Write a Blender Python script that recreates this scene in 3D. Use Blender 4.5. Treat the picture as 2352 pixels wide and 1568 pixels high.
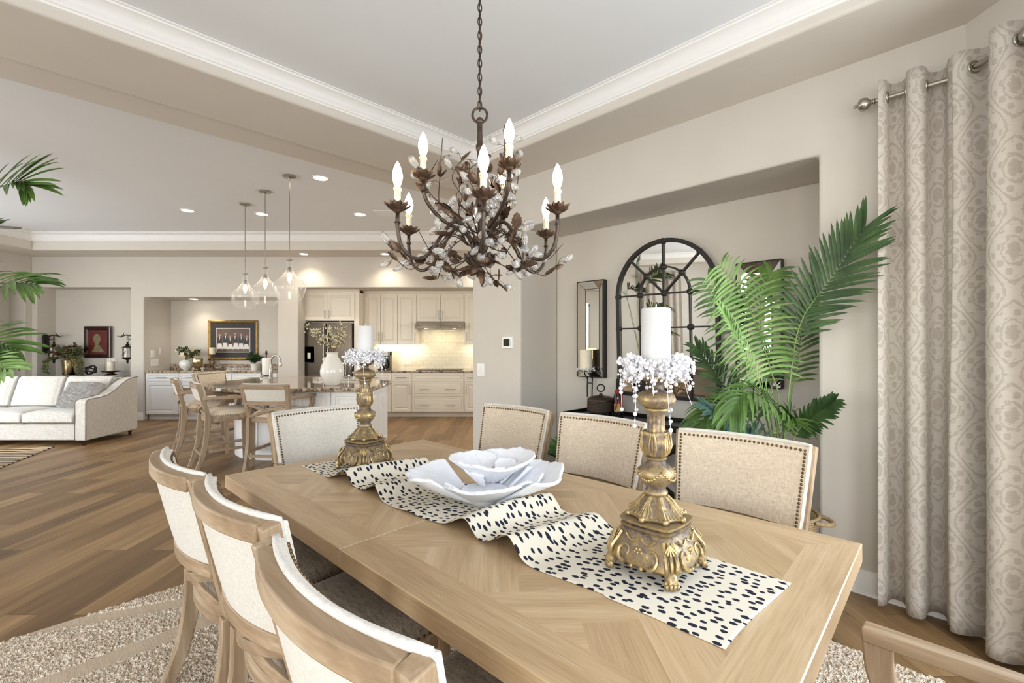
import bpy, bmesh, math, random
from mathutils import Vector, Matrix
from math import sin, cos, pi, radians, sqrt, atan2, hypot

for o in list(bpy.data.objects):
    bpy.data.objects.remove(o)
SC = bpy.context.scene
COL = SC.collection

# ------------------------------------------------------------------ camera, world, lights, exposure
F, CX, CY, EYE = 1065.0, 1176.0, 789.0, 1.427      # focal length / centre in pixels of the 2352x1568 frame, eye height in m
cam_d = bpy.data.cameras.new('camera')
cam_d.sensor_width = 36.0
cam_d.lens = 36.0 * F / 2352.0
cam_d.shift_y = (CY - 784.0) / 2352.0
cam_d.clip_start = 0.02
cam = bpy.data.objects.new('camera', cam_d)
cam.location = (0, 0, EYE)
cam.rotation_euler = (pi / 2, 0, 0)
COL.objects.link(cam)
SC.camera = cam

w = bpy.data.worlds.new('sky')
SC.world = w
w.use_nodes = True
wn = w.node_tree
bg = wn.nodes['Background']
sky = wn.nodes.new('ShaderNodeTexSky')
try:
    sky.sky_type = 'NISHITA'
    sky.sun_disc = False
    sky.sun_elevation = radians(38)
    sky.sun_rotation = radians(200)
    wn.links.new(sky.outputs[0], bg.inputs[0])
    bg.inputs[1].default_value = 0.35
except Exception:
    bg.inputs[0].default_value = (0.8, 0.88, 1.0, 1)
    bg.inputs[1].default_value = 1.0

SC.view_settings.view_transform = 'Standard'
SC.view_settings.look = 'None'
SC.view_settings.exposure = 0.3
SC.view_settings.gamma = 1.0
SC.view_settings.use_curve_mapping = False
SC.cycles.use_denoising = True
SC.cycles.max_bounces = 9
SC.cycles.adaptive_threshold = 0.07
SC.cycles.diffuse_bounces = 5
SC.cycles.glossy_bounces = 4
SC.cycles.transmission_bounces = 5
SC.cycles.transparent_max_bounces = 12
SC.cycles.caustics_reflective = False
SC.cycles.caustics_refractive = False
SC.cycles.sample_clamp_indirect = 4.0


def area(name, loc, direction, sx, sy, power, col=(1, 1, 1), spread=pi):
    d = bpy.data.lights.new(name, 'AREA')
    d.shape = 'RECTANGLE'; d.size = sx; d.size_y = sy; d.energy = power; d.color = col
    d.spread = spread
    o = bpy.data.objects.new(name, d); COL.objects.link(o)
    o.location = loc
    o.rotation_euler = Vector(direction).to_track_quat('-Z', 'Y').to_euler()
    return o


def spot(name, loc, power, col, size=radians(120), blend=0.8, r=0.05, direction=(0, 0, -1)):
    d = bpy.data.lights.new(name, 'SPOT')
    d.energy = power; d.color = col; d.spot_size = size; d.spot_blend = blend; d.shadow_soft_size = r
    o = bpy.data.objects.new(name, d); COL.objects.link(o)
    o.location = loc
    o.rotation_euler = Vector(direction).to_track_quat('-Z', 'Y').to_euler()
    return o


DAY = (0.89, 0.95, 1.0)
WARM = (1.0, 0.82, 0.58)
NEUT = (1.0, 0.93, 0.82)
# daylight entering through the windows (each lamp sits in its window opening; the living side one is added fill)
area('daylight_bay_side', (2.24, 1.17, 1.5), (-1, 0, -0.05), 1.5, 2.3, 48, DAY)
area('daylight_bay_angle', (1.54, -0.86, 1.5), (-1, 1, -0.02), 1.6, 2.3, 35, DAY)
area('daylight_bay_back', (-0.9, -1.54, 1.5), (0, 1, 0), 2.4, 2.3, 40, DAY)
area('daylight_living_back', (-5.6, -1.54, 1.5), (0.0, 1, 0.05), 3.6, 2.5, 160, DAY)
area('added_sofa_fill', (-8.9, 4.75, 1.5), (1, 0.25, 0.05), 3.3, 2.3, 92, DAY)  # added fill: lamp at an unseen side window, set close to brighten the sofa
area('daylight_kitchen', (2.9, 7.2, 1.6), (-1, 0, 0), 1.6, 1.2, 46, (1, .97, .9))


# ------------------------------------------------------------------ helpers
def thing(name, label, cat, loc=(0, 0, 0), rz=0.0, group=None):
    o = bpy.data.objects.new(name, None)
    o.empty_display_size = 0.05
    COL.objects.link(o)
    o.location = loc; o.rotation_euler = (0, 0, rz)
    o['label'] = label; o['category'] = cat
    if group: o['group'] = group
    return o


def tag(o, label, cat, group=None, kind=None):
    o['label'] = label; o['category'] = cat
    if group: o['group'] = group
    if kind: o['kind'] = kind
    return o


def kids(o):
    return [c for c in bpy.data.objects if c.parent == o]


def dup(o, label=None, loc=None, rz=None, group=None, _parent=None):
    c = o.copy(); COL.objects.link(c); c.parent = _parent
    for ch in kids(o):
        dup(ch, _parent=c)
    if label: c['label'] = label
    if loc is not None: c.location = loc
    if rz is not None: c.rotation_euler = (0, 0, rz)
    if group: c['group'] = group
    return c


class MB:
    def __init__(s):
        s.v = []; s.f = []; s.uv = []; s.useuv = False

    def add(s, vs, fs, uvs=None):
        n = len(s.v)
        s.v += [tuple(v) for v in vs]
        for k, f in enumerate(fs):
            s.f.append(tuple(i + n for i in f))
            if uvs is not None:
                s.useuv = True
                s.uv.append(uvs[k])
            else:
                s.uv.append(None)
        return s

    def box(s, x0, x1, y0, y1, z0, z1, M=None):
        vs = [Vector((x, y, z)) for z in (z0, z1) for y in (y0, y1) for x in (x0, x1)]
        if M: vs = [M @ v for v in vs]
        return s.add(vs, [(0, 2, 3, 1), (4, 5, 7, 6), (0, 1, 5, 4), (2, 6, 7, 3), (0, 4, 6, 2), (1, 3, 7, 5)])

    def cbox(s, c, sx, sy, sz, M=None):
        return s.box(c[0] - sx / 2, c[0] + sx / 2, c[1] - sy / 2, c[1] + sy / 2, c[2] - sz / 2, c[2] + sz / 2, M)

    def prism(s, poly, d):
        """polygon (3d points) extruded along vector d"""
        n = len(poly); d = Vector(d)
        vs = [Vector(p) for p in poly] + [Vector(p) + d for p in poly]
        fs = [tuple(range(n))[::-1], tuple(range(n, 2 * n))]
        fs += [(i, (i + 1) % n, (i + 1) % n + n, i + n) for i in range(n)]
        return s.add(vs, fs)

    def tube(s, pts, r, n=8, cap=True, closed=False):
        pts = [Vector(p) for p in pts]; m = len(pts)
        rs = r if isinstance(r, (list, tuple)) else [r] * m
        vs = []; up = None
        for i in range(m):
            a = pts[i - 1] if (i > 0 or closed) else pts[i]
            b = pts[(i + 1) % m] if (i < m - 1 or closed) else pts[i]
            t = (b - a)
            t = t.normalized() if t.length > 1e-9 else Vector((0, 0, 1))
            if up is None:
                up = t.orthogonal().normalized()
            else:
                up = up - t * up.dot(t)
                up = up.normalized() if up.length > 1e-6 else t.orthogonal().normalized()
            sd = t.cross(up)
            for k in range(n):
                an = 2 * pi * k / n
                vs.append(pts[i] + (up * cos(an) + sd * sin(an)) * rs[i])
        fs = []
        for i in range(m if closed else m - 1):
            j = (i + 1) % m
            for k in range(n):
                fs.append((i * n + k, i * n + (k + 1) % n, j * n + (k + 1) % n, j * n + k))
        if cap and not closed:
            fs.append(tuple(range(n))[::-1]); fs.append(tuple((m - 1) * n + k for k in range(n)))
        return s.add(vs, fs)

    def bar(s, pts, wid, hgt, side):
        """rectangular section swept along pts; side: Vector (constant) or list - direction of width"""
        pts = [Vector(p) for p in pts]; m = len(pts); vs = []
        ws = wid if isinstance(wid, (list, tuple)) else [wid] * m
        hs = hgt if isinstance(hgt, (list, tuple)) else [hgt] * m
        for i in range(m):
            a = pts[max(0, i - 1)]; b = pts[min(m - 1, i + 1)]
            t = (b - a).normalized()
            sd = Vector(side[i]) if isinstance(side, list) else Vector(side)
            sd = (sd - t * sd.dot(t)).normalized()
            nn = t.cross(sd)
            for (p, q) in ((-1, -1), (1, -1), (1, 1), (-1, 1)):
                vs.append(pts[i] + sd * ws[i] / 2 * p + nn * hs[i] / 2 * q)
        fs = []
        for i in range(m - 1):
            for k in range(4):
                fs.append((i * 4 + k, i * 4 + (k + 1) % 4, (i + 1) * 4 + (k + 1) % 4, (i + 1) * 4 + k))
        fs.append((3, 2, 1, 0)); fs.append(tuple((m - 1) * 4 + k for k in range(4)))
        return s.add(vs, fs)

    def lathe(s, prof, n=24, c=(0, 0, 0), mod=None, cap=True):
        vs = []
        for i, (r, z) in enumerate(prof):
            for k in range(n):
                an = 2 * pi * k / n
                rr = r * (mod(an, i) if mod else 1.0)
                vs.append((c[0] + rr * cos(an), c[1] + rr * sin(an), c[2] + z))
        fs = []
        for i in range(len(prof) - 1):
            for k in range(n):
                fs.append((i * n + k, i * n + (k + 1) % n, (i + 1) * n + (k + 1) % n, (i + 1) * n + k))
        if cap:
            if prof[0][0] > 1e-6: fs.append(tuple(range(n))[::-1])
            if prof[-1][0] > 1e-6: fs.append(tuple((len(prof) - 1) * n + k for k in range(n)))
        return s.add(vs, fs)

    def ball(s, c, r, nu=10, nv=6, sc=(1, 1, 1), M=None):
        vs = [Vector((0, 0, -r * sc[2]))]
        for j in range(1, nv):
            ph = -pi / 2 + pi * j / nv
            for k in range(nu):
                an = 2 * pi * k / nu
                vs.append(Vector((r * sc[0] * cos(ph) * cos(an), r * sc[1] * cos(ph) * sin(an), r * sc[2] * sin(ph))))
        vs.append(Vector((0, 0, r * sc[2])))
        if M: vs = [M @ v for v in vs]
        vs = [v + Vector(c) for v in vs]
        fs = [(0, 1 + (k + 1) % nu, 1 + k) for k in range(nu)]
        for j in range(nv - 2):
            for k in range(nu):
                a = 1 + j * nu
                fs.append((a + k, a + (k + 1) % nu, a + nu + (k + 1) % nu, a + nu + k))
        L = len(vs) - 1; a = 1 + (nv - 2) * nu
        fs += [(a + k, a + (k + 1) % nu, L) for k in range(nu)]
        return s.add(vs, fs)

    def grid(s, fn, nu, nv, closeu=False, uv=None):
        vs = []
        for j in range(nv + 1):
            for i in range(nu + (0 if closeu else 1)):
                vs.append(fn(i / nu, j / nv))
        W = nu if closeu else nu + 1
        fs = []; us = []
        for j in range(nv):
            for i in range(nu):
                i2 = (i + 1) % W
                fs.append((j * W + i, j * W + i2, (j + 1) * W + i2, (j + 1) * W + i))
                if uv: us.append([uv(i / nu, j / nv), uv((i + 1) / nu, j / nv), uv((i + 1) / nu, (j + 1) / nv), uv(i / nu, (j + 1) / nv)])
        return s.add(vs, fs, us if uv else None)

    def torus(s, c, R, r, n=24, m=8, M=None, ax=None):
        pts = []
        for i in range(n):
            a = 2 * pi * i / n
            v = Vector((R * cos(a), R * sin(a), 0))
            if M: v = M @ v
            pts.append(v + Vector(c))
        return s.tube(pts, r, m, closed=True)

    def panel(s, O, U, V, N, x0, x1, z0, z1, loops, back=0.0):
        """raised panel: O origin, U/V in-plane unit axes, N outward normal; loops (inset, depth along N)"""
        O, U, V, N = Vector(O), Vector(U), Vector(V), Vector(N)
        vs = []
        L = [(0.0, -back)] + list(loops)
        for (ins, dp) in L:
            for (a, b) in ((x0 + ins, z0 + ins), (x1 - ins, z0 + ins), (x1 - ins, z1 - ins), (x0 + ins, z1 - ins)):
                vs.append(O + U * a + V * b + N * dp)
        fs = []
        for i in range(len(L) - 1):
            for k in range(4):
                fs.append((i * 4 + k, i * 4 + (k + 1) % 4, (i + 1) * 4 + (k + 1) % 4, (i + 1) * 4 + k))
        e = (len(L) - 1) * 4
        fs.append((e, e + 1, e + 2, e + 3)); fs.append((3, 2, 1, 0))
        return s.add(vs, fs)

    def build(s, name, m, parent=None, smooth=40, bevel=0.0, seg=2, sub=0, solid=0.0, loc=None, rz=None, recalc=True):
        me = bpy.data.meshes.new(name)
        me.from_pydata(s.v, [], s.f)
        if s.useuv:
            ul = me.uv_layers.new(name='UVMap')
            for p, u in zip(me.polygons, s.uv):
                if u is None: continue
                for li, c in zip(p.loop_indices, u):
                    ul.data[li].uv = c
        if recalc:
            bm = bmesh.new(); bm.from_mesh(me)
            bmesh.ops.recalc_face_normals(bm, faces=bm.faces)
            bm.to_mesh(me); bm.free()
        if smooth:
            me.polygons.foreach_set('use_smooth', [True] * len(me.polygons))
            if smooth < 179: me.set_sharp_from_angle(angle=radians(smooth))
        me.update()
        o = bpy.data.objects.new(name, me)
        COL.objects.link(o)
        if m is not None: me.materials.append(m)
        if parent: o.parent = parent
        if loc is not None: o.location = loc
        if rz is not None: o.rotation_euler = (0, 0, rz)
        if solid:
            md = o.modifiers.new('solid', 'SOLIDIFY'); md.thickness = solid; md.offset = 0
        if bevel:
            md = o.modifiers.new('bevel', 'BEVEL'); md.width = bevel; md.segments = seg; md.limit_method = 'ANGLE'; md.angle_limit = radians(35)
        if sub:
            md = o.modifiers.new('sub', 'SUBSURF'); md.levels = sub; md.render_levels = sub
        return o


def struct(o):
    o['kind'] = 'structure'
    return o


def catmull(pts, n):
    pts = [Vector(p) for p in pts]
    P = [pts[0] * 2 - pts[1]] + pts + [pts[-1] * 2 - pts[-2]]
    out = []; m = len(pts) - 1
    for k in range(n + 1):
        t = k / n * m; i = min(int(t), m - 1); u = t - i
        a, b, c, d = P[i], P[i + 1], P[i + 2], P[i + 3]
        out.append(0.5 * ((2 * b) + (c - a) * u + (2 * a - 5 * b + 4 * c - d) * u * u + (3 * b - 3 * c + d - a) * u ** 3))
    return out


def at(px, py, Y):
    return Vector(((px - CX) / F * Y, Y, EYE - (py - CY) / F * Y))


# ------------------------------------------------------------------ materials
def lin(c):
    return tuple(((x / 255) / 12.92 if x / 255 <= 0.04045 else ((x / 255 + 0.055) / 1.055) ** 2.4) for x in c)


class NT:
    """small node-tree helper"""
    def __init__(s, name):
        s.m = bpy.data.materials.new(name); s.m.use_nodes = True
        s.t = s.m.node_tree; s.b = s.t.nodes['Principled BSDF']; s.out = s.t.nodes['Material Output']

    def n(s, typ, **kw):
        nd = s.t.nodes.new('ShaderNode' + typ)
        for k, v in kw.items(): setattr(nd, k, v)
        return nd

    def l(s, a, b): s.t.links.new(a, b)

    def val(s, nd, i, v):
        nd.inputs[i].default_value = v; return nd

    def math(s, op, a, b=None, c=None):
        nd = s.n('Math', operation=op)
        for i, x in enumerate((a, b, c)):
            if x is None: continue
            if isinstance(x, (int, float)): nd.inputs[i].default_value = x
            else: s.l(x, nd.inputs[i])
        return nd.outputs[0]

    def noise(s, vec, scale=5, detail=3, rough=0.5, dist=0.0):
        nd = s.n('TexNoise'); nd.inputs['Scale'].default_value = scale; nd.inputs['Detail'].default_value = detail
        nd.inputs['Roughness'].default_value = rough; nd.inputs['Distortion'].default_value = dist
        if vec is not None: s.l(vec, nd.inputs['Vector'])
        return nd.outputs[0]

    def coord(s, kind='Object', scale=None, rot=None):
        tc = s.n('TexCoord')
        if scale is None and rot is None: return tc.outputs[kind]
        mp = s.n('Mapping')
        if scale: mp.inputs['Scale'].default_value = scale
        if rot: mp.inputs['Rotation'].default_value = rot
        s.l(tc.outputs[kind], mp.inputs['Vector'])
        return mp.outputs[0]

    def ramp(s, fac, stops):
        r = s.n('ValToRGB'); cr = r.color_ramp
        while len(cr.elements) < len(stops): cr.elements.new(0.5)
        for e, (p, c) in zip(cr.elements, stops):
            e.position = p; e.color = (*c, 1) if len(c) == 3 else c
        s.l(fac, r.inputs[0])
        return r.outputs[0]

    def mix(s, fac, a, b, mode='MIX'):
        nd = s.n('Mix', data_type='RGBA', blend_type=mode)
        for i, x in ((0, fac), (6, a), (7, b)):
            if isinstance(x, (int, float)): nd.inputs[i].default_value = x
            elif isinstance(x, tuple): nd.inputs[i].default_value = (*x, 1) if len(x) == 3 else x
            else: s.l(x, nd.inputs[i])
        return nd.outputs[2]

    def bump(s, h, strength=0.2, dist=0.01):
        b = s.n('Bump'); b.inputs['Strength'].default_value = strength; b.inputs['Distance'].default_value = dist
        s.l(h, b.inputs['Height']); s.l(b.outputs[0], s.b.inputs['Normal'])

    def base(s, c):
        if isinstance(c, tuple): s.b.inputs['Base Color'].default_value = (*c, 1)
        else: s.l(c, s.b.inputs['Base Color'])


def plain(name, rgb, rough=0.5, metal=0.0, var=0.0, vscale=20, bump=0.0, bscale=80, spec=0.5, bdist=0.002, coat=0.0):
    t = NT(name); c = lin(rgb)
    t.b.inputs['Roughness'].default_value = rough; t.b.inputs['Metallic'].default_value = metal
    t.b.inputs['Specular IOR Level'].default_value = spec
    t.b.inputs['Coat Weight'].default_value = coat
    co = t.coord()
    nz = t.noise(co, vscale, 4)
    lo = tuple(x * (1 - var) for x in c); hi = tuple(min(1, x * (1 + var)) for x in c)
    t.base(t.ramp(nz, [(0.3, lo), (0.7, hi)]))
    if bump: t.bump(t.noise(co, bscale, 4), bump, bdist)
    return t.m


def emit(name, rgb, strength):
    t = NT(name)
    t.b.inputs['Base Color'].default_value = (*lin(rgb), 1)
    t.b.inputs['Emission Color'].default_value = (*lin(rgb), 1)
    t.b.inputs['Emission Strength'].default_value = strength
    nz = t.noise(t.coord(), 8, 2)
    t.b.inputs['Roughness'].default_value = 0.5
    return t.m


def wood(name, c1, c2, c3, axis=2, stretch=14.0, scale=5.0, rough=0.5, bump=0.15, spec=0.35):
    """grain runs along the object's local axis"""
    t = NT(name)
    sc = [scale * stretch / 3] * 3; sc[axis] = scale / 3
    co = t.coord('Object', tuple(sc))
    a = t.noise(co, 1.0, 6, 0.55, 0.3)
    sc2 = [90.0] * 3; sc2[axis] = 4.0
    g = t.noise(t.coord('Object', tuple(sc2)), 1.0, 3, 0.6)
    col = t.ramp(a, [(0.24, lin(c1)), (0.5, lin(c2)), (0.76, lin(c3))])
    gg = t.ramp(g, [(0.3, (0.74, 0.72, 0.69)), (0.55, (1, 1, 1)), (0.75, (1.12, 1.12, 1.13))])
    t.base(t.mix(0.55, col, gg, 'MULTIPLY'))
    t.b.inputs['Roughness'].default_value = rough; t.b.inputs['Specular IOR Level'].default_value = spec
    if bump: t.bump(g, bump, 0.002)
    return t.m


def fabric(name, c1, c2, rough=0.9, sc=(260, 260, 260), bump=0.5, slub=True):
    t = NT(name)
    co = t.coord()
    a = t.noise(t.coord('Object', (sc[0], sc[1] * .6, sc[2] * 0.12)), 1.0, 2, 0.6)
    b = t.noise(t.coord('Object', (sc[0] * .12, sc[1] * .6, sc[2])), 1.0, 2, 0.6)
    m = t.math('ADD', a, b); m = t.math('MULTIPLY', m, 0.5)
    t.base(t.ramp(m, [(0.35, lin(c1)), (0.62, lin(c2))]))
    t.b.inputs['Roughness'].default_value = rough; t.b.inputs['Specular IOR Level'].default_value = 0.15
    t.b.inputs['Sheen Weight'].default_value = 0.15
    t.bump(m, bump, 0.0015)
    return t.m


def thin_glass(name, tint=(1, 1, 1), refl=1.0, rough=0.02, haze=0.01):
    t = NT(name)
    lw = t.n('LayerWeight'); lw.inputs['Blend'].default_value = 0.5
    tr = t.n('BsdfTransparent'); tr.inputs[0].default_value = (*tint, 1)
    gl = t.n('BsdfGlossy'); gl.inputs['Roughness'].default_value = rough
    nz = t.noise(t.coord(), 60, 2)
    bp = t.n('Bump'); bp.inputs['Strength'].default_value = 0.08; bp.inputs['Distance'].default_value = 0.003
    t.l(nz, bp.inputs['Height']); t.l(bp.outputs[0], gl.inputs['Normal'])
    # seeded glass: white haze painted in, stronger at the rims, for a lit-up look
    sc_ = t.n('BsdfTranslucent'); sc_.inputs[0].default_value = (0.95, 0.93, 0.9, 1)
    df_ = t.n('BsdfDiffuse'); df_.inputs[0].default_value = (0.95, 0.93, 0.9, 1)
    ms = t.n('MixShader'); t.l(sc_.outputs[0], ms.inputs[1]); t.l(df_.outputs[0], ms.inputs[2])
    m0 = t.n('MixShader'); t.l(tr.outputs[0], m0.inputs[1]); t.l(ms.outputs[0], m0.inputs[2])
    fac = t.math('POWER', lw.outputs[1], 4.0)
    t.l(t.math('ADD', haze, t.math('MULTIPLY', fac, haze * 4)), m0.inputs[0])
    mx = t.n('MixShader')
    f = t.math('ADD', t.math('MULTIPLY', fac, 0.55 * refl), 0.03)
    t.l(f, mx.inputs[0]); t.l(m0.outputs[0], mx.inputs[1]); t.l(gl.outputs[0], mx.inputs[2])
    t.l(mx.outputs[0], t.out.inputs[0])
    return t.m


M_WALL = plain('wall_paint', (211, 205, 196), 0.75, var=0.015, vscale=3, bump=0.12, bscale=120, spec=0.2)
M_SOFFIT = plain('soffit_paint', (219, 212, 202), 0.75, var=0.015, vscale=3, bump=0.12, bscale=120, spec=0.2)
M_CEIL = plain('ceiling_paint', (236, 238, 240), 0.8, var=0.01, vscale=2, bump=0.1, bscale=120, spec=0.2)
M_TRIM = plain('white_trim', (243, 241, 238), 0.4, var=0.01, spec=0.4)
M_CAB = plain('cabinet_cream_paint', (236, 228, 214), 0.38, var=0.015, vscale=4)
M_CABW = plain('cabinet_white_paint', (238, 237, 236), 0.38, var=0.012, vscale=4)
M_NICKEL = plain('brushed_nickel', (176, 170, 160), 0.28, 1.0, var=0.08, vscale=60)
M_STEEL = plain('stainless_steel', (78, 71, 64), 0.3, 1.0, var=0.06, vscale=30)
M_STEELD = plain('dark_steel', (92, 88, 84), 0.25, 1.0, var=0.06)
M_BRONZE = plain('oil_rubbed_bronze', (78, 66, 58), 0.36, 0.7, var=0.3, vscale=30)
M_LEAFB = plain('bronze_leaf', (92, 72, 58), 0.4, 0.65, var=0.4, vscale=40)
M_BLACK = plain('black_iron', (36, 32, 30), 0.45, 0.3, var=0.15)
M_BLACKW = plain('black_lacquer', (26, 23, 22), 0.3, 0.0, var=0.2)
M_PLASTIC = plain('white_plastic', (238, 237, 233), 0.35, var=0.01)
M_MIRROR = plain('mirror_glass', (238, 238, 234), 0.015, 1.0, var=0.0)
M_CANDLE = NT('candle_wax')
M_CANDLE.base(lin((203, 202, 201))); M_CANDLE.b.inputs['Roughness'].default_value = 0.42
M_CANDLE.b.inputs['Subsurface Weight'].default_value = 0.1; M_CANDLE.b.inputs['Subsurface Radius'].default_value = (0.02, 0.015, 0.012)
M_CANDLE.bump(M_CANDLE.noise(M_CANDLE.coord(), 14, 2), 0.08, 0.004)
M_CANDLE = M_CANDLE.m
M_IVORY = plain('ivory_candle', (238, 228, 205), 0.5, var=0.03)
M_WHITEC = plain('white_ceramic', (240, 238, 232), 0.12, var=0.015, vscale=6, coat=0.4)
M_CORAL = plain('white_coral_plaster', (240, 241, 245), 0.7, var=0.03, vscale=30, bump=0.5, bscale=140, bdist=0.003)
M_PEARL = plain('pearl', (226, 225, 229), 0.22, var=0.01, coat=0.4)
M_GLASS = thin_glass('clear_glass')
M_SEEDED = thin_glass('seeded_pendant_glass', haze=0.085)
M_CRYSTAL = NT('crystal')
M_CRYSTAL.b.inputs['Base Color'].default_value = (1, 0.985, 0.96, 1); M_CRYSTAL.b.inputs['Transmission Weight'].default_value = 0.75
M_CRYSTAL.b.inputs['Roughness'].default_value = 0.06; M_CRYSTAL.b.inputs['IOR'].default_value = 1.5
_n = M_CRYSTAL.noise(M_CRYSTAL.coord(), 90, 2); M_CRYSTAL.bump(_n, 0.15, 0.004); M_CRYSTAL = M_CRYSTAL.m
M_BULB = emit('lit_bulb', (255, 232, 192), 9.0)
M_CAN = emit('lit_downlight', (255, 240, 214), 14.0)
M_GREEN = None


def leafmat(name, c1, c2, sc=8):
    t = NT(name)
    oi = t.n('ObjectInfo')
    nz = t.noise(t.coord(), sc, 3)
    t.base(t.ramp(nz, [(0.3, lin(c1)), (0.7, lin(c2))]))
    t.b.inputs['Roughness'].default_value = 0.42
    t.b.inputs['Specular IOR Level'].default_value = 0.4
    return t.m


M_PALM1 = leafmat('palm_green', (58, 88, 40), (98, 130, 62))
M_PALM2 = leafmat('palm_bright_green', (108, 146, 82), (156, 184, 116))
M_PALM3 = leafmat('palm_dark_green', (38, 62, 34), (70, 98, 52))
M_PALM4 = leafmat('palm_blue_green', (52, 84, 84), (96, 132, 124))
M_STEM = leafmat('palm_stem', (92, 122, 66), (132, 156, 92))
M_HERB = leafmat('dried_greenery', (86, 92, 58), (142, 140, 100), 30)
M_BROWNLEAF = leafmat('brown_foliage', (70, 48, 36), (120, 92, 66), 30)
M_BLOSSOM = plain('cream_blossom', (236, 226, 198), 0.7, var=0.06)
M_TWIG = plain('twig_brown', (110, 88, 62), 0.8, var=0.2)

WOODS = ((124, 102, 78), (162, 138, 110), (194, 174, 148))
M_WOODZ = wood('washed_oak_upright', *WOODS, axis=2)
M_WOODX = wood('washed_oak_cross', *WOODS, axis=0)
M_WOODY = wood('washed_oak_depth', *WOODS, axis=1)
STOOLS = ((128, 108, 88), (158, 136, 112), (182, 162, 138))
M_STOOLZ = wood('grey_oak_upright', *STOOLS, axis=2)
M_STOOLX = wood('grey_oak_cross', *STOOLS, axis=0)
M_STOOLY = wood('grey_oak_depth', *STOOLS, axis=1)
M_LINEN = fabric('beige_linen', (196, 178, 154), (226, 210, 188))
M_LINENC = fabric('cream_linen', (214, 207, 194), (236, 230, 219))
M_BACKCL = fabric('ivory_back_cloth', (198, 194, 184), (222, 218, 209), sc=(420, 420, 420))
M_SEAT = fabric('taupe_striped_weave', (112, 100, 87), (166, 152, 134), sc=(160, 160, 30), bump=0.6)
M_SEATC = fabric('stool_seat_cloth', (206, 190, 166), (228, 214, 192))
M_PIPE = fabric('white_piping', (198, 193, 185), (222, 218, 211), sc=(300, 300, 300))
M_NAIL = plain('antique_nailhead', (112, 92, 70), 0.35, 0.9, var=0.2)
M_SOFA = fabric('sofa_boucle', (196, 190, 181), (226, 221, 213), sc=(120, 120, 120), bump=0.8)
def floor_material():
    t = NT('oak_plank_floor')
    tc = t.n('TexCoord'); sp = t.n('SeparateXYZ'); t.l(tc.outputs['Object'], sp.inputs[0])
    cb = t.n('CombineXYZ'); t.l(sp.outputs[1], cb.inputs[0]); t.l(sp.outputs[0], cb.inputs[1])
    br = t.n('TexBrick'); t.l(cb.outputs[0], br.inputs['Vector'])
    br.offset = 0.37; br.offset_frequency = 2
    br.inputs['Scale'].default_value = 1.0
    br.inputs['Brick Width'].default_value = 1.22; br.inputs['Row Height'].default_value = 0.178
    br.inputs['Mortar Size'].default_value = 0.0012; br.inputs['Mortar Smooth'].default_value = 0.2
    br.inputs['Color1'].default_value = (0, 0, 0, 1); br.inputs['Color2'].default_value = (1, 1, 1, 1)
    br.inputs['Mortar'].default_value = (0.5, 0.5, 0.5, 1)
    rnd = t.n('SeparateColor'); t.l(br.outputs['Color'], rnd.inputs[0])
    r = rnd.outputs[0]
    # grain, shifted for each plank
    off = t.math('MULTIPLY', r, 37.0)
    cg = t.n('CombineXYZ')
    t.l(t.math('MULTIPLY', sp.outputs[0], 16.0), cg.inputs[0]); t.l(t.math('ADD', t.math('MULTIPLY', sp.outputs[1], 0.9), off), cg.inputs[1]); t.l(off, cg.inputs[2])
    g1 = t.noise(cg.outputs[0], 1.0, 6, 0.6, 0.5)
    cg2 = t.n('CombineXYZ')
    t.l(t.math('MULTIPLY', sp.outputs[0], 130.0), cg2.inputs[0]); t.l(t.math('ADD', t.math('MULTIPLY', sp.outputs[1], 5), off), cg2.inputs[1])
    g2 = t.noise(cg2.outputs[0], 1.0, 3, 0.6)
    tone = t.math('ADD', t.math('MULTIPLY', r, 0.34), t.math('MULTIPLY', g1, 0.66))
    col = t.ramp(tone, [(0.2, lin((98, 74, 48))), (0.42, lin((130, 101, 68))), (0.6, lin((155, 124, 86))), (0.8, lin((182, 149, 106)))])
    fine = t.ramp(g2, [(0.32, (0.74, 0.72, 0.7)), (0.6, (1, 1, 1))])
    col = t.mix(0.5, col, fine, 'MULTIPLY')
    gap = t.math('SUBTRACT', 1.0, br.outputs['Fac'])
    gapc = t.ramp(gap, [(0.0, (0.3, 0.27, 0.24)), (1.0, (1, 1, 1))])
    t.base(t.mix(0.8, col, gapc, 'MULTIPLY'))
    t.b.inputs['Roughness'].default_value = 0.42
    t.b.inputs['Specular IOR Level'].default_value = 0.35
    t.bump(t.math('ADD', t.math('MULTIPLY', gap, 0.8), t.math('MULTIPLY', g2, 0.2)), 0.25, 0.002)
    return t.m


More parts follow.
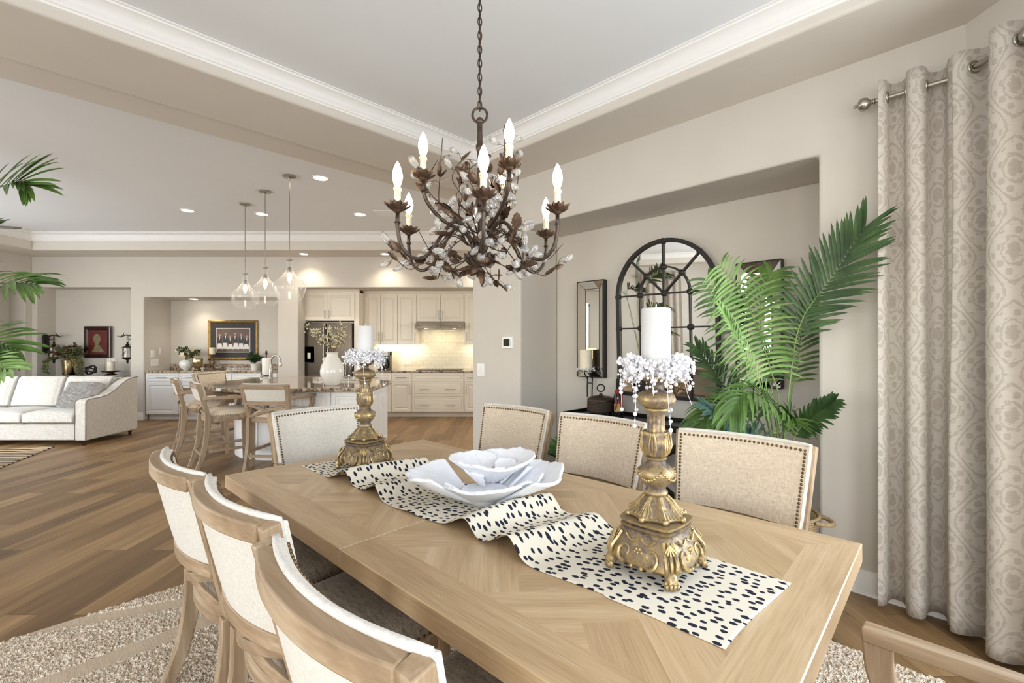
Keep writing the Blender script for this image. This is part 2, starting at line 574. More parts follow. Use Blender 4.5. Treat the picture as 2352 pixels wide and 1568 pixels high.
def uvwood(name, stops, rough=0.42):
    """wood for meshes whose UV run along the plank in metres (u) and across it (v)"""
    t = NT(name)
    uv = t.n('UVMap'); sp = t.n('SeparateXYZ'); t.l(uv.outputs[0], sp.inputs[0])
    u, v = sp.outputs[0], sp.outputs[1]
    cell = t.math('FLOOR', t.math('DIVIDE', u, 10.0))          # plank number is stored in tens of metres
    wn_ = t.n('TexWhiteNoise', noise_dimensions='1D'); t.l(cell, wn_.inputs['W'])
    rnd = wn_.outputs[0]
    c = t.n('CombineXYZ'); t.l(t.math('MULTIPLY', u, 1.6), c.inputs[0]); t.l(t.math('MULTIPLY', v, 14.0), c.inputs[1]); t.l(t.math('MULTIPLY', rnd, 50), c.inputs[2])
    a = t.noise(c.outputs[0], 1.0, 5, 0.55, 0.5)
    c2 = t.n('CombineXYZ'); t.l(t.math('MULTIPLY', u, 7.0), c2.inputs[0]); t.l(t.math('MULTIPLY', v, 170.0), c2.inputs[1]); t.l(t.math('MULTIPLY', rnd, 50), c2.inputs[2])
    b = t.noise(c2.outputs[0], 1.0, 3, 0.6, 0.3)
    tone = t.math('ADD', t.math('MULTIPLY', rnd, 0.24), t.math('MULTIPLY', a, 0.76))
    col = t.ramp(tone, stops)
    fine = t.ramp(b, [(0.3, (0.78, 0.76, 0.74)), (0.52, (1, 1, 1)), (0.74, (1.1, 1.1, 1.1))])
    col = t.mix(0.7, col, fine, 'MULTIPLY')
    # white cerused streaks in the open grain
    c3 = t.n('CombineXYZ'); t.l(t.math('MULTIPLY', u, 5.0), c3.inputs[0]); t.l(t.math('MULTIPLY', v, 60.0), c3.inputs[1]); t.l(t.math('MULTIPLY', rnd, 90), c3.inputs[2])
    s_ = t.noise(c3.outputs[0], 1.0, 4, 0.7, 1.5)
    sf = t.ramp(s_, [(0.6, (0, 0, 0)), (0.74, (0.5, 0.5, 0.5))])
    sfv = t.n('SeparateColor'); t.l(sf, sfv.inputs[0])
    col = t.mix(sfv.outputs[0], col, lin((216, 205, 190)))
    t.base(col)
    t.b.inputs['Roughness'].default_value = rough
    t.b.inputs['Specular IOR Level'].default_value = 0.4
    t.bump(b, 0.12, 0.0015)
    return t.m


def granite(name):
    t = NT(name)
    co = t.coord('Object')
    a = t.noise(co, 9, 6, 0.7, 1.4)
    b = t.noise(co, 70, 3, 0.6, 0.4)
    m = t.math('ADD', t.math('MULTIPLY', a, 0.7), t.math('MULTIPLY', b, 0.3))
    t.base(t.ramp(m, [(0.36, lin((44, 36, 30))), (0.44, lin((104, 84, 66))), (0.52, lin((176, 158, 136))), (0.6, lin((206, 196, 180))), (0.68, lin((120, 98, 78)))]))
    t.b.inputs['Roughness'].default_value = 0.08
    return t.m


def tile():
    t = NT('subway_tile')
    tc = t.n('TexCoord'); sp = t.n('SeparateXYZ'); t.l(tc.outputs['Object'], sp.inputs[0])
    cb = t.n('CombineXYZ'); t.l(sp.outputs[0], cb.inputs[0]); t.l(sp.outputs[2], cb.inputs[1])
    br = t.n('TexBrick'); t.l(cb.outputs[0], br.inputs['Vector']); br.offset = 0.5
    br.inputs['Scale'].default_value = 1.0; br.inputs['Brick Width'].default_value = 0.152; br.inputs['Row Height'].default_value = 0.0765
    br.inputs['Mortar Size'].default_value = 0.003; br.inputs['Mortar Smooth'].default_value = 0.6
    br.inputs['Color1'].default_value = (*lin((242, 234, 212)), 1); br.inputs['Color2'].default_value = (*lin((234, 225, 202)), 1)
    br.inputs['Mortar'].default_value = (*lin((206, 196, 174)), 1)
    t.base(br.outputs['Color']); t.b.inputs['Roughness'].default_value = 0.1
    t.bump(t.math('SUBTRACT', 1.0, br.outputs['Fac']), 0.5, 0.004)
    return t.m


def runner_mat():
    t = NT('spotted_runner_cloth')
    uv = t.n('UVMap')
    mp = t.n('Mapping'); mp.inputs['Scale'].default_value = (25, 40, 1); mp.inputs['Rotation'].default_value = (0, 0, 0.0)
    t.l(uv.outputs[0], mp.inputs[0])
    nz = t.n('TexNoise'); nz.inputs['Scale'].default_value = 2.2; nz.inputs['Detail'].default_value = 2
    t.l(mp.outputs[0], nz.inputs['Vector'])
    va = t.n('VectorMath', operation='SCALE'); va.inputs['Scale'].default_value = 0.22
    vs = t.n('VectorMath', operation='SUBTRACT'); vs.inputs[1].default_value = (0.5, 0.5, 0.5)
    t.l(nz.outputs[1], vs.inputs[0]); t.l(vs.outputs[0], va.inputs[0])
    ad = t.n('VectorMath', operation='ADD'); t.l(mp.outputs[0], ad.inputs[0]); t.l(va.outputs[0], ad.inputs[1])
    vo = t.n('TexVoronoi', voronoi_dimensions='2D'); vo.inputs['Randomness'].default_value = 0.72; vo.inputs['Scale'].default_value = 1.0
    t.l(ad.outputs[0], vo.inputs['Vector'])
    rc = t.n('SeparateColor'); t.l(vo.outputs['Color'], rc.inputs[0])
    size = t.math('ADD', 0.23, t.math('MULTIPLY', rc.outputs[0], 0.10))
    f = t.math('MULTIPLY', t.math('SUBTRACT', size, vo.outputs['Distance']), 30.0)
    f = t.n('Clamp'); 
    d = t.math('MULTIPLY', t.math('SUBTRACT', size, vo.outputs['Distance']), 30.0)
    t.l(d, f.inputs[0])
    t.base(t.mix(f.outputs[0], lin((228, 220, 203)), lin((38, 42, 56))))
    t.b.inputs['Roughness'].default_value = 0.85; t.b.inputs['Specular IOR Level'].default_value = 0.15
    t.bump(t.noise(t.coord('Object', (400, 400, 400)), 1, 2), 0.25, 0.001)
    return t.m


def curtain_mat():
    t = NT('damask_curtain_cloth')
    uv = t.n('UVMap'); sp = t.n('SeparateXYZ'); t.l(uv.outputs[0], sp.inputs[0])
    u, v = sp.outputs[0], sp.outputs[1]
    W, H = 0.21, 0.36
    cu = t.math('COSINE', t.math('MULTIPLY', u, 2 * pi / W)); cv = t.math('COSINE', t.math('MULTIPLY', v, 2 * pi / H))
    f = t.math('ADD', cu, cv)
    af = t.math('ABSOLUTE', f)
    # ogee lattice
    wob = t.math('MULTIPLY', t.math('SUBTRACT', t.noise(uv.outputs[0], 60, 3, 0.6), 0.5), 0.55)
    line = t.math('LESS_THAN', t.math('ABSOLUTE', t.math('SUBTRACT', af, t.math('ADD', 0.28, wob))), 0.10)
    # medallions: petals by angle inside each cell
    ring = t.math('LESS_THAN', t.math('ABSOLUTE', t.math('SUBTRACT', t.math('ADD', af, wob), 1.5)), 0.08)
    core = t.math('GREATER_THAN', t.math('ADD', af, t.math('MULTIPLY', wob, 1.2)), 1.80)
    pu = t.math('SINE', t.math('MULTIPLY', u, 2 * pi / W * 4)); pv = t.math('SINE', t.math('MULTIPLY', v, 2 * pi / H * 5))
    pet = t.math('MULTIPLY', t.math('GREATER_THAN', t.math('MULTIPLY', pu, pv), 0.28), t.math('LESS_THAN', t.math('ABSOLUTE', t.math('SUBTRACT', af, 0.95)), 0.42))
    m = t.math('MAXIMUM', t.math('MAXIMUM', line, ring), t.math('MAXIMUM', core, pet))
    soft = t.noise(uv.outputs[0], 90, 3, 0.6)
    m = t.math('MULTIPLY', m, t.math('ADD', 0.45, t.math('MULTIPLY', soft, 0.9)))
    col = t.mix(m, lin((239, 233, 225)), lin((217, 209, 198)))
    wv = t.noise(t.coord('Object', (30, 30, 500)), 1.0, 2)
    col = t.mix(0.35, col, t.ramp(wv, [(0.35, (0.82, 0.82, 0.82)), (0.6, (1, 1, 1))]), 'MULTIPLY')
    t.base(col)
    t.b.inputs['Roughness'].default_value = 0.8; t.b.inputs['Specular IOR Level'].default_value = 0.2
    t.b.inputs['Sheen Weight'].default_value = 0.1
    t.bump(wv, 0.25, 0.001)
    # some daylight passes through the cloth
    tl = t.n('BsdfTranslucent'); t.l(col, tl.inputs[0])
    mx = t.n('MixShader'); mx.inputs[0].default_value = 0.42
    t.l(t.b.outputs[0], mx.inputs[1]); t.l(tl.outputs[0], mx.inputs[2]); t.l(mx.outputs[0], t.out.inputs[0])
    return t.m


def gold_mat():
    t = NT('antique_gold_leaf')
    co = t.coord()
    a = t.noise(co, 34, 5, 0.65, 0.6)
    b = t.noise(co, 150, 3, 0.6)
    m = t.math('ADD', t.math('MULTIPLY', a, 0.75), t.math('MULTIPLY', b, 0.25))
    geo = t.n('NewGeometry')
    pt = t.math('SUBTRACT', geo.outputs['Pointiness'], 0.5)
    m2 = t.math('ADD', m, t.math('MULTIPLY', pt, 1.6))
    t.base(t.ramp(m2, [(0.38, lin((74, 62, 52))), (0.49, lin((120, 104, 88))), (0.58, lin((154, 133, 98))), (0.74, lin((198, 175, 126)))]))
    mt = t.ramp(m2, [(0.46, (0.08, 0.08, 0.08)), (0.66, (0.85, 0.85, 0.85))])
    sc = t.n('SeparateColor'); t.l(mt, sc.inputs[0]); t.l(sc.outputs[0], t.b.inputs['Metallic'])
    t.b.inputs['Roughness'].default_value = 0.42
    t.bump(t.math('ADD', t.math('MULTIPLY', a, 0.7), t.math('MULTIPLY', b, 0.3)), 0.35, 0.004)
    return t.m


def rug_mat():
    t = NT('heathered_shag')
    co = t.coord()
    a = t.noise(co, 230, 2, 0.6)
    b = t.noise(co, 2.2, 2, 0.5)
    c = t.ramp(a, [(0.36, lin((148, 112, 78))), (0.47, lin((216, 199, 174))), (0.6, lin((246, 239, 227)))])
    t.base(t.mix(0.25, c, t.ramp(b, [(0.3, (0.86, 0.8, 0.74)), (0.7, (1, 1, 1))]), 'MULTIPLY'))
    t.b.inputs['Roughness'].default_value = 0.95; t.b.inputs['Specular IOR Level'].default_value = 0.05
    t.bump(a, 0.7, 0.01)
    return t.m


def zebra_mat():
    t = NT('zebra_striped_rug_pile')
    wv = t.n('TexWave'); wv.bands_direction = 'Y'
    wv.inputs['Scale'].default_value = 3.4; wv.inputs['Distortion'].default_value = 5.0; wv.inputs['Detail'].default_value = 2; wv.inputs['Detail Scale'].default_value = 0.7
    t.l(t.coord('Object', (0.6, 1, 1)), wv.inputs['Vector'])
    t.base(t.ramp(wv.outputs[1], [(0.30, lin((40, 32, 26))), (0.36, lin((206, 178, 142)))]))
    t.b.inputs['Roughness'].default_value = 0.95
    return t.m


def fur_mat():
    t = NT('grey_fur')
    a = t.noise(t.coord('Object', (30, 30, 30)), 1.0, 5, 0.7, 2.0)
    t.base(t.ramp(a, [(0.3, lin((168, 162, 158))), (0.5, lin((208, 204, 200))), (0.7, lin((238, 235, 231)))]))
    t.b.inputs['Roughness'].default_value = 0.95
    t.bump(a, 1.0, 0.02)
    return t.m


def glow_lampshade():
    t = NT('lit_lamp_shade'); t.base(lin((240, 224, 190)))
    t.b.inputs['Emission Color'].default_value = (*lin((255, 214, 150)), 1); t.b.inputs['Emission Strength'].default_value = 1.2
    return t.m


M_FLOOR = floor_material()
M_TABLE = uvwood('parquet_oak', [(0.2, lin((166, 137, 102))), (0.45, lin((188, 160, 124))), (0.6, lin((202, 175, 139))), (0.8, lin((216, 192, 160)))], 0.3)
M_GRAN = granite('brown_granite')
M_TILE = tile()
M_RUN = runner_mat()
M_CURT = curtain_mat()
M_GOLD = gold_mat()
M_RUG = rug_mat()
M_RUGBAND = fabric('ribbed_rug_band', (176, 156, 130), (206, 188, 164), sc=(40, 400, 40), bump=0.8)
M_ZEBRA = zebra_mat()
M_FUR = fur_mat()
M_MERC = plain('mercury_glass_gold', (206, 190, 150), 0.16, 1.0, var=0.25, vscale=40, bump=0.5, bscale=60, bdist=0.004)

# ------------------------------------------------------------------ room shell
WY = 8.65            # living / kitchen wall plane
R45 = pi / 4         # dining room axes: p along (1,1), q along (-1,1)


def frame45(mb, *a, **k):
    o = mb.build(*a, **k); o.rotation_euler = (0, 0, R45); return o


def pq(p, q, z=0.0):
    return Vector(((p - q) / sqrt(2), (p + q) / sqrt(2), z))


struct(MB().box(-9.4, 4.2, -2.0, 10.0, -0.12, 0.0).build('floor', M_FLOOR))

# dining tray ceiling
ZS, ZT, ZL = 3.045, 3.205, 3.34      # soffit, dining tray ceiling, living ceiling
PW, PT, QA, QT, QB = 3.288, 2.762, 3.902, 3.246, 4.285
struct(frame45(MB().box(-0.62, PT + 0.1, -0.95, QT + 0.1, ZT, ZT + 0.1), 'ceiling', M_CEIL))
m = MB()
m.box(PT, PW + 0.3, -2.2, QA, ZS, ZT + 0.16)
m.box(-4.2, PT, QT, QA, ZS, ZT + 0.16)
struct(frame45(m, 'ceiling_soffit', M_SOFFIT, bevel=0.018, seg=3))
m = MB(); m.box(-4.2, PT, -2.6, -0.92, ZS, ZT + 0.16); m.box(-4.2, -0.6, -0.92, QT, ZS, ZT + 0.16)
struct(frame45(m, 'ceiling_soffit_rear', M_SOFFIT))
m = MB(); m.box(-4.6, PW + 0.1, QA, QB, ZS + 0.03, ZL + 0.1)
struct(frame45(m, 'ceiling_header', M_SOFFIT, bevel=0.012, seg=2))

# living and kitchen ceiling (polygon up to the header)
a1 = pq(-4.6, QB - 0.02); a2 = pq(3.35, QB - 0.02)
poly = [(-9.1, a1.y, ZL), (a1.x, a1.y, ZL), (a2.x, a2.y, ZL), (4.2, a2.y, ZL), (4.2, 8.75, ZL), (-9.1, 8.75, ZL)]
struct(MB().prism(poly, (0, 0, 0.1)).build('ceiling_living', M_CEIL))
m = MB(); m.box(-9.1, a1.x + 0.3, -2.0, a1.y + 0.05, ZL, ZL + 0.1)
struct(m.build('ceiling_living_rear', M_CEIL))
m = MB(); m.box(-8.32, 4.2, 8.03, 9.7, ZS, ZL + 0.08); m.box(-9.2, -8.32, -2.0, 9.7, ZS, ZL + 0.08)
struct(m.build('ceiling_soffit_living', M_SOFFIT, bevel=0.015, seg=2))


def crown(name, pts, inward, z_top, hgt, proj):
    """crown moulding: profile swept along a polyline; inward: per-vertex horizontal vector that scales the projection"""
    prof = [(0.0, -hgt), (0.10, -hgt), (0.13, -hgt * 0.90), (0.22, -hgt * 0.86), (0.26, -hgt * 0.74), (0.30, -hgt * 0.70), (0.36, -hgt * 0.52), (0.50, -hgt * 0.32), (0.70, -hgt * 0.20), (0.84, -hgt * 0.16), (0.88, -hgt * 0.08), (1.0, -hgt * 0.06), (1.0, 0.0), (0.0, 0.0)]
    vs = []; n = len(prof)
    for p, iv in zip(pts, inward):
        for (a, b) in prof:
            vs.append(Vector((p[0], p[1], z_top + b)) + Vector((iv[0], iv[1], 0)) * a * proj)
    fs = []
    for i in range(len(pts) - 1):
        for k in range(n):
            fs.append((i * n + k, i * n + (k + 1) % n, (i + 1) * n + (k + 1) % n, (i + 1) * n + k))
    fs.append(tuple(range(n))); fs.append(tuple((len(pts) - 1) * n + k for k in range(n)))
    o = MB().add(vs, fs).build(name, M_TRIM, smooth=35)
    return struct(o)


def d45(p, q): return Vector(((p - q) / sqrt(2), (p + q) / sqrt(2), 0))


crown('trim_1', [pq(PT, -0.92), pq(PT, QT), pq(-0.6, QT)], [d45(-1, 0), d45(-1, -1), d45(0, -1)], ZT, 0.105, 0.105)
crown('trim_2', [(-8.32, -1.9), (-8.32, 8.03), (4.1, 8.03)], [(1, 0), (1, -1), (0, -1)], ZL, 0.14, 0.12)

# dining wall with its niche: an n-shaped slab in the p plane
q0, q1 = 0.041, QA          # bay corner, free end
nq0, nq1, nz = 0.672, 3.175, 2.565


def wall45(name, q0, q1, openings, p, depth, ztop, m=M_WALL, bev=0.022):
    pts = [pq(p, q0, 0), pq(p, q0, ztop), pq(p, q1, ztop), pq(p, q1, 0)]
    for (b, a, z) in openings:      # going back along the floor from q1 to q0
        pts += [pq(p, b, 0), pq(p, b, z), pq(p, a, z), pq(p, a, 0)]
    d = d45(depth, 0)
    return struct(MB().prism(pts, d).build(name, m, bevel=bev, seg=4, smooth=35))


wall45('wall_right', q0 - 0.06, q1, [(nq1, nq0, nz)], PW, 0.575, 3.1)
struct(frame45(MB().box(PW + 0.575, PW + 0.7, q0, q1 - 0.1, 0, 3.1), 'wall_niche', M_WALL))

# bay walls with their windows
def wall_xy(name, A, B, op, zt=3.4, thick=0.16, zb=0.1, zh=2.65, m=M_WALL):
    """wall from A to B (room on the left hand), op = (t0, t1) opening along its length"""
    A = Vector((*A, 0)); B = Vector((*B, 0)); u = (B - A); L = u.length; u.normalize(); nrm = Vector((u.y, -u.x, 0))
    mb = MB()
    def blk(t0, t1, z0, z1):
        c = [A + u * t0, A + u * t1, A + u * t1 + nrm * thick, A + u * t0 + nrm * thick]
        mb.prism([Vector((p.x, p.y, z0)) for p in c], (0, 0, z1 - z0))
    if op:
        blk(0, op[0], 0, zt); blk(op[1], L, 0, zt); blk(op[0], op[1], 0, zb); blk(op[0], op[1], zh, zt)
    else:
        blk(0, L, 0, zt)
    struct(mb.build(name, m))
    if op:
        return A, u, nrm, op, zb, zh


WN = [0]
def window(info, nx=2):
    A, u, nrm, op, zb, zh = info; WN[0] += 1
    mb = MB()
    def pbox(t0, t1, d0, d1, z0, z1, mbb):
        c = [A + u * t0 + nrm * d0, A + u * t1 + nrm * d0, A + u * t1 + nrm * d1, A + u * t0 + nrm * d1]
        mbb.prism([Vector((p.x, p.y, z0)) for p in c], (0, 0, z1 - z0))
    f = 0.05
    pbox(op[0], op[0] + f, 0.09, 0.15, zb, zh, mb); pbox(op[1] - f, op[1], 0.09, 0.15, zb, zh, mb)
    pbox(op[0], op[1], 0.09, 0.15, zb, zb + f, mb); pbox(op[0], op[1], 0.09, 0.15, zh - f, zh, mb)
    for i in range(1, nx):
        t = op[0] + (op[1] - op[0]) * i / nx
        pbox(t - 0.025, t + 0.025, 0.09, 0.15, zb, zh, mb)
    o = struct(mb.build('window_%d' % WN[0], M_TRIM))
    g = MB(); pbox(op[0] + f, op[1] - f, 0.115, 0.121, zb + f, zh - f, g)
    gl = g.build('pane', M_GLASS, parent=o); gl['kind'] = 'structure'


window(wall_xy('wall_bay_side', (2.3, -0.2), (2.3, 2.38), (0.55, 2.12)), 1)
window(wall_xy('wall_bay_angle', (0.9, -1.6), (2.3, -0.2), (0.2, 1.78)), 1)
window(wall_xy('wall_back', (-3.0, -1.6), (0.9, -1.6), (0.9, 3.3)), 2)
window(wall_xy('wall_back_living', (-9.0, -1.6), (-3.0, -1.6), (1.4, 5.2)), 3)
A = wall_xy('wall_left', (-8.96, 7.9), (-8.96, -1.6), (1.4, 4.9))
window(A, 2)  # unseen window, placed along this wall to bring light onto the sofa
# far strip of the left wall with a tall recess
pts = [(-8.96, 8.0, 0), (-8.96, 8.0, 2.44), (-8.96, 8.52, 2.44), (-8.96, 8.52, 0), (-8.96, 8.66, 0), (-8.96, 8.66, 3.1), (-8.96, 7.9, 3.1), (-8.96, 7.9, 0)]
struct(MB().prism([Vector(p) for p in pts], (-0.3, 0, 0)).build('wall_left_recess', M_WALL, bevel=0.015, seg=3))
struct(MB().box(-9.36, -9.24, 7.6, 9.0, 0, 3.1).build('wall_left_recess_back', M_WALL))

# living / kitchen wall: n-shaped slab with three openings
pts = [(-8.97, 0), (-8.97, 3.1), (4.2, 3.1), (4.2, 0), (2.6, 0), (2.6, 2.475), (-3.99, 2.475), (-3.99, 0), (-4.37, 0), (-4.37, 2.296), (-6.87, 2.296), (-6.87, 0),
       (-7.12, 0), (-7.12, 2.48), (-8.87, 2.48), (-8.87, 0)]
struct(MB().prism([Vector((x, WY, z)) for x, z in pts], (0, 0.9, 0)).build('wall_kitchen', M_WALL, bevel=0.015, seg=3, smooth=35))
struct(MB().box(-9.0, -7.05, 9.01, 9.2, 0, 3.1).build('wall_niche_living', M_WALL))
struct(MB().box(-7.40, -7.12, 8.965, 9.01, 0, 2.38).build('trim_3', M_WALL, bevel=0.012))
struct(MB().box(-6.95, -4.2, 9.34, 9.5, 0, 3.1).build('wall_niche_bar', M_WALL))
struct(MB().box(-4.3, 4.2, 9.55, 9.7, 0, 3.1).build('wall_kitchen_back', M_WALL))
struct(MB().box(-3.0, 2.4, 9.54, 9.55, 0.9, 2.2).build('wall_backsplash', M_TILE))
struct(wall_xy('wall_kitchen_right', (3.0, 5.0), (3.0, 9.6), (1.2, 3.2), zb=1.0, zh=2.3) and MB().box(3.01, 3.03, 6.2, 8.2, 1.0, 2.3).build('window_6', M_GLASS))
struct(MB().box(0.2, 3.1, 5.2, 5.35, 0, 3.4).build('wall_kitchen_front', M_WALL))


def baseboard(name, A, B, nrm, h=0.14, t=0.016):
    A = Vector((*A, 0)); B = Vector((*B, 0)); n_ = Vector((*nrm, 0)).normalized()
    prof = [(0, 0), (t, 0), (t, h * 0.80), (t * 0.55, h * 0.9), (t * 0.5, h), (0, h)]
    vs = [P + n_ * a + Vector((0, 0, b)) for P in (A, B) for (a, b) in prof]; n = len(prof)
    fs = [(k, (k + 1) % n, (k + 1) % n + n, k + n) for k in range(n)] + [tuple(range(n)), tuple(range(n, 2 * n))]
    struct(MB().add(vs, fs).build(name, M_TRIM, smooth=30))


e = d45(-1, 0)
baseboard('baseboard_right', pq(PW, q0), pq(PW, nq0), e) if False else None
def bb(name, a, b, n_): baseboard(name, (a[0], a[1]), (b[0], b[1]), (n_[0], n_[1]))
bb('baseboard_right', pq(PW, q0), pq(PW, nq0 - 0.01), e)
bb('baseboard_right_far', pq(PW, nq1 + 0.01), pq(PW, q1 - 0.01), e)
bb('baseboard_niche', pq(PW + 0.575, nq0), pq(PW + 0.575, nq1), e)
bb('baseboard_niche_side', pq(PW + 0.02, nq0), pq(PW + 0.575, nq0), d45(0, 1))
bb('baseboard_niche_end', pq(PW + 0.02, nq1), pq(PW + 0.575, nq1), d45(0, -1))
bb('baseboard_bay', (2.3, 2.38), (2.3, -0.2), (-1, 0))
bb('baseboard_pier', (-7.11, WY), (-6.88, WY), (0, -1))
bb('baseboard_pier_far', (-4.36, WY), (-4.0, WY), (0, -1))
bb('baseboard_left', (-8.96, -1.6), (-8.96, 7.9), (1, 0))
# ------------------------------------------------------------------ dining table
TX, TY, TR = -0.143, 1.951, radians(-43.3)
TL, TW, TH = 2.463, 1.217, 0.76
TT = 0.062


def clip(poly, x0, x1, y0, y1):
    for ax, lim, sg in ((0, x0, 1), (0, x1, -1), (1, y0, 1), (1, y1, -1)):
        out = []
        for i in range(len(poly)):
            a, b = poly[i - 1], poly[i]
            da, db = (a[ax] - lim) * sg, (b[ax] - lim) * sg
            if da * db < 0:
                t_ = da / (da - db); out.append((a[0] + (b[0] - a[0]) * t_, a[1] + (b[1] - a[1]) * t_))
            if db >= 0: out.append(b)
        poly = out
        if len(poly) < 3: return []
    return poly


def area2(p):
    return abs(sum(p[i - 1][0] * p[i][1] - p[i][0] * p[i - 1][1] for i in range(len(p)))) / 2


table = thing('dining_table', 'long oak dining table with parquet top set with a spotted runner', 'table', (TX, TY, 0), TR)
mb = MB()
hx, hy, bw, ch = TL / 2, TW / 2, 0.135, 0.003
pn = [0]


def plank_face(poly, ang, z=TH):
    """add an upward face whose UV run along angle ang"""
    pn[0] += 1
    c, s = cos(ang), sin(ang)
    cx_ = sum(p[0] for p in poly) / len(poly); cy_ = sum(p[1] for p in poly) / len(poly)
    uv = [((p[0] - cx_) * c + (p[1] - cy_) * s + 5 + 10 * pn[0], -(p[0] - cx_) * s + (p[1] - cy_) * c + 0.37 * pn[0]) for p in poly]
    mb.add([(p[0], p[1], z) for p in poly], [tuple(range(len(poly)))], [uv])


for half in (-1, 1):
    xa, xb = (-hx + bw, 0.0) if half < 0 else (0.0, hx - bw)
    wp, lp = 0.142, 0.426
    for k in range(-16, 17):
        for j in range(-8, 9):
            ox, oy = k * wp + j * lp, k * wp - j * lp
            for r_, an in ((((ox, oy), (ox + lp, oy), (ox + lp, oy + wp), (ox, oy + wp)), 0), (((ox, oy + wp), (ox + wp, oy + wp), (ox + wp, oy + wp + lp), (ox, oy + wp + lp)), pi / 2)):
                c, s = cos(pi / 4), sin(pi / 4)
                pl = [((x * c - y * s) * half, (x * s + y * c)) for x, y in r_]
                if half < 0: pl = pl[::-1]
                q = clip(pl, xa, xb, -hy + bw, hy - bw)
                if q and area2(q) > 1e-5: plank_face(q, (an + pi / 4) * half)
    # border boards
    e = half * hx * 1.0
    for sg in (-1, 1):
        plank_face([(0, sg * (hy - ch)), (half * (hx - ch), sg * (hy - ch)), (half * (hx - bw), sg * (hy - bw)), (0, sg * (hy - bw))], 0)
    plank_face([(half * (hx - ch), -(hy - ch)), (half * (hx - ch), hy - ch), (half * (hx - bw), hy - bw), (half * (hx - bw), -(hy - bw))], pi / 2)
# edges and underside
def edge_face(p, axis):
    pn[0] += 1
    uv = [(v[axis] + 5 + 10 * pn[0], v[2] + 0.3 * pn[0] + (v[1 - axis] * 0.0)) for v in p]
    mb.add(p, [(0, 1, 2, 3)], [uv])
zb_, zc = TH - TT, TH - ch
for sg in (-1, 1):
    for (xa, xb) in ((-hx, 0), (0, hx)):
        edge_face([(xa, sg * hy, zb_), (xb, sg * hy, zb_), (xb, sg * hy, zc), (xa, sg * hy, zc)], 0)
        xa2 = max(xa, -hx + ch); xb2 = min(xb, hx - ch)
        edge_face([(xa, sg * hy, zc), (xb, sg * hy, zc), (xb2, sg * (hy - ch), TH), (xa2, sg * (hy - ch), TH)], 0)
    edge_face([(sg * hx, -hy, zb_), (sg * hx, hy, zb_), (sg * hx, hy, zc), (sg * hx, -hy, zc)], 1)
    edge_face([(sg * hx, -hy, zc), (sg * hx, hy, zc), (sg * (hx - ch), hy - ch, TH), (sg * (hx - ch), -hy + ch, TH)], 1)
edge_face([(-hx, -hy, zb_), (hx, -hy, zb_), (hx, hy, zb_), (-hx, hy, zb_)], 0)
mb.build('tabletop', M_TABLE, table, smooth=0, recalc=True)
for p in bpy.data.objects['tabletop'].data.polygons: pass
MB().box(-0.0014, 0.0014, -hy - 0.0004, hy + 0.0004, zb_ + 0.002, TH + 0.0004).build('leaf_seam', plain('seam_line', (214, 202, 184), 0.6), table, smooth=0)
m = MB()
for sg in (-1, 1):
    m.box(-hx + 0.2, hx - 0.2, sg * (hy - 0.2) - 0.015, sg * (hy - 0.2) + 0.015, zb_ - 0.08, zb_)
    m.box(sg * (hx - 0.2) - 0.015, sg * (hx - 0.2) + 0.015, -hy + 0.2, hy - 0.2, zb_ - 0.08, zb_)
m.build('apron', M_WOODX, table)
for sg in (-1, 1):
    cx_ = sg * 0.72
    m = MB().lathe([(0.13, 0.12), (0.135, 0.16), (0.11, 0.19), (0.115, 0.24), (0.14, 0.34), (0.13, 0.44), (0.09, 0.5), (0.1, 0.53), (0.12, 0.56), (0.12, 0.62)], 20, (cx_, 0, 0))
    ped = m.build('pedestal', M_WOODZ, table)
    f = MB().bar([(cx_, -0.42, 0.045), (cx_, -0.2, 0.09), (cx_, 0, 0.1), (cx_, 0.2, 0.09), (cx_, 0.42, 0.045)], 0.11, [0.06, 0.08, 0.09, 0.08, 0.06], (1, 0, 0))
    f.build('foot', M_WOODY, ped, bevel=0.006)
MB().box(-0.7, 0.7, -0.04, 0.04, 0.2, 0.3).build('stretcher', M_WOODX, table, bevel=0.006)

# ------------------------------------------------------------------ table runner
CS, SN = cos(TR), sin(TR)


def tab(x, y, z=TH):
    return Vector((TX + x * CS - y * SN, TY + x * SN + y * CS, z))


def runz(x, y):
    z = 0.0
    for (c, a, wl, wr, sk) in ((0.47, 0.052, 0.085, 0.05, 0.10), (0.235, 0.045, 0.085, 0.05, 0.06), (-0.085, 0.012, 0.07, 0.05, 0.02), (-0.36, 0.045, 0.08, 0.05, -0.02), (-0.62, 0.05, 0.085, 0.05, 0.05)):
        cc = c + sk * (y + 0.06) + 0.012 * sin(9 * y + c * 20)
        d = x - cc
        wdt = wr if d > 0 else wl
        amp = a * (1 + 0.35 * sin(4.0 * y + c * 7))
        z += amp * math.exp(-(d / wdt) ** 2)
    # bowl and candlesticks press the cloth flat
    for (bx, by, br) in ((0.0, 0.0, 0.13), (0.8, -0.01, 0.2), (-0.87, -0.03, 0.2)):
        d = hypot(x - bx, y - by)
        k = min(1, max(0, (d - br * 0.75) / (br * 0.5)))
        z *= k * k * (3 - 2 * k)
    return z


def runner_pt(u, v):
    x = -1.10 + 2.208 * u; y = -0.268 + 0.415 * v
    return Vector((x + 0.02 * sin(y * 6), y + 0.012 * sin(x * 9) * (1 if abs(x) < 0.8 else 0.2), TH + 0.0022 + runz(x, y)))


m = MB().grid(runner_pt, 260, 44, uv=lambda u, v: (u * 2.4, v * 0.43))
run = m.build('table_runner', M_RUN, None, smooth=179, loc=(TX, TY, 0), rz=TR, solid=0.0022)
tag(run, 'cream table runner with navy spots lying in folds along the dining table', 'table runner')

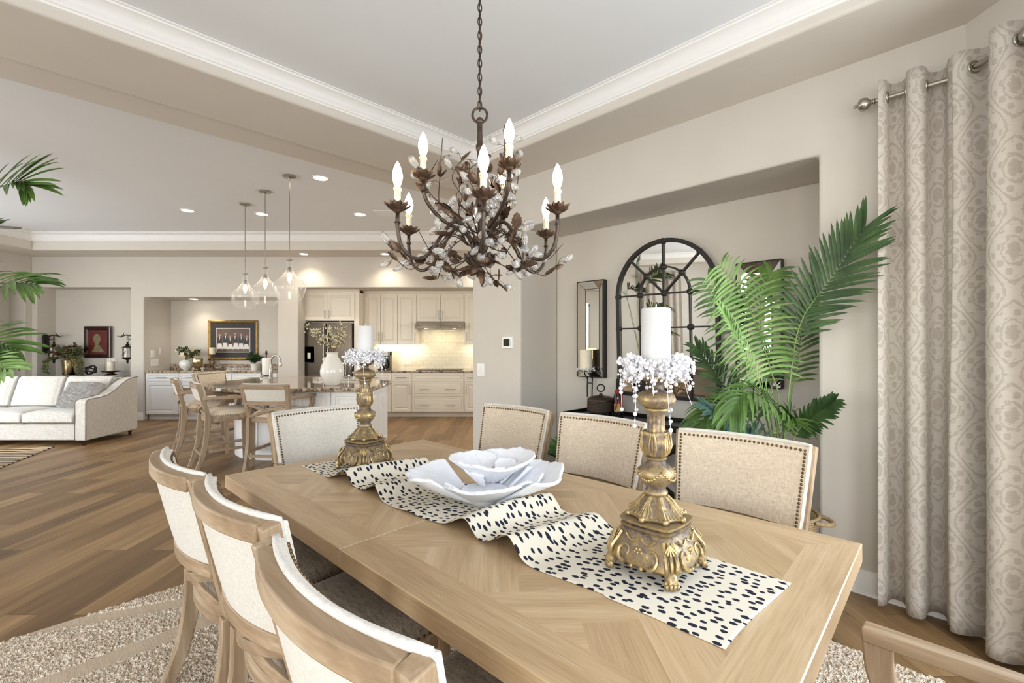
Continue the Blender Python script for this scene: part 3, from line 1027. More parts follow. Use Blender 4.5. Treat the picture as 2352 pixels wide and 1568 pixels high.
# ------------------------------------------------------------------ candlesticks
def candlestick(loc, label, rz=0.0):
    r = thing('candlestick', label, 'candlestick', loc, rz, 'antique gold candlesticks on the runner')
    dia = lambda a, i: 1.0 / ((abs(cos(a)) ** 1.25 + abs(sin(a)) ** 1.25) ** (1 / 1.25))
    b = MB().lathe([(0.06, 0.028), (0.122, 0.026), (0.14, 0.04), (0.138, 0.062), (0.126, 0.085), (0.112, 0.104), (0.102, 0.118), (0.098, 0.122), (0.104, 0.126), (0.106, 0.133), (0.098, 0.137), (0.108, 0.142), (0.109, 0.149), (0.094, 0.152), (0.05, 0.154)], 48, mod=dia)
    # carved scrolls, flowers and swags on the four faces, ribs down the corners
    for k in range(4):
        an = pi / 4 + k * pi / 2
        N = Vector((cos(an), sin(an), 0)); U = Vector((-sin(an), cos(an), 0))
        for sg in (-1, 1):
            pts = []; rad = []
            for i in range(22):
                t_ = i / 21.0
                th = -pi * 0.55 + t_ * pi * 1.75
                rr = 0.024 * (1 - 0.55 * t_)
                x = sg * (0.040 + rr * cos(th)) if True else 0
                z = 0.066 + 0.004 * t_ + rr * sin(th) * 1.05
                depth = 0.116 - (z - 0.04) * 0.42
                pts.append(N * (depth + 0.004) + U * x + Vector((0, 0, z))); rad.append(0.0062 * (1 - 0.35 * t_))
            b.tube(pts, rad, 6)
            b.ball(N * 0.116 + U * sg * 0.016 + Vector((0, 0, 0.036)), 0.0065, 8, 5)
            b.ball(N * 0.114 + U * sg * 0.047 + Vector((0, 0, 0.044)), 0.007, 8, 5)
            sw = [N * (0.091 + 0.004 * sin(pi * t_)) + U * sg * (0.004 + 0.042 * t_) + Vector((0, 0, 0.107 - 0.012 * sin(pi * t_ * 1.0) + 0.006 * t_)) for t_ in [i / 8 for i in range(9)]]
            b.tube(sw, 0.0035, 5)
        for q in range(6):
            a2 = q * pi / 3
            b.ball(N * 0.103 + U * 0.010 * cos(a2) + Vector((0, 0, 0.074 + 0.010 * sin(a2))), 0.0055, 7, 5)
        b.ball(N * 0.107 + Vector((0, 0, 0.074)), 0.0045, 7, 5)
        C = Vector((cos(k * pi / 2), sin(k * pi / 2), 0)); V_ = Vector((-C.y, C.x, 0))
        for sg in (-1, 0, 1):
            rib = [C * d + V_ * sg * (0.010 + s_ * 0.004) + Vector((0, 0, z)) for (d, z, s_) in ((0.104, 0.112, 0.4), (0.118, 0.092, 0.8), (0.134, 0.072, 1.4), (0.138, 0.052, 1.0), (0.132, 0.036, 0.6))]
            b.tube(catmull(rib, 10), 0.0062, 6)
        for q in range(5):
            a2 = -0.9 + q * 0.45
            b.tube([C * 0.118 + V_ * 0.0 + Vector((0, 0, 0.112)), C * 0.131 + V_ * 0.020 * sin(a2) + Vector((0, 0, 0.112 - 0.026 * cos(a2)))], [0.003, 0.0036], 5)
    b.build('base', M_GOLD, r, smooth=50)
    for k in range(4):
        an = k * pi / 2
        C = Vector((cos(an), sin(an), 0)); V_ = Vector((-C.y, C.x, 0))
        f = MB().tube(catmull([C * 0.112 + Vector((0, 0, 0.05)), C * 0.128 + Vector((0, 0, 0.034)), C * 0.136 + Vector((0, 0, 0.018))], 6), [0.02, 0.019, 0.018, 0.018, 0.018, 0.018, 0.017], 10)
        for j, sg in enumerate((-1.5, -0.5, 0.5, 1.5)):
            cc = C * (0.142 - 0.003 * abs(sg)) + V_ * sg * 0.0098 + Vector((0, 0, 0.0135))
            f.ball(cc, 0.0125, 8, 6, (0.62, 0.62, 1.0))
            f.ball(cc + C * 0.006 - Vector((0, 0, 0.003)), 0.0088, 8, 6, (0.7, 0.7, 1.0))
        f.build('foot', M_GOLD, r, smooth=60)
    pet = lambda n_, d: (lambda a, i: 1 + d * (abs(cos(a * n_ / 2)) - 0.4))
    s = MB()
    s.lathe([(0.052, 0.150), (0.076, 0.154), (0.080, 0.160), (0.070, 0.170), (0.058, 0.184), (0.044, 0.200), (0.033, 0.212), (0.030, 0.216)], 40, mod=lambda a, i: 1 + 0.09 * cos(8 * a) + 0.03 * cos(24 * a))
    for k in range(8):
        a2 = k * pi / 4
        C = Vector((cos(a2), sin(a2), 0))
        s.ball(C * 0.083 + Vector((0, 0, 0.160)), 0.0095, 8, 6)
        for da, ln, th_ in ((0.0, 1.0, 0.0042), (0.14, 0.93, 0.0036), (-0.14, 0.93, 0.0036), (0.29, 0.86, 0.003), (-0.29, 0.86, 0.003)):
            D_ = Vector((cos(a2 + da), sin(a2 + da), 0)); D0 = Vector((cos(a2 + da * 0.4), sin(a2 + da * 0.4), 0))
            s.tube(catmull([D0 * 0.034 + Vector((0, 0, 0.212)), D0 * 0.050 + Vector((0, 0, 0.196)), D_ * 0.068 * ln + Vector((0, 0, 0.176)), D_ * 0.084 * ln + Vector((0, 0, 0.163 + 0.01 * (1 - ln)))], 8), th_, 5)
    s.build('leaf_collar', M_GOLD, r, smooth=50)
    s = MB().lathe([(0.030, 0.214), (0.034, 0.219), (0.034, 0.226), (0.029, 0.231), (0.028, 0.236), (0.033, 0.245), (0.046, 0.258), (0.0545, 0.275), (0.052, 0.290), (0.040, 0.302), (0.032, 0.308), (0.028, 0.314), (0.0275, 0.319), (0.031, 0.322), (0.031, 0.327), (0.025, 0.330)], 32)
    for k in range(4):
        pts = []
        for i in range(13):
            t_ = i / 12; a2 = k * pi / 2 + t_ * pi / 2
            z = 0.292 - 0.026 * sin(pi * t_); rr = 0.052 + 0.0035 * sin(pi * t_)
            pts.append((rr * cos(a2), rr * sin(a2), z))
        for p in pts: s.ball(p, 0.0042, 6, 4)
    s.build('knop', M_GOLD, r, smooth=60)
    s = MB().lathe([(0.026, 0.328), (0.034, 0.338), (0.040, 0.352), (0.040, 0.370), (0.036, 0.388), (0.040, 0.400), (0.037, 0.404), (0.026, 0.398)], 32, mod=pet(6, 0.13))
    for k in range(6):
        a2 = k * pi / 3; C = Vector((cos(a2), sin(a2), 0)); V_ = Vector((-C.y, C.x, 0))
        for sg in (-1, 0, 1):
            s.tube(catmull([C * 0.036 + V_ * sg * 0.004 + Vector((0, 0, 0.336)), C * 0.043 + V_ * sg * 0.009 + Vector((0, 0, 0.36)), C * 0.041 + V_ * sg * 0.006 + Vector((0, 0, 0.385)), C * (0.046 if sg == 0 else 0.042) + V_ * sg * 0.002 + Vector((0, 0, 0.402))], 8), 0.0032, 5)
    s.build('acanthus', M_GOLD, r, smooth=60)
    s = MB().lathe([(0.027, 0.398), (0.025, 0.42), (0.0245, 0.44), (0.027, 0.455), (0.032, 0.463), (0.035, 0.466), (0.035, 0.471), (0.03, 0.474)], 48, mod=lambda a, i: 1 + (0.05 * cos(12 * a) if i < 4 else 0))
    s.build('stem', M_GOLD, r, smooth=60)
    s = MB().lathe([(0.028, 0.473), (0.040, 0.478), (0.053, 0.488), (0.057, 0.500), (0.052, 0.512), (0.040, 0.520), (0.024, 0.524), (0.018, 0.534), (0.02, 0.546), (0.045, 0.556), (0.056, 0.562), (0.056, 0.568), (0.02, 0.568)], 48, mod=lambda a, i: 1 + (0.07 * (abs(cos(5 * a)) - 0.5) if i < 7 else 0))
    s.build('cup', M_GOLD, r, smooth=60)
    return r


def pillar(name, label, loc, rad, h, mat=M_CANDLE, wick=True, group=None, cat='candle'):
    t_ = thing(name, label, cat, loc, 0, group)
    MB().lathe([(rad, 0), (rad, h - 0.004), (rad - 0.003, h), (rad * 0.85, h - 0.003), (rad * 0.4, h - 0.006), (0.0001, h - 0.007)], 36, mod=lambda a, i: 1 + 0.004 * sin(3 * a)).build('wax', mat, t_)
    if wick:
        MB().tube([(0, 0, h - 0.008), (0, 0, h + 0.004), (0.001, 0, h + 0.013)], [0.002, 0.0025, 0.0012], 6).build('wick', mat, t_)
    return t_


def garland(loc, label, seed, scale=1.0, bead=1.0):
    rnd = random.Random(seed)
    t_ = thing('pearl_garland', label, 'garland', loc, 0, 'pearl bead garlands on the candlesticks')
    b = MB(); st = MB()
    # clustered sprays: short curls of wire set with beads, denser toward the candle
    for k in range(125):
        a = rnd.uniform(0, 2 * pi); r0 = rnd.uniform(0.05, 0.075)
        lift = rnd.uniform(-0.01, 0.056); reach = rnd.uniform(0.012, 0.048); fall = rnd.uniform(0.0, 0.05)
        a2 = a + rnd.uniform(-0.45, 0.45)
        p0 = Vector((r0 * cos(a), r0 * sin(a), rnd.uniform(-0.012, 0.008)))
        p1 = Vector(((r0 + reach * 0.5) * cos(a), (r0 + reach * 0.5) * sin(a), lift * 0.8))
        p2 = Vector(((r0 + reach) * cos(a2), (r0 + reach) * sin(a2), lift - fall))
        S = catmull([p0 * scale, p1 * scale, p2 * scale], 6)
        st.tube(S, 0.0006, 3)
        for s_ in S:
            for q in range(2):
                if rnd.random() < 0.72:
                    j = Vector((rnd.gauss(0, 1), rnd.gauss(0, 1), rnd.gauss(0, 1))) * 0.005
                    b.ball(s_ + j, rnd.choice((0.0024, 0.0034, 0.0034, 0.0046, 0.006, 0.007)) * bead, 8, 5)
    for k in range(9):
        a = k * 2 * pi / 9 + rnd.uniform(-.25, .25); r0 = rnd.uniform(0.075, 0.105); L = rnd.uniform(0.05, 0.17)
        sw = rnd.uniform(-0.02, 0.02)
        pts = [Vector((r0 * cos(a) + sw * t_i * t_i, r0 * sin(a) - sw * t_i, 0.0 - L * t_i)) * scale for t_i in [i / 9 for i in range(10)]]
        st.tube(pts, 0.0006, 3)
        for i, p in enumerate(pts):
            if rnd.random() < 0.75: b.ball(p, rnd.choice((0.002, 0.0028, 0.003, 0.0058, 0.0065)) * bead, 8, 5)
    o = b.build('pearls', M_PEARL, t_, smooth=179, recalc=False); o['kind'] = 'stuff'
    o = st.build('wires', M_PEARL, t_, smooth=0, recalc=False); o['kind'] = 'stuff'
    return t_


zr = TH + 0.0034
c1 = (0.43, 1.385, zr); c2 = (-0.795, 2.51, zr)
candlestick(c1, 'tall antique gold candlestick on the near end of the runner, before the coral bowl')
candlestick(c2, 'tall antique gold candlestick at the far end of the runner, beyond the coral bowl', 0.25)
G = 'white pillar candles on the gold candlesticks'
pillar('pillar_candle', 'thick white pillar candle on the near gold candlestick', (c1[0], c1[1], zr + 0.5685), 0.0425, 0.201, group=G)
pillar('pillar_candle', 'thick white pillar candle on the far gold candlestick', (c2[0], c2[1], zr + 0.5685), 0.0425, 0.19, group=G)
garland((c1[0], c1[1], zr + 0.582), 'white pearl bead garland around the candle on the near gold candlestick', 5)
garland((c2[0], c2[1], zr + 0.582), 'white pearl bead garland around the candle on the far gold candlestick', 9, 1.0, 0.9)

# ------------------------------------------------------------------ coral bowl
from mathutils import noise as mnoise


def petal(mb, c, phi, half, R, H, z0, ruff, k, base=0.045, pw=1.5, cup=0.0):
    """one thick frilled lobe of the bowl, growing outward from the foot"""
    ph0 = (phi * 1.7 + R * 40) % 6.0
    def fn(u, v):
        s_ = (u * 2 - 1); a = phi + s_ * half
        n1 = mnoise.noise(Vector((2.6 * s_ * half + ph0, 3.1 * v, R * 10)))
        n2 = mnoise.noise(Vector((9.0 * s_ * half + ph0, 5 * v, R * 20)))
        edge = (1 - abs(s_) ** 5 * 0.22) * (1 + 0.07 * n1 + 0.025 * n2)
        rr = base + (R * edge - base) * v
        z = z0 + H * (v ** pw) * (1 - 0.18 * s_ * s_) + ruff * sin(k * s_ + ph0) * v * v + cup * s_ * s_ * v
        z += 0.010 * n1 * v + 0.004 * n2 * v
        ridge = mnoise.noise(Vector((34 * s_ * half, 2.2 * v, ph0)))
        z += 0.0026 * ridge * v
        rr += 0.0014 * ridge
        return Vector((c[0] + rr * cos(a), c[1] + rr * sin(a), z))
    mb.grid(fn, 130, 30)


cb = thing('coral_bowl', 'white ruffled coral shaped bowl in the middle of the spotted runner', 'bowl', (-0.115, 1.93, TH + 0.0045))
m = MB().lathe([(0.0001, 0.001), (0.05, 0.0), (0.062, 0.006), (0.08, 0.03), (0.10, 0.055), (0.09, 0.058), (0.06, 0.03), (0.0001, 0.02)], 40, mod=lambda a, i: 1 + 0.05 * sin(3 * a) + 0.02 * sin(22 * a))
m.build('foot', M_CORAL, cb, smooth=179)
for (ph, hf, R, H, rf, k, pw, cup) in ((radians(178), radians(40), 0.315, 0.115, 0.004, 3, 1.2, 0.035), (radians(4), radians(44), 0.325, 0.125, 0.008, 4, 1.2, 0.02), (radians(-92), radians(76), 0.195, 0.10, 0.006, 5, 0.9, 0.0), (radians(62), radians(40), 0.25, 0.11, 0.008, 4, 1.2, 0.02)):
    m = MB(); petal(m, (0, 0), ph, hf, R, H, 0.008, rf, k, pw=pw, cup=cup)
    m.build('petal', M_CORAL, cb, smooth=179, solid=0.013)
for (c, ph, hf, R, H, z0, rf, k) in (((0.015, 0.10), radians(190), radians(112), 0.175, 0.105, 0.065, 0.007, 3), ((0.025, 0.10), radians(20), radians(104), 0.19, 0.11, 0.062, 0.008, 3), ((0.0, 0.055), radians(205), radians(62), 0.09, 0.075, 0.06, 0.004, 3), ((0.10, 0.01), radians(-32), radians(46), 0.14, 0.085, 0.03, 0.009, 5), ((0.05, 0.08), radians(40), radians(60), 0.10, 0.085, 0.06, 0.005, 4)):
    m = MB(); petal(m, c, ph, hf, R, H, z0, rf, k, base=0.015, pw=1.1)
    m.build('petal', M_CORAL, cb, smooth=179, solid=0.011)


# ------------------------------------------------------------------ chairs
def chair(name, label, loc, rz, group, arms=False, stool=False, cloth=None, seatcloth=None):
    """faces local +y; origin on the floor under the seat"""
    WZ, WX, WYm = (M_STOOLZ, M_STOOLX, M_STOOLY) if stool else (M_WOODZ, M_WOODX, M_WOODY)
    r = thing(name, label, 'bar stool' if stool else 'chair', loc, rz, group)
    sz = 0.62 if stool else 0.475           # top of seat rail
    top = 0.985 if stool else 0.978
    wt, wb = (0.255, 0.225) if stool else (0.28, 0.245)
    yb, yt = -0.23, (-0.325 if stool else -0.345)
    sag = 0.028 if stool else 0.05
    pan0 = sz + (0.17 if stool else 0.175)   # bottom of the padded panel

    def bk(u, z, off=0.0):                  # back surface, u in -1..1
        t_ = (z - sz) / (top - sz)
        wv = wb + (wt - wb) * t_
        y = yb + (yt - yb) * t_ - sag * (1 - u * u) + off
        return Vector((u * wv, y, z))
    # --- seat
    sd, sw = 0.235, (0.235 if stool else 0.262)

    def seat_pt(u, v):
        x, y = u * 2 - 1, v * 2 - 1
        ww = sw * (0.90 + 0.10 * v)
        cr = (1 - abs(x) ** 4) * (1 - abs(y) ** 4)
        sq = 1 - 0.03 * (abs(x) ** 6) * (abs(y) ** 6)
        return Vector((x * ww * sq, y * sd * sq, sz + 0.022 + 0.05 * cr ** 0.45))
    s = MB().grid(seat_pt, 18, 18)
    edge = [seat_pt(i / 18, 0) for i in range(18)] + [seat_pt(1, i / 18) for i in range(18)] + [seat_pt(1 - i / 18, 1) for i in range(18)] + [seat_pt(0, 1 - i / 18) for i in range(18)]
    ring = [Vector((p.x * 1.012, p.y * 1.012, p.z - 0.012)) for p in edge]; ring2 = [Vector((p.x * 1.012, p.y * 1.012, sz - 0.002)) for p in edge]; ring3 = [Vector((p.x * 0.7, p.y * 0.7, sz - 0.002)) for p in edge]
    n = len(edge); base = len(s.v)
    s.v += [tuple(p) for p in edge + ring + ring2 + ring3]
    for a in range(3):
        for i in range(n):
            s.f.append((base + a * n + i, base + a * n + (i + 1) % n, base + (a + 1) * n + (i + 1) % n, base + (a + 1) * n + i)); s.uv.append(None)
    seat = s.build('seat', seatcloth or M_SEAT, r, smooth=70)
    nl = MB()
    cnt = 22
    for side in range(4):
        if side == 0: continue
        for i in range(cnt):
            k = ((side * 18) + i * 18 / cnt)
            p = ring2[int(k) % n].lerp(ring2[(int(k) + 1) % n], k - int(k))
            nl.ball((p.x * 1.004, p.y * 1.004, sz + 0.006), 0.0052, 6, 4)
    nl.build('nailhead_trim', M_NAIL, seat, smooth=179, recalc=False)
    # --- seat rails
    s = MB()
    for sg in (-1, 1):
        s.box(sg * sw * 0.93 - 0.014, sg * sw * 0.93 + 0.014, -sd, sd, sz - 0.06, sz)
    s.box(-sw * 0.95, sw * 0.95, sd - 0.03, sd, sz - 0.06, sz)
    rr_ = [bk(i / 6 - 1, sz - 0.03) + Vector((0, 0.012, 0)) for i in range(13)]
    s.bar(rr_, 0.06, 0.03, (0, 0, 1))
    s.build('seat_frame', WX, r, bevel=0.004)
    # --- legs
    for sg in (-1, 1):
        f = MB().bar([(sg * sw * 0.92, sd - 0.025, sz), (sg * sw * 0.92, sd - 0.024, sz * 0.5), (sg * sw * 0.90, sd - 0.018, 0.0)], [0.05, 0.046, 0.034], [0.05, 0.046, 0.034], (1, 0, 0))
        f.build('leg', WZ, r, bevel=0.004)
        rear = catmull([(sg * (wb + 0.004), yb - 0.004, sz), (sg * wb, yb - 0.012, sz * 0.7), (sg * wb * 0.985, yb - 0.045, sz * 0.35), (sg * wb * 0.97, yb - 0.115, 0.0)], 9)
        f = MB().bar(rear, [0.036] * 10, [0.062 - 0.002 * i for i in range(10)], (1, 0, 0))
        f.build('leg', WZ, r, bevel=0.004)
    # --- back frame
    for sg in (-1, 1):
        pts = [bk(sg, sz - 0.01 + (top - sz + 0.01) * i / 8) for i in range(9)]
        MB().bar(pts, 0.042, 0.044, (1, 0, 0)).build('back_post', WZ, r, bevel=0.004)
    MB().bar([bk(-0.93 + 1.86 * i / 16, top - 0.024, -0.002) for i in range(17)], 0.048, 0.040, (0, 0, 1)).build('top_rail', WX, r, bevel=0.005)
    MB().bar([bk(-0.93 + 1.86 * i / 16, pan0 - 0.010, -0.002) for i in range(17)], 0.046, 0.034, (0, 0, 1)).build('lower_rail', WX, r, bevel=0.004)
    xb = MB()
    za, zc_ = sz + 0.005, pan0 - 0.03
    for sg in (-1, 1):
        pts = [bk(sg * (-0.93 + 1.86 * i / 8), za + (zc_ - za) * i / 8, -0.004 * sg) for i in range(9)]
        xb.bar(pts, 0.032, 0.016, (0, 0, 1))
    xb.build('cross_brace', WX, r, bevel=0.003)
    # --- padded back
    def pad(off, amp, inset):
        def fn(u, v):
            x = (u * 2 - 1); z = pan0 + inset + (top - 0.004 - pan0 - inset) * v
            bul = amp * (1 - abs(x) ** 4) * (1 - abs(2 * v - 1) ** 4)
            return bk(x * (1.0 - inset * 1.5), z, off + bul)
        return fn
    pd = MB(); NU, NV = 16, 10
    f1, f0 = pad(0.045, 0.014, 0.0), pad(0.018, 0.0, 0.0)
    n0 = len(pd.v)
    pd.grid(f1, NU, NV)
    bd = [(i / NU, 0) for i in range(NU)] + [(1, j / NV) for j in range(NV)] + [(1 - i / NU, 1) for i in range(NU)] + [(0, 1 - j / NV) for j in range(NV)]
    A_ = [f1(*b) for b in bd]; B_ = [f0(*b) + (Vector((0, 0, 0.006)) if b[1] == 1 else Vector((0, 0, 0))) for b in bd]; n = len(bd)
    pd.add(A_ + B_, [(i, (i + 1) % n, (i + 1) % n + n, i + n) for i in range(n)])
    bp = pd.build('backrest', cloth or M_LINEN, r, smooth=70)
    f2 = pad(-0.010, -0.004, 0.005)
    MB().grid(lambda u, v: f2(u * 0.94 + 0.03, v * 0.92 + 0.03), NU, NV).build('back_panel', M_BACKCL, r, smooth=179)
    pi_ = MB().tube([f0(*b) + Vector((0, 0.006, 0.009 if b[1] == 1 else 0.0)) for b in bd], 0.0085, 8, closed=True)
    pi_.build('piping', M_PIPE, bp, smooth=179)
    nl = MB(); 
    for i in range(29):
        nl.ball(f1(0.025 + 0.95 * i / 28, 0.965), 0.0062, 7, 4)
    for sg in (0.025, 0.975):
        for j in range(20):
            nl.ball(f1(sg, 0.04 + 0.885 * j / 19), 0.0062, 7, 4)
    nl.build('nailhead_trim', M_NAIL, bp, smooth=179, recalc=False)
    # --- stretchers and arms
    if stool:
        s = MB(); lx = sw * 0.91
        s.box(-lx, lx, sd - 0.035, sd - 0.01, 0.16, 0.195)
        for sg in (-1, 1):
            s.bar([(sg * lx, sd - 0.02, 0.24), (sg * wb * 0.98, yb - 0.05, 0.24)], 0.02, 0.032, (1, 0, 0))
        s.bar([(-wb, yb - 0.055, 0.2), (wb, yb - 0.055, 0.2)], 0.02, 0.032, (0, 1, 0))
        s.build('stretcher', WX, r, bevel=0.003)
    if arms:
        az = sz + (0.20 if stool else 0.185)
        for sg in (-1, 1):
            a0 = bk(sg, az + 0.01)
            s = MB().bar([a0 + Vector((sg * 0.012, 0, 0)), Vector((sg * (wb + 0.045), -0.05, az + 0.004)), Vector((sg * (wb + 0.06), 0.215, az))], [0.040, 0.046, 0.052], 0.036, (1, 0, 0))
            ar = s.build('armrest', WYm, r, bevel=0.005)
            pts = catmull([(sg * (wb + 0.056), 0.185, az - 0.012), (sg * (wb + 0.054), 0.178, az - 0.09), (sg * (wb + 0.035), 0.145, sz + 0.02), (sg * (wb + 0.008), 0.085, sz - 0.03)], 10)
            MB().bar(pts, [0.036] * 11, [0.062 - 0.001 * i for i in range(11)], (1, 0, 0)).build('arm_support', WZ, ar, bevel=0.005)
    return r


def chair_at(bx, by, face, **k):
    """bx, by: middle of the top of the back; face: heading of the sitter (angle of local +y)"""
    rz = face - pi / 2
    off = -0.345 if not k.get('stool') else -0.325
    d = Vector((-sin(rz), cos(rz)))
    k.setdefault('name', 'dining_chair')
    return chair(loc=(bx - d.x * off, by - d.y * off, 0.0), rz=rz, **k)


RUGZ = 0.018
AX = TR
nrm_in = TR + pi / 2          # pointing from the near-left side to the far-right side
GL = 'side chairs with their backs to the room'
for (x, y, lb, da) in ((-1.225, 1.685, 'cream backed oak chair at the table corner nearest the sofa, first from the island', 0.0), (-0.79, 1.295, 'cream backed oak chair between two others, its back to the sofa', 0.02), (-0.335, 0.815, 'nearest cream backed oak chair, its back rail closest to the camera', 0.0)):
    c = chair_at(x, y, nrm_in + da, label=lb, group=GL, cloth=M_LINENC); c.location.z = RUGZ
GR = 'linen side chairs along the niche wall'
for (x, y, lb, da) in ((0.035, 3.125, 'beige linen nailhead chair in front of the thermostat wall', 0.04), (0.525, 2.675, 'beige linen nailhead chair in front of the black console box and bottle', 0.0), (1.06, 2.145, 'beige linen nailhead chair in front of the palm basket', 0.0)):
    c = chair_at(x, y, nrm_in + pi + da, label=lb, group=GR, cloth=M_LINEN); c.location.z = RUGZ
c = chair_at(-1.29, 3.055, TR + 0.0, label='cream linen nailhead chair at the table end in front of the kitchen island', group='chairs at the ends of the table', cloth=M_LINENC, arms=True, name='dining_armchair'); c.location.z = RUGZ
u_ = Vector((cos(TR), sin(TR))); 
hc = Vector((TX, TY)) + u_ * (TL / 2 + 0.262) + Vector((-sin(TR), cos(TR))) * (-0.115)
c = chair('dining_armchair', 'oak armchair at the near table end with its armrest beside the curtain', (hc.x, hc.y, RUGZ), TR + pi / 2, 'chairs at the ends of the table', arms=True, cloth=M_LINENC)

# ------------------------------------------------------------------ rugs
rgl, rgw = 3.62, 3.34
rnd = random.Random(3)
RC = Vector((TX, TY)) + u_ * (-0.02) + Vector((-sin(TR), cos(TR))) * (-0.34)
rug = thing('shag_rug', 'cream and brown heathered shag rug under the dining table and chairs', 'rug', (RC.x, RC.y, 0), TR)


def rug_local(px, py):
    Y = EYE * F / (py - CY); X = (px - CX) / F * Y
    d = Vector((X - RC.x, Y - RC.y)); c, s = cos(-TR), sin(-TR)
    return (d.x * c - d.y * s, d.x * s + d.y * c)


def band_through(A, B, wd):
    (x0, y0), (x1, y1) = A, B
    a, b = (y1 - y0), -(x1 - x0); n = hypot(a, b); a /= n; b /= n
    return (a, b, a * x0 + b * y0, wd)


BANDS = [band_through(rug_local(217, 1420), rug_local(464, 1376), 0.052), band_through(rug_local(150, 1550), rug_local(464, 1430), 0.060), band_through((0.2, -1.6), (0.5, 1.6), 0.05), band_through((0.6, -1.6), (1.5, 1.6), 0.05)]


def band(x, y):
    """carved flat bands that fan over the rug"""
    for (a, b, c, wd) in BANDS:
        d = (a * x + b * y - c + 0.03 * sin(y * 2.2)) / hypot(a, b)
        if abs(d) < wd: return True
    return False


NXr, NYr = 470, 430
vs = []; flat = []
for j in range(NYr + 1):
    for i in range(NXr + 1):
        x = -rgl / 2 + rgl * i / NXr; y = -rgw / 2 + rgw * j / NYr
        ed = (i in (0, NXr)) or (j in (0, NYr))
        b_ = band(x, y)
        z = 0.001 if ed else (0.012 if b_ else 0.016 + rnd.uniform(-0.006, 0.008))
        jx = 0 if b_ else rnd.uniform(-0.0035, 0.0035); jy = 0 if b_ else rnd.uniform(-0.0035, 0.0035)
        vs.append((x + jx, y + jy, z)); flat.append(b_)
fp, fb = [], []
for j in range(NYr):
    for i in range(NXr):
        a = j * (NXr + 1) + i; q = (a, a + 1, a + NXr + 2, a + NXr + 1)
        (fb if all(flat[k] for k in q) else fp).append(q)
MB().add(vs, fp).build('pile', M_RUG, rug, smooth=0, recalc=False)
MB().add([(v[0], v[1], 0.012) for v in vs], fb).build('ribbed_band', M_RUGBAND, rug, smooth=0, recalc=False)

zr_ = MB().prism([(-5.62, 4.75, 0), (-6.33, 6.42, 0), (-7.95, 5.75, 0), (-7.25, 4.08, 0)], (0, 0, 0.012)).build('zebra_rug', M_ZEBRA)
tag(zr_, 'tan rug with black zebra stripes in front of the cream sofa', 'rug')
# ------------------------------------------------------------------ chandelier
CHX, CHY = -0.135, 1.945
chd = thing('chandelier', 'bronze chandelier of vines, leaves and crystals hanging over the dining table', 'chandelier', (CHX, CHY, 0))
rnd = random.Random(12)
m = MB().tube([(0, 0, 2.35), (0, 0, 2.28)], 0.011, 10).tube([(0, 0, 2.30), (0, 0, 2.0), (0, 0, 1.80)], [0.012, 0.009, 0.012], 12)
m.ball((0, 0, 2.36), 0.016, 12, 8); m.ball((0, 0, 2.25), 0.017, 12, 8, (1, 1, 1.6)); m.ball((0, 0, 2.02), 0.018, 12, 8, (1, 1, 1.5))
m.build('center_rod', M_BRONZE, chd)
MB().torus((0, 0, 2.385), 0.031, 0.0055, 32, 8, Matrix.Rotation(pi / 2, 3, 'X')).build('hanging_ring', M_BRONZE, chd, smooth=179)
m = MB().lathe([(0.0001, 1.730), (0.007, 1.733), (0.010, 1.740), (0.007, 1.747), (0.014, 1.751), (0.040, 1.763), (0.055, 1.782), (0.058, 1.800), (0.050, 1.803), (0.02, 1.795)], 32)
for k in range(8):
    a = k * pi / 4
    m.tube([(0.02 * cos(a), 0.02 * sin(a), 1.752), (0.045 * cos(a), 0.045 * sin(a), 1.766), (0.058 * cos(a), 0.058 * sin(a), 1.785), (0.064 * cos(a), 0.064 * sin(a), 1.806)], [0.004, 0.009, 0.008, 0.002], 6)
m.build('bottom_bowl', M_BRONZE, chd, smooth=60)
# chain up to the ceiling
chn = MB(); nl_ = 26; z0c, z1c = 2.412, 3.17
for i in range(nl_):
    z = z0c + (z1c - z0c) * (i + 0.5) / nl_; a = (i % 2) * pi / 2 + 0.4
    pts = []
    for k in range(14):
        t_ = 2 * pi * k / 14
        pts.append((0.0085 * cos(t_) * cos(a), 0.0085 * cos(t_) * sin(a), z + 0.0195 * sin(t_)))
    chn.tube(pts, 0.0024, 6, closed=True)
chn.tube([(0.002 * sin(i), 0.002 * cos(i), 2.4 + (3.18 - 2.4) * i / 20) for i in range(21)], 0.0022, 5)
chn.build('chain', M_BRONZE, chd, smooth=179, recalc=False)
MB().lathe([(0.062, 3.203), (0.062, 3.195), (0.05, 3.18), (0.02, 3.172), (0.012, 3.165)], 28).build('ceiling_canopy', M_BRONZE, chd)


def leaf_mesh(mb, p, d, up, L, W, curl=0.25):
    """lobed metal leaf, pointing along d"""
    d = Vector(d).normalized(); sd = d.cross(Vector(up))
    sd = sd.normalized() if sd.length > 1e-4 else d.orthogonal().normalized()
    nn = sd.cross(d)
    prof = [0.06, 0.55, 0.85, 0.72, 1.0, 0.78, 0.86, 0.55, 0.58, 0.25, 0.0]
    n = len(prof); vs = []
    for i, w_ in enumerate(prof):
        t_ = i / (n - 1); c = Vector(p) + d * L * t_ + nn * L * curl * (t_ * t_)
        for s_ in (-1, -0.5, 0, 0.5, 1):
            fold = abs(s_) * 0.22 * W
            vs.append(c + sd * s_ * w_ * W / 2 + nn * (fold - 0.05 * W))
    fs = []
    for i in range(n - 1):
        for k in range(4): fs.append((i * 5 + k, i * 5 + k + 1, i * 5 + k + 6, i * 5 + k + 5))
    mb.add(vs, fs)


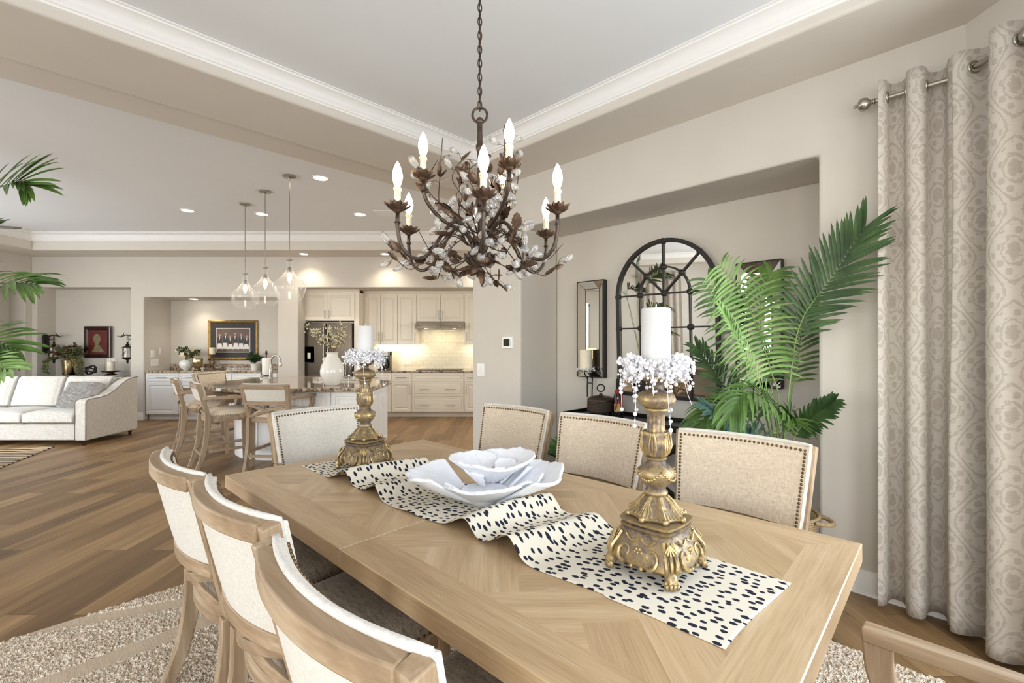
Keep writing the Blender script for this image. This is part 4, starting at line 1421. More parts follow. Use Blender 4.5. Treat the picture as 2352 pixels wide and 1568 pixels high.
# shared meshes for repeated bits
def cup_mesh():
    m_ = MB()
    for k in range(6):
        a = k * pi / 3
        for ly, (rot, tilt, L) in enumerate(((0, 0.55, 0.046), (pi / 6, 0.25, 0.05))):
            aa = a + rot
            leaf_mesh(m_, (0.006 * cos(aa), 0.006 * sin(aa), -0.012 + 0.004 * ly), (cos(aa), sin(aa), tilt), (0, 0, 1), L, 0.036, 0.28)
    m_.lathe([(0.006, -0.016), (0.016, -0.008), (0.018, 0.0), (0.004, 0.002)], 14)
    return m_


def sleeve_mesh(h):
    m_ = MB().lathe([(0.0125, 0.0), (0.0125, h - 0.012), (0.0135, h - 0.006), (0.0115, h)], 16)
    r_ = random.Random(4)
    for k in range(7):
        a = k * 0.9; L = r_.uniform(0.012, 0.035)
        m_.tube([(0.0128 * cos(a), 0.0128 * sin(a), h - 0.004), (0.0136 * cos(a), 0.0136 * sin(a), h - L * .6), (0.0134 * cos(a), 0.0134 * sin(a), h - L)], [0.002, 0.0024, 0.003], 6)
    return m_


def bulb_mesh():
    return MB().lathe([(0.009, 0.0), (0.011, 0.006), (0.0165, 0.022), (0.0195, 0.038), (0.0185, 0.052), (0.014, 0.07), (0.0075, 0.086), (0.0026, 0.095), (0.0001, 0.0985)], 20)


def drop_mesh():
    m_ = MB().lathe([(0.0001, -0.036), (0.0046, -0.034), (0.0084, -0.027), (0.0092, -0.019), (0.0074, -0.009), (0.004, -0.001), (0.003, 0.001)], 8)
    return m_


P_CUP = P_SLEEVE = P_BULB = P_DROP = P_LEAF = None


def inst(proto, name, loc, parent, M=None, scale=1.0):
    c = proto.copy(); COL.objects.link(c); c.name = name; c.parent = parent
    T = Matrix.Translation(Vector(loc))
    if M is not None: T = T @ M.to_4x4()
    c.matrix_local = T @ Matrix.Scale(scale, 4)
    return c


def first_or_copy(key, builder, name, mat, loc, parent, M=None, scale=1.0, store={}):
    if key in store:
        return inst(store[key], name, loc, parent, M, scale)
    o = builder().build(name, mat, parent, smooth=60)
    T = Matrix.Translation(Vector(loc))
    if M is not None: T = T @ M.to_4x4()
    o.matrix_local = T @ Matrix.Scale(scale, 4)
    store[key] = o
    return o


def arm(path, cup, sleeve_h):
    m_ = MB().tube(catmull(path, 22), 0.0072, 8)
    p = Vector(cup)
    m_.tube([p + Vector((0, 0, -0.055)), p + Vector((0, 0, -0.01))], 0.0074, 8)
    m_.torus(p + Vector((0, 0, -0.045)), 0.009, 0.003, 14, 6)
    o = m_.build('arm', M_BRONZE, chd, smooth=179)
    first_or_copy('cup', cup_mesh, 'petal_cup', M_LEAFB, p + Vector((0, 0, 0.004)), o)
    first_or_copy('sleeve%.2f' % sleeve_h, lambda: sleeve_mesh(sleeve_h), 'candle_sleeve', M_IVORY, p, o)
    first_or_copy('bulb', bulb_mesh, 'bulb', M_BULB, p + Vector((0, 0, sleeve_h - 0.002)), o)
    return o


low = []
for k in range(6):
    a = radians(36 + 60 * k - (8 if k == 5 else 0)); R = 0.362
    def pt(r_, z): return Vector((r_ * cos(a), r_ * sin(a), z))
    arm([pt(0.018, 1.79), pt(0.045, 1.86), pt(0.085, 1.915), pt(0.13, 1.915), pt(0.18, 1.855), pt(0.235, 1.775), pt(0.295, 1.752), pt(0.345, 1.79), pt(R, 1.86), pt(R, 1.905)], pt(R, 1.925), 0.088)
    low.append(a)
upc = [(0.125, -0.235), (-0.214, -0.124), (0.09, 0.2)]
for (x, y) in upc:
    a = atan2(y, x); R = hypot(x, y)
    def pt(r_, z): return Vector((r_ * cos(a), r_ * sin(a), z))
    zc_ = 2.075
    arm([pt(0.015, 1.80), pt(0.04, 1.86), pt(0.10, 1.895), pt(0.17, 1.925), pt(R * 0.92, 1.98), pt(R, 2.03), pt(R, zc_ - 0.03)], pt(R, zc_), 0.088)


def dropM():
    return (Matrix.Rotation(rnd.uniform(0, 6.28), 3, 'Z') @ Matrix.Rotation(rnd.uniform(0, 2.6), 3, 'X'))


ndrop = [0]
def vine(path, r0=0.0026, nleaf=4, ndr=5):
    pts = catmull(path, 20)
    m_ = MB().tube(pts, [r0 * (1 - 0.5 * i / 20) for i in range(21)], 5)
    spots = []
    for k in range(ndr):
        i = rnd.randint(5, 20); p = pts[i]
        out = Vector((p.x, p.y, 0)); out = out.normalized() if out.length > 0.02 else Vector((1, 0, 0))
        d = (out * rnd.uniform(-0.2, 0.6) + Vector((rnd.uniform(-.8, .8), rnd.uniform(-.8, .8), rnd.uniform(-0.35, 0.8)))).normalized() * rnd.uniform(0.025, 0.07)
        q = p + d
        m_.tube(catmull([p, p + d * 0.5 + Vector((0, 0, 0.012)), q], 6), 0.0011, 4)
        spots.append((q, d))
    o = m_.build('vine', M_BRONZE, chd, smooth=179)
    for (q, d) in spots:
        ax = d.normalized(); M_ = Vector((0, 0, -1)).rotation_difference((ax + Vector((0, 0, rnd.uniform(-0.9, 0.3)))).normalized()).to_matrix()
        first_or_copy('drop', drop_mesh, 'crystal_drop', M_CRYSTAL, q, o, M_, rnd.uniform(1.25, 1.7))
        cap = first_or_copy('cap', lambda: MB().lathe([(0.0015, 0.006), (0.0045, 0.001), (0.0055, -0.006), (0.003, -0.005)], 6), 'crystal_cap', M_LEAFB, q, o, M_)
        ndrop[0] += 1
    for k in range(nleaf):
        i = rnd.randint(3, 20); p = pts[i]; t_ = (pts[min(20, i + 1)] - pts[i - 1]).normalized()
        d = (t_ + Vector((rnd.uniform(-.8, .8), rnd.uniform(-.8, .8), rnd.uniform(-.5, .6)))).normalized()
        up = Vector((rnd.uniform(-1, 1), rnd.uniform(-1, 1), rnd.uniform(-1, 1)))
        x_ = d; z_ = x_.cross(up).normalized(); y_ = z_.cross(x_)
        M_ = Matrix((x_, y_, z_)).transposed()
        first_or_copy('leaf', lambda: (lambda q_: (leaf_mesh(q_, (0, 0, 0), (1, 0, 0), (0, 0, 1), 0.06, 0.036, 0.25), q_)[1])(MB()), 'leaf', M_LEAFB, p, o, M_, rnd.uniform(0.75, 1.3))
    return o


for k, a in enumerate(low):
    for sd in (-1, 1):
        b = a + sd * 0.22
        def pt(r_, z, da=0.0): return Vector((r_ * cos(b + da), r_ * sin(b + da), z))
        vine([pt(0.05, 1.84), pt(0.12, 1.88, sd * .1), pt(0.20, 1.80, -sd * .1), pt(0.28, 1.745 + 0.02 * sd, sd * .1), pt(0.35, 1.80 + 0.03 * sd, sd * 0.12)], 0.003, 4, 4)
for k in range(11):
    a = k * 2 * pi / 11 + 0.2
    def pt(r_, z, da=0.0): return Vector((r_ * cos(a + da), r_ * sin(a + da), z))
    hh = rnd.uniform(2.08, 2.37); rr = rnd.uniform(0.12, 0.24)
    vine([pt(0.012, 1.85 + 0.02 * (k % 3)), pt(0.08, 1.93, 0.25), pt(rr * 0.9, 2.0, 0.1), pt(rr, (hh + 2.0) / 2, -0.2), pt(rr * 0.85, hh, 0.1)], 0.0032, 4, 5)
for k in range(5):
    a = k * 2 * pi / 5
    def pt(r_, z, da=0.0): return Vector((r_ * cos(a + da), r_ * sin(a + da), z))
    vine([pt(0.03, 1.80), pt(0.10, 1.76, 0.3), pt(0.15, 1.74, 0.1), pt(0.19, 1.735, -0.2)], 0.0026, 3, 3)

# ------------------------------------------------------------------ curtains
def curtain(name, label, A, d, L, side, ph, lam, amp, z0=0.035, z1=2.835, ngrom=3, cloth=1.8):
    """A start on the rod line, d direction along the rod, side: unit vector across"""
    A = Vector((*A, 0)); d = Vector((*d, 0)).normalized(); sd = Vector((*side, 0)).normalized()
    r = thing(name, label, 'curtain', (0, 0, 0), 0, 'damask curtain panels at the bay')
    def fn(u, v):
        s_ = u * L
        o_ = sin(2 * pi * (s_ / lam) + ph)
        o_ = math.copysign(abs(o_) ** 0.92, o_)
        flare = 1.0 + 0.16 * (1 - v) + 0.05 * sin(5 * v + 3 * u)
        along = s_ - 0.062 * lam * sin(4 * pi * s_ / lam + 2 * ph)
        return A + d * along + sd * (amp * o_ * flare + 0.006 * sin(7 * v + 9 * u)) + Vector((0, 0, z0 + (z1 - z0) * v))
    MB().grid(fn, 96, 40, uv=lambda u, v: (u * L * cloth, v * 2.8)).build('drape', M_CURT, r, smooth=179, solid=0.004)
    # hem
    s0 = -ph / (2 * pi) * lam
    k = 0
    g = 0
    while g < ngrom and k < 20:
        s_ = s0 + k * lam / 2
        if 0.015 < s_ < L - 0.01:
            p = A + d * s_ + Vector((0, 0, 2.748))
            q = d.to_track_quat('Z', 'Y').to_matrix()
            MB().torus(p, 0.027, 0.0065, 26, 8, q).build('grommet', M_NICKEL, r, smooth=179)
            g += 1
        k += 1
    return r


def rod(label, P, Q, ends):
    P = Vector(P); Q = Vector(Q)
    r = thing('curtain_rod', label, 'curtain rod', (0, 0, 0), 0, 'nickel curtain rods in the bay')
    MB().tube([P, Q], 0.0125, 14).build('rod', M_NICKEL, r)
    d = (P - Q).normalized()
    for e, (pt_, dd) in enumerate(((P, d), (Q, -d))):
        if not ends[e]: continue
        q = dd.to_track_quat('Z', 'Y').to_matrix().to_4x4()
        m_ = MB().lathe([(0.0125, 0.0), (0.017, 0.004), (0.017, 0.01), (0.012, 0.014), (0.014, 0.02), (0.030, 0.034), (0.036, 0.052), (0.032, 0.068), (0.02, 0.078), (0.010, 0.082), (0.008, 0.088), (0.010, 0.093), (0.006, 0.099), (0.0001, 0.1)], 22)
        m_.v = [tuple(pt_ + (q @ Vector(v))) for v in m_.v]
        m_.build('finial', M_NICKEL, r, smooth=60)
    return r


pr = PW - 0.10
sA = pq(pr, 0.385); sB = pq(pr, 0.075)
r1 = rod('nickel curtain rod with a finial on the wall beside the palm', (sA.x, sA.y, 2.748), (sB.x, sB.y, 2.748), (True, False))
r2 = rod('nickel curtain rod in the bay past the corner, ending in a large round finial', (2.208, 2.30, 2.748), (2.208, 2.03, 2.748), (False, True))
for r_, p in ((r1, pq(pr, 0.09, 2.748)), (r2, Vector((2.208, 2.26, 2.748)))):
    w_ = pq(PW, 0.09, 2.748) if r_ is r1 else Vector((2.3, 2.26, 2.748))
    MB().tube([p, w_], 0.008, 8).build('bracket', M_NICKEL, r_)
cA = pq(pr, 0.372)
curtain('curtain', 'beige damask curtain panel next to the palm, hung from the rod with the small finial', (cA.x, cA.y), (1, -1), 0.315, (1, 1), 0.15 - pi / 2, 0.158, 0.06, ngrom=3)
curtain('curtain', 'beige damask curtain panel lit from the window at the frame edge', (2.212, 2.262), (0, -1), 0.42, (-1, 0), pi * 0.55, 0.2, 0.070, z0=0.03, ngrom=4)

# ------------------------------------------------------------------ niche wall: arched mirror, mirror sconces, console
def on_wall(x_center, z):
    return Vector((x_center, 5.46 + 0.0 - x_center, z))


PB = PW + 0.575
def back_pt(q, off, z): return pq(PB - off, q, z)


mq = (4.09 - 1.37) / sqrt(2)
am = thing('arched_mirror', 'black iron arched window pane mirror on the niche wall behind the console', 'mirror', back_pt(mq, 0.012, 0.945), -pi / 4)
am.rotation_euler = (radians(2.3), 0, -pi / 4)
HW, SP = 0.475, 0.921
arc = lambda R, n, zc=SP: [(R * cos(pi - pi * i / n), zc + R * sin(pi - pi * i / n)) for i in range(n + 1)]
outl = [(-HW + 0.012, 0.012)] + arc(HW - 0.012, 40) + [(HW - 0.012, 0.012)]
MB().prism([(x, -0.012, z) for x, z in outl], (0, 0.006, 0)).build('mirror_glass', M_MIRROR, am, smooth=0)
path = [(-HW + .016, 0.0)] + arc(HW - .016, 40) + [(HW - .016, 0.0)]
fm = MB().bar([(x, -0.018, z) for x, z in path], 0.034, 0.034, (0, 1, 0))
fm.box(-HW, HW, -0.035, 0.0, 0.0, 0.034)
fm.build('frame', M_BLACK, am, bevel=0.003)
bars = MB()
IR = 0.232
def mb_bar(a, b): bars.bar([(a[0], -0.022, a[1]), (b[0], -0.022, b[1])], 0.015, 0.014, (0, 1, 0))
mb_bar((0, 0.02), (0, SP + HW - 0.03)); 
for sg in (-1, 1):
    mb_bar((sg * IR, 0.02), (sg * IR, SP))
    mb_bar((0, SP), (sg * (HW - 0.03) * cos(pi / 4), SP + (HW - 0.03) * sin(pi / 4)))
zz = (SP, 0.623, 0.325)
for z in zz: mb_bar((-HW + 0.02, z), (HW - 0.02, z))
bars.bar([(x, -0.022, z) for x, z in arc(IR, 24)], 0.015, 0.014, (0, 1, 0))
bars.build('muntins', M_BLACK, am)
hubs = [(0, SP), (0, SP + IR), (0, SP + HW - 0.02)] + [(s_ * IR * .7071, SP + IR * .7071) for s_ in (-1, 1)] + [(s_ * (HW - .02) * .7071, SP + (HW - .02) * .7071) for s_ in (-1, 1)]
for z in zz: hubs += [(s_ * IR, z) for s_ in (-1, 1)] + [(s_ * (HW - 0.016), z) for s_ in (-1, 1)]
hubs += [(0, z) for z in zz[1:]]
for (x, z) in hubs:
    h_ = MB().lathe([(0.026, 0.0), (0.026, 0.014), (0.018, 0.02), (0.0001, 0.022)], 14)
    h_.v = [(x + v[0], -0.014 - v[2], z + v[1]) for v in h_.v]
    h_.build('hub', M_BLACK, am)


def sconce(xc, label, clabel):
    q = (5.46 - 2 * xc) / sqrt(2)
    r = thing('mirror_sconce', label, 'mirror sconce', back_pt(q, 0.004, 1.097), -pi / 4, 'mirror candle sconces on the niche wall')
    W, H = 0.158, 0.951
    MB().panel((0, 0, 0), (1, 0, 0), (0, 0, 1), (0, -1, 0), -W, W, 0, H, [(0.0, 0.050), (0.004, 0.052), (0.074, 0.016), (0.076, 0.016)]).build('mirror_glass', M_MIRROR, r, smooth=0)
    f = MB()
    def eb(a, b, w_=0.006): f.bar([a, b], w_, w_, (0, 1, 0))
    o_ = [(-W, -0.051, 0), (W, -0.051, 0), (W, -0.051, H), (-W, -0.051, H)]
    i_ = [(-W + .075, -0.017, .075), (W - .075, -0.017, .075), (W - .075, -0.017, H - .075), (-W + .075, -0.017, H - .075)]
    for k in range(4):
        eb(o_[k], o_[(k + 1) % 4], 0.009); eb(i_[k], i_[(k + 1) % 4], 0.004); eb(o_[k], i_[k], 0.003)
    f.box(-W - .003, W + .003, -0.049, 0.004, -0.003, 0.001); f.box(-W - .003, W + .003, -0.049, 0.004, H - 0.001, H + .003)
    f.box(-W - .003, -W, -0.049, 0.004, 0, H); f.box(W, W + .003, -0.049, 0.004, 0, H)
    f.build('frame', M_BLACK, r)
    b = MB()
    for sg in (-1, 1):
        b.tube(catmull([(sg * 0.03, -0.055, 0.0), (sg * 0.03, -0.06, -0.1), (sg * 0.028, -0.062, -0.2)], 8), 0.006, 8)
        b.tube(catmull([(sg * 0.03, -0.055, -0.02), (sg * 0.03, -0.10, 0.03), (sg * 0.02, -0.125, 0.06)], 8), 0.006, 8)
    b.tube([(-0.03, -0.058, -0.06), (0.03, -0.058, -0.06)], 0.005, 8)
    b.lathe([(0.02, 0.055), (0.07, 0.06), (0.074, 0.068), (0.066, 0.07), (0.02, 0.068)], 26, (0, -0.125, 0))
    b.build('candle_bracket', M_BLACK, r)
    rn = random.Random(3); g = MB()
    for k in range(60):
        a = rn.uniform(0, 6.283); rr = rn.uniform(0.066, 0.092)
        g.ball((rr * cos(a), -0.125 + rr * sin(a), rn.uniform(0.06, 0.095)), rn.uniform(0.004, 0.009), 7, 5)
    g = g.build('beaded_ring', M_PEARL, r, smooth=179, recalc=False); g['label'] = 'silver bead ring around the candle'; g['kind'] = 'stuff'
    c = back_pt(q, 0.129, 1.097 + 0.0705)
    pillar('pillar_candle', clabel, (c.x, c.y, c.z), 0.06, 0.20, M_IVORY, group='candles on the mirror sconces')
    return r


sconce(0.815, 'narrow mirror framed sconce with a candle on the wall above the console box', 'ivory pillar candle on the mirror sconce above the console box')
sconce(1.905, 'narrow mirror framed sconce on the wall behind the palm fronds', 'ivory pillar candle on the mirror sconce behind the palm fronds')

# console table
cq0, cq1 = 2.755, 1.25
ct = thing('console_table', 'black lacquered console with a tray top and crossed legs in the niche', 'console table', back_pt((cq0 + cq1) / 2, 0.225, 0), -pi / 4)
CL = cq0 - cq1; CD = 0.40; CH = 0.785
m = MB().box(-CL / 2 + .015, CL / 2 - .015, -CD / 2 + .015, CD / 2 - .015, CH - 0.05, CH - 0.025)
m.build('top', M_BLACKW, ct)
m = MB()
for (a, b) in (((-CL / 2, -CD / 2), (CL / 2, -CD / 2)), ((CL / 2, -CD / 2), (CL / 2, CD / 2)), ((CL / 2, CD / 2), (-CL / 2, CD / 2)), ((-CL / 2, CD / 2), (-CL / 2, -CD / 2))):
    mx = Vector(((a[0] + b[0]) / 2, (a[1] + b[1]) / 2, 0)); o_ = mx.normalized()
    m.bar([(a[0], a[1], CH - 0.025), (b[0], b[1], CH - 0.025)], 0.055, 0.018, (0, 0, 1))
m.build('tray_rim', M_BLACKW, ct, bevel=0.004)
sc_ = MB()
for k in range(7):
    x = -0.5 + k * 0.17
    sc_.tube(catmull([(x, -0.12, CH - 0.0245), (x + 0.07, -0.06, CH - 0.0245), (x + 0.03, 0.02, CH - 0.0245), (x + 0.10, 0.09, CH - 0.0245)], 12), 0.003, 4)
sc_.build('painted_scroll', plain('pewter_scroll_paint', (96, 90, 82), 0.4), ct)
for sy in (-1, 1):
    for sg in (-1, 1):
        MB().bar([(sg * (CL / 2 - 0.06), sy * 0.15, 0.0), (-sg * (CL / 2 - 0.2), sy * 0.15, CH - 0.05)], 0.03, 0.05, (0, 1, 0)).build('leg', M_BLACKW, ct, bevel=0.004)
m = MB(); 
for sx in (-1, 1): m.bar([(sx * 0.55, -0.15, 0.09), (sx * 0.55, 0.15, 0.09)], 0.03, 0.03, (0, 0, 1))
m.build('stretcher', M_BLACKW, ct)

def con(q, off, z=CH - 0.0245): return back_pt(q, off, z)
bxq = 2.485
p = con(bxq, 0.2)
bx = thing('lidded_box', 'round dark woven lidded box with a ring handle on the black console', 'box', (p.x, p.y, p.z))
m = MB().lathe([(0.115, 0.035), (0.122, 0.05), (0.122, 0.125), (0.118, 0.13)], 40)
for i in range(8): m.torus((0, 0, 0.045 + i * 0.0115), 0.1225, 0.006, 40, 6)
m.build('body', plain('woven_bronze', (74, 60, 50), 0.55, 0.3, var=0.3, vscale=120, bump=0.6, bscale=200), bx, smooth=60)
MB().lathe([(0.126, 0.132), (0.128, 0.142), (0.122, 0.155), (0.09, 0.172), (0.04, 0.18), (0.02, 0.185), (0.014, 0.2), (0.0001, 0.205)], 36).build('lid', M_BRONZE, bx)
MB().torus((0, 0, 0.25), 0.034, 0.006, 28, 8, Matrix.Rotation(pi / 2, 3, 'X')).build('ring_handle', M_BLACK, bx, smooth=179)
m = MB().lathe([(0.105, 0.02), (0.112, 0.028), (0.112, 0.036), (0.08, 0.036)], 32)
for k in range(4):
    a = k * pi / 2 + 0.4
    m.tube([(0.1 * cos(a), 0.1 * sin(a), 0.03), (0.122 * cos(a), 0.122 * sin(a), 0.0)], [0.014, 0.01], 8)
m.build('stand', M_BLACK, bx)
p = con(2.315, 0.18)
bo = thing('champagne_bottle', 'dark champagne bottle with red ribbon standing in a small pierced coaster', 'bottle', (p.x, p.y, p.z + 0.006))
bg_ = plain('dark_green_bottle', (22, 28, 18), 0.06, coat=0.5)
MB().lathe([(0.036, 0.0), (0.041, 0.004), (0.041, 0.15), (0.036, 0.19), (0.022, 0.225), (0.0155, 0.25), (0.0145, 0.29)], 28).build('body', bg_, bo)
MB().lathe([(0.0152, 0.245), (0.0165, 0.25), (0.0165, 0.315), (0.0175, 0.318), (0.015, 0.325), (0.0001, 0.326)], 20).build('neck_foil', M_BLACK, bo)
MB().lathe([(0.012, 0.326), (0.016, 0.332), (0.006, 0.345), (0.009, 0.36), (0.004, 0.38), (0.0001, 0.40)], 14).build('stopper', M_BRONZE, bo)
MB().grid(lambda u, v: Vector((0.0416 * cos(3.6 + 1.9 * u), 0.0416 * sin(3.6 + 1.9 * u), 0.045 + 0.07 * v)), 14, 2).build('label', plain('bottle_label_cream', (210, 184, 120), 0.5), bo)
rb = MB().torus((0, 0, 0.232), 0.022, 0.006, 20, 6)
for sg in (-1, 1): rb.bar(catmull([(0.0, -0.022, 0.232), (sg * 0.03, -0.036, 0.20), (sg * 0.022, -0.05, 0.12), (sg * 0.034, -0.05, 0.06)], 8), 0.016, 0.002, (1, 0, 0))
rb.build('ribbon', plain('red_ribbon', (170, 26, 40), 0.5), bo)
co = thing('bottle_coaster', 'pierced iron coaster holding the champagne bottle', 'coaster', (p.x, p.y, p.z))
m = MB().lathe([(0.0001, 0.0), (0.055, 0.0), (0.057, 0.005), (0.0001, 0.005)], 30)
m.build('plate', M_BLACK, co)
m = MB().torus((0, 0, 0.042), 0.056, 0.003, 32, 6).torus((0, 0, 0.008), 0.056, 0.003, 32, 6)
for k in range(10):
    a = k * pi / 5
    m.torus((0.056 * cos(a), 0.056 * sin(a), 0.025), 0.014, 0.0025, 14, 5, Matrix.Rotation(a + pi / 2, 3, 'Z') @ Matrix.Rotation(pi / 2, 3, 'X'))
m.build('gallery', M_BLACK, co, smooth=179)

# small plant at the end of the niche
p = pq(PB - 0.25, 2.83)
sp_ = thing('potted_plant', 'small leafy plant in a white pot on the floor between two linen chairs', 'plant', (p.x, p.y, 0))
MB().lathe([(0.09, 0.0), (0.10, 0.02), (0.125, 0.26), (0.13, 0.29), (0.118, 0.29), (0.112, 0.27), (0.0001, 0.26)], 30).build('pot', M_WHITEC, sp_)
lf = MB(); rn = random.Random(2)
for k in range(26):
    a = rn.uniform(0, 6.283); L = rn.uniform(0.22, 0.36); tl = rn.uniform(0.25, 1.0)
    d = Vector((cos(a) * sin(tl), sin(a) * sin(tl), cos(tl))); b0 = Vector((0.04 * cos(a), 0.04 * sin(a), 0.26))
    sd = Vector((-sin(a), cos(a), 0))
    vs = []
    for i in range(9):
        t_ = i / 8; wv = 0.034 * sin(pi * min(1, t_ * 0.93 + 0.05)) ** 0.8
        c = b0 + d * L * t_ + Vector((cos(a), sin(a), -0.9)) * 0.09 * t_ ** 2.2
        vs += [c - sd * wv, c - Vector((cos(a), sin(a), 0)) * 0.006, c + sd * wv]
    lf.add(vs, [(i * 3 + k2, i * 3 + k2 + 1, i * 3 + k2 + 4, i * 3 + k2 + 3) for i in range(8) for k2 in range(2)])
lf.build('leaves', leafmat('bright_green_leaf', (48, 104, 40), (98, 158, 72), 14), sp_, smooth=179)


# ------------------------------------------------------------------ palms
def frond(parent, pts, n, L, mat, a0=62, a1=22, hint=(0, 0, 1), droop=0.35, wid=0.021, start=0.2, seed=0, asym=0.0):
    rn = random.Random(seed); N = 46
    R = catmull(pts, N)
    st = MB().tube(R, [0.006 * (1 - 0.75 * i / N) for i in range(N + 1)], 6)
    o = st.build('frond', M_STEM, parent, smooth=179)
    lf = MB(); hint = Vector(hint).normalized()
    for i in range(n):
        t_ = start + (1 - start) * (i + 0.5) / n
        f_ = t_ * N; k = min(int(f_), N - 1); p = R[k].lerp(R[k + 1], f_ - k)
        T = (R[k + 1] - R[max(0, k - 1)]).normalized()
        S = T.cross(hint)
        if S.length < 0.05: S = T.orthogonal()
        S.normalize(); Nn = S.cross(T).normalized()
        u = (t_ - start) / (1 - start)
        ll = L * (0.45 + 0.62 * sin(pi * (0.12 + 0.78 * u)) ) * rn.uniform(0.9, 1.08)
        al = radians(a0 + (a1 - a0) * u)
        for sg in (-1, 1):
            aa = al + rn.uniform(-0.07, 0.07)
            D = T * cos(aa) + S * sg * sin(aa) + Nn * (0.22 + rn.uniform(-.06, .06))
            D.normalize()
            W_ = Nn - D * Nn.dot(D); W_ = D.cross(W_).normalized()
            vs = []; m_ = 7
            dr = droop * rn.uniform(0.7, 1.3)
            for q in range(m_ + 1):
                s_ = q / m_
                c = p + D * ll * s_ + Vector((0, 0, -1)) * ll * dr * s_ ** 2.2
                wv = wid / 2 * (sin(pi * min(1.0, 0.12 + s_ * 0.86)) ** 0.7) * (1 if s_ < 1 else 0.05)
                vs += [c - W_ * wv + Nn * wv * 0.35, c, c + W_ * wv + Nn * wv * 0.35]
            lf.add(vs, [(q * 3 + k2, q * 3 + k2 + 1, q * 3 + k2 + 4, q * 3 + k2 + 3) for q in range(m_) for k2 in range(2)])
    lf.build('leaflets', mat, o, smooth=179, recalc=False)
    return o


PX, PY_ = 1.585, 2.74
palm = thing('potted_palm', 'tall green palm standing in the niche beside the curtain', 'plant', (0, 0, 0))
B = Vector((PX, PY_, 0.42))
def fr(dep, pix, **k):
    """stem from the pot then through points given by direction and distance"""
    pts = [B + Vector((rnd.uniform(-.05, .05), rnd.uniform(-.05, .05), 0))] + [at(x, y, d) for (x, y), d in zip(pix, dep)]
    return frond(palm, pts, **k)


CAMD = Vector((-0.5, -0.87, 0.35))
fr((2.72, 2.70, 2.62, 2.5), ((1812, 900), (1838, 745), (1908, 640), (1988, 522)), n=27, L=0.28, mat=M_PALM3, start=0.44, hint=(-0.35, -0.75, 0.55), seed=1, droop=0.12)
fr((2.78, 2.78, 2.7, 2.55, 2.4), ((1790, 940), (1770, 850), (1742, 760), (1700, 668), (1650, 606)), n=27, L=0.24, mat=M_PALM2, start=0.38, hint=(-0.4, -0.9, 0.15), seed=2, droop=0.42, a0=86, a1=40)
fr((2.85, 2.95, 3.05, 3.1), ((1770, 960), (1735, 850), (1688, 720), (1625, 640)), n=23, L=0.23, mat=M_PALM1, start=0.42, hint=(-0.35, -0.9, 0.2), seed=3, droop=0.4, a0=84, a1=38)
fr((2.75, 2.62, 2.5, 2.42, 2.4), ((1785, 1000), (1768, 930), (1728, 850), (1690, 770), (1652, 700)), n=42, L=0.10, mat=M_PALM2, start=0.2, hint=(0.2, -0.8, 0.5), seed=4, droop=0.25, wid=0.013)
fr((2.85, 3.0, 3.1, 3.15), ((1755, 985), (1690, 920), (1640, 850), (1600, 800)), n=20, L=0.21, mat=M_PALM3, start=0.3, hint=(0, -0.7, 0.7), seed=5, droop=0.25)
fr((2.7, 2.7, 2.65, 2.6), ((1760, 960), (1705, 925), (1645, 930), (1598, 985)), n=21, L=0.2, mat=M_PALM1, start=0.25, hint=(0, -0.5, 0.85), seed=6, droop=0.5)
fr((2.6, 2.5, 2.4, 2.35), ((1800, 985), (1765, 920), (1715, 900), (1680, 950)), n=21, L=0.19, mat=M_PALM1, start=0.25, hint=(0.2, -0.6, 0.8), seed=7, droop=0.5)
fr((2.9, 3.05, 3.15, 3.2), ((1808, 960), (1828, 850), (1846, 740), (1876, 640)), n=22, L=0.20, mat=M_PALM1, start=0.42, hint=(-0.3, -0.8, 0.5), seed=8, droop=0.15)
fr((2.66, 2.58, 2.5), ((1822, 1010), (1866, 962), (1915, 924)), n=20, L=0.13, mat=M_PALM3, start=0.35, hint=(-0.3, -0.6, 0.7), seed=9, droop=0.2)
fr((2.66, 2.62, 2.6), ((1740, 1000), (1680, 975), (1612, 930)), n=22, L=0.14, mat=M_PALM4, start=0.25, hint=(0, -0.6, 0.8), seed=10, droop=0.3)
fr((2.9, 2.95, 3.0, 2.95), ((1780, 930), (1752, 800), (1748, 690), (1775, 625)), n=22, L=0.22, mat=M_PALM1, start=0.45, hint=(-0.4, -0.9, 0.2), seed=11, droop=0.35, a0=80, a1=38)
fr((2.55, 2.5, 2.45), ((1800, 1000), (1815, 960), (1798, 940)), n=18, L=0.14, mat=M_PALM1, start=0.3, hint=(0.2, -0.7, 0.7), seed=12, droop=0.5)
fr((2.8, 2.9, 2.95), ((1740, 1010), (1690, 990), (1640, 975)), n=18, L=0.17, mat=M_PALM1, start=0.2, hint=(0, -0.5, 0.8), seed=13, droop=0.4)

bk_ = thing('basket_planter', 'seagrass basket with a loop handle on a black ribbed stand holding the palm', 'basket', (PX, PY_, 0))
wick = plain('seagrass', (170, 146, 112), 0.85, var=0.3, vscale=90, bump=0.8, bscale=160)
m = MB()
for i in range(9): m.torus((0, 0, 0.32 + i * 0.0155), 0.16 + 0.004 * i, 0.010, 44, 6)
m.lathe([(0.15, 0.31), (0.185, 0.44), (0.17, 0.44), (0.14, 0.33)], 36)
m.build('basket', wick, bk_, smooth=179)
for sg in (0, 1):
    a = -0.72 + sg * pi; C = Vector((cos(a), sin(a), 0)); V_ = Vector((-C.y, C.x, 0))
    MB().tube(catmull([C * 0.185 - V_ * 0.075 + Vector((0, 0, 0.435)), C * 0.235 - V_ * 0.05 + Vector((0, 0, 0.43)), C * 0.26 + Vector((0, 0, 0.425)), C * 0.235 + V_ * 0.05 + Vector((0, 0, 0.43)), C * 0.185 + V_ * 0.075 + Vector((0, 0, 0.435))], 16), 0.013, 8).build('handle', wick, bk_, smooth=179)
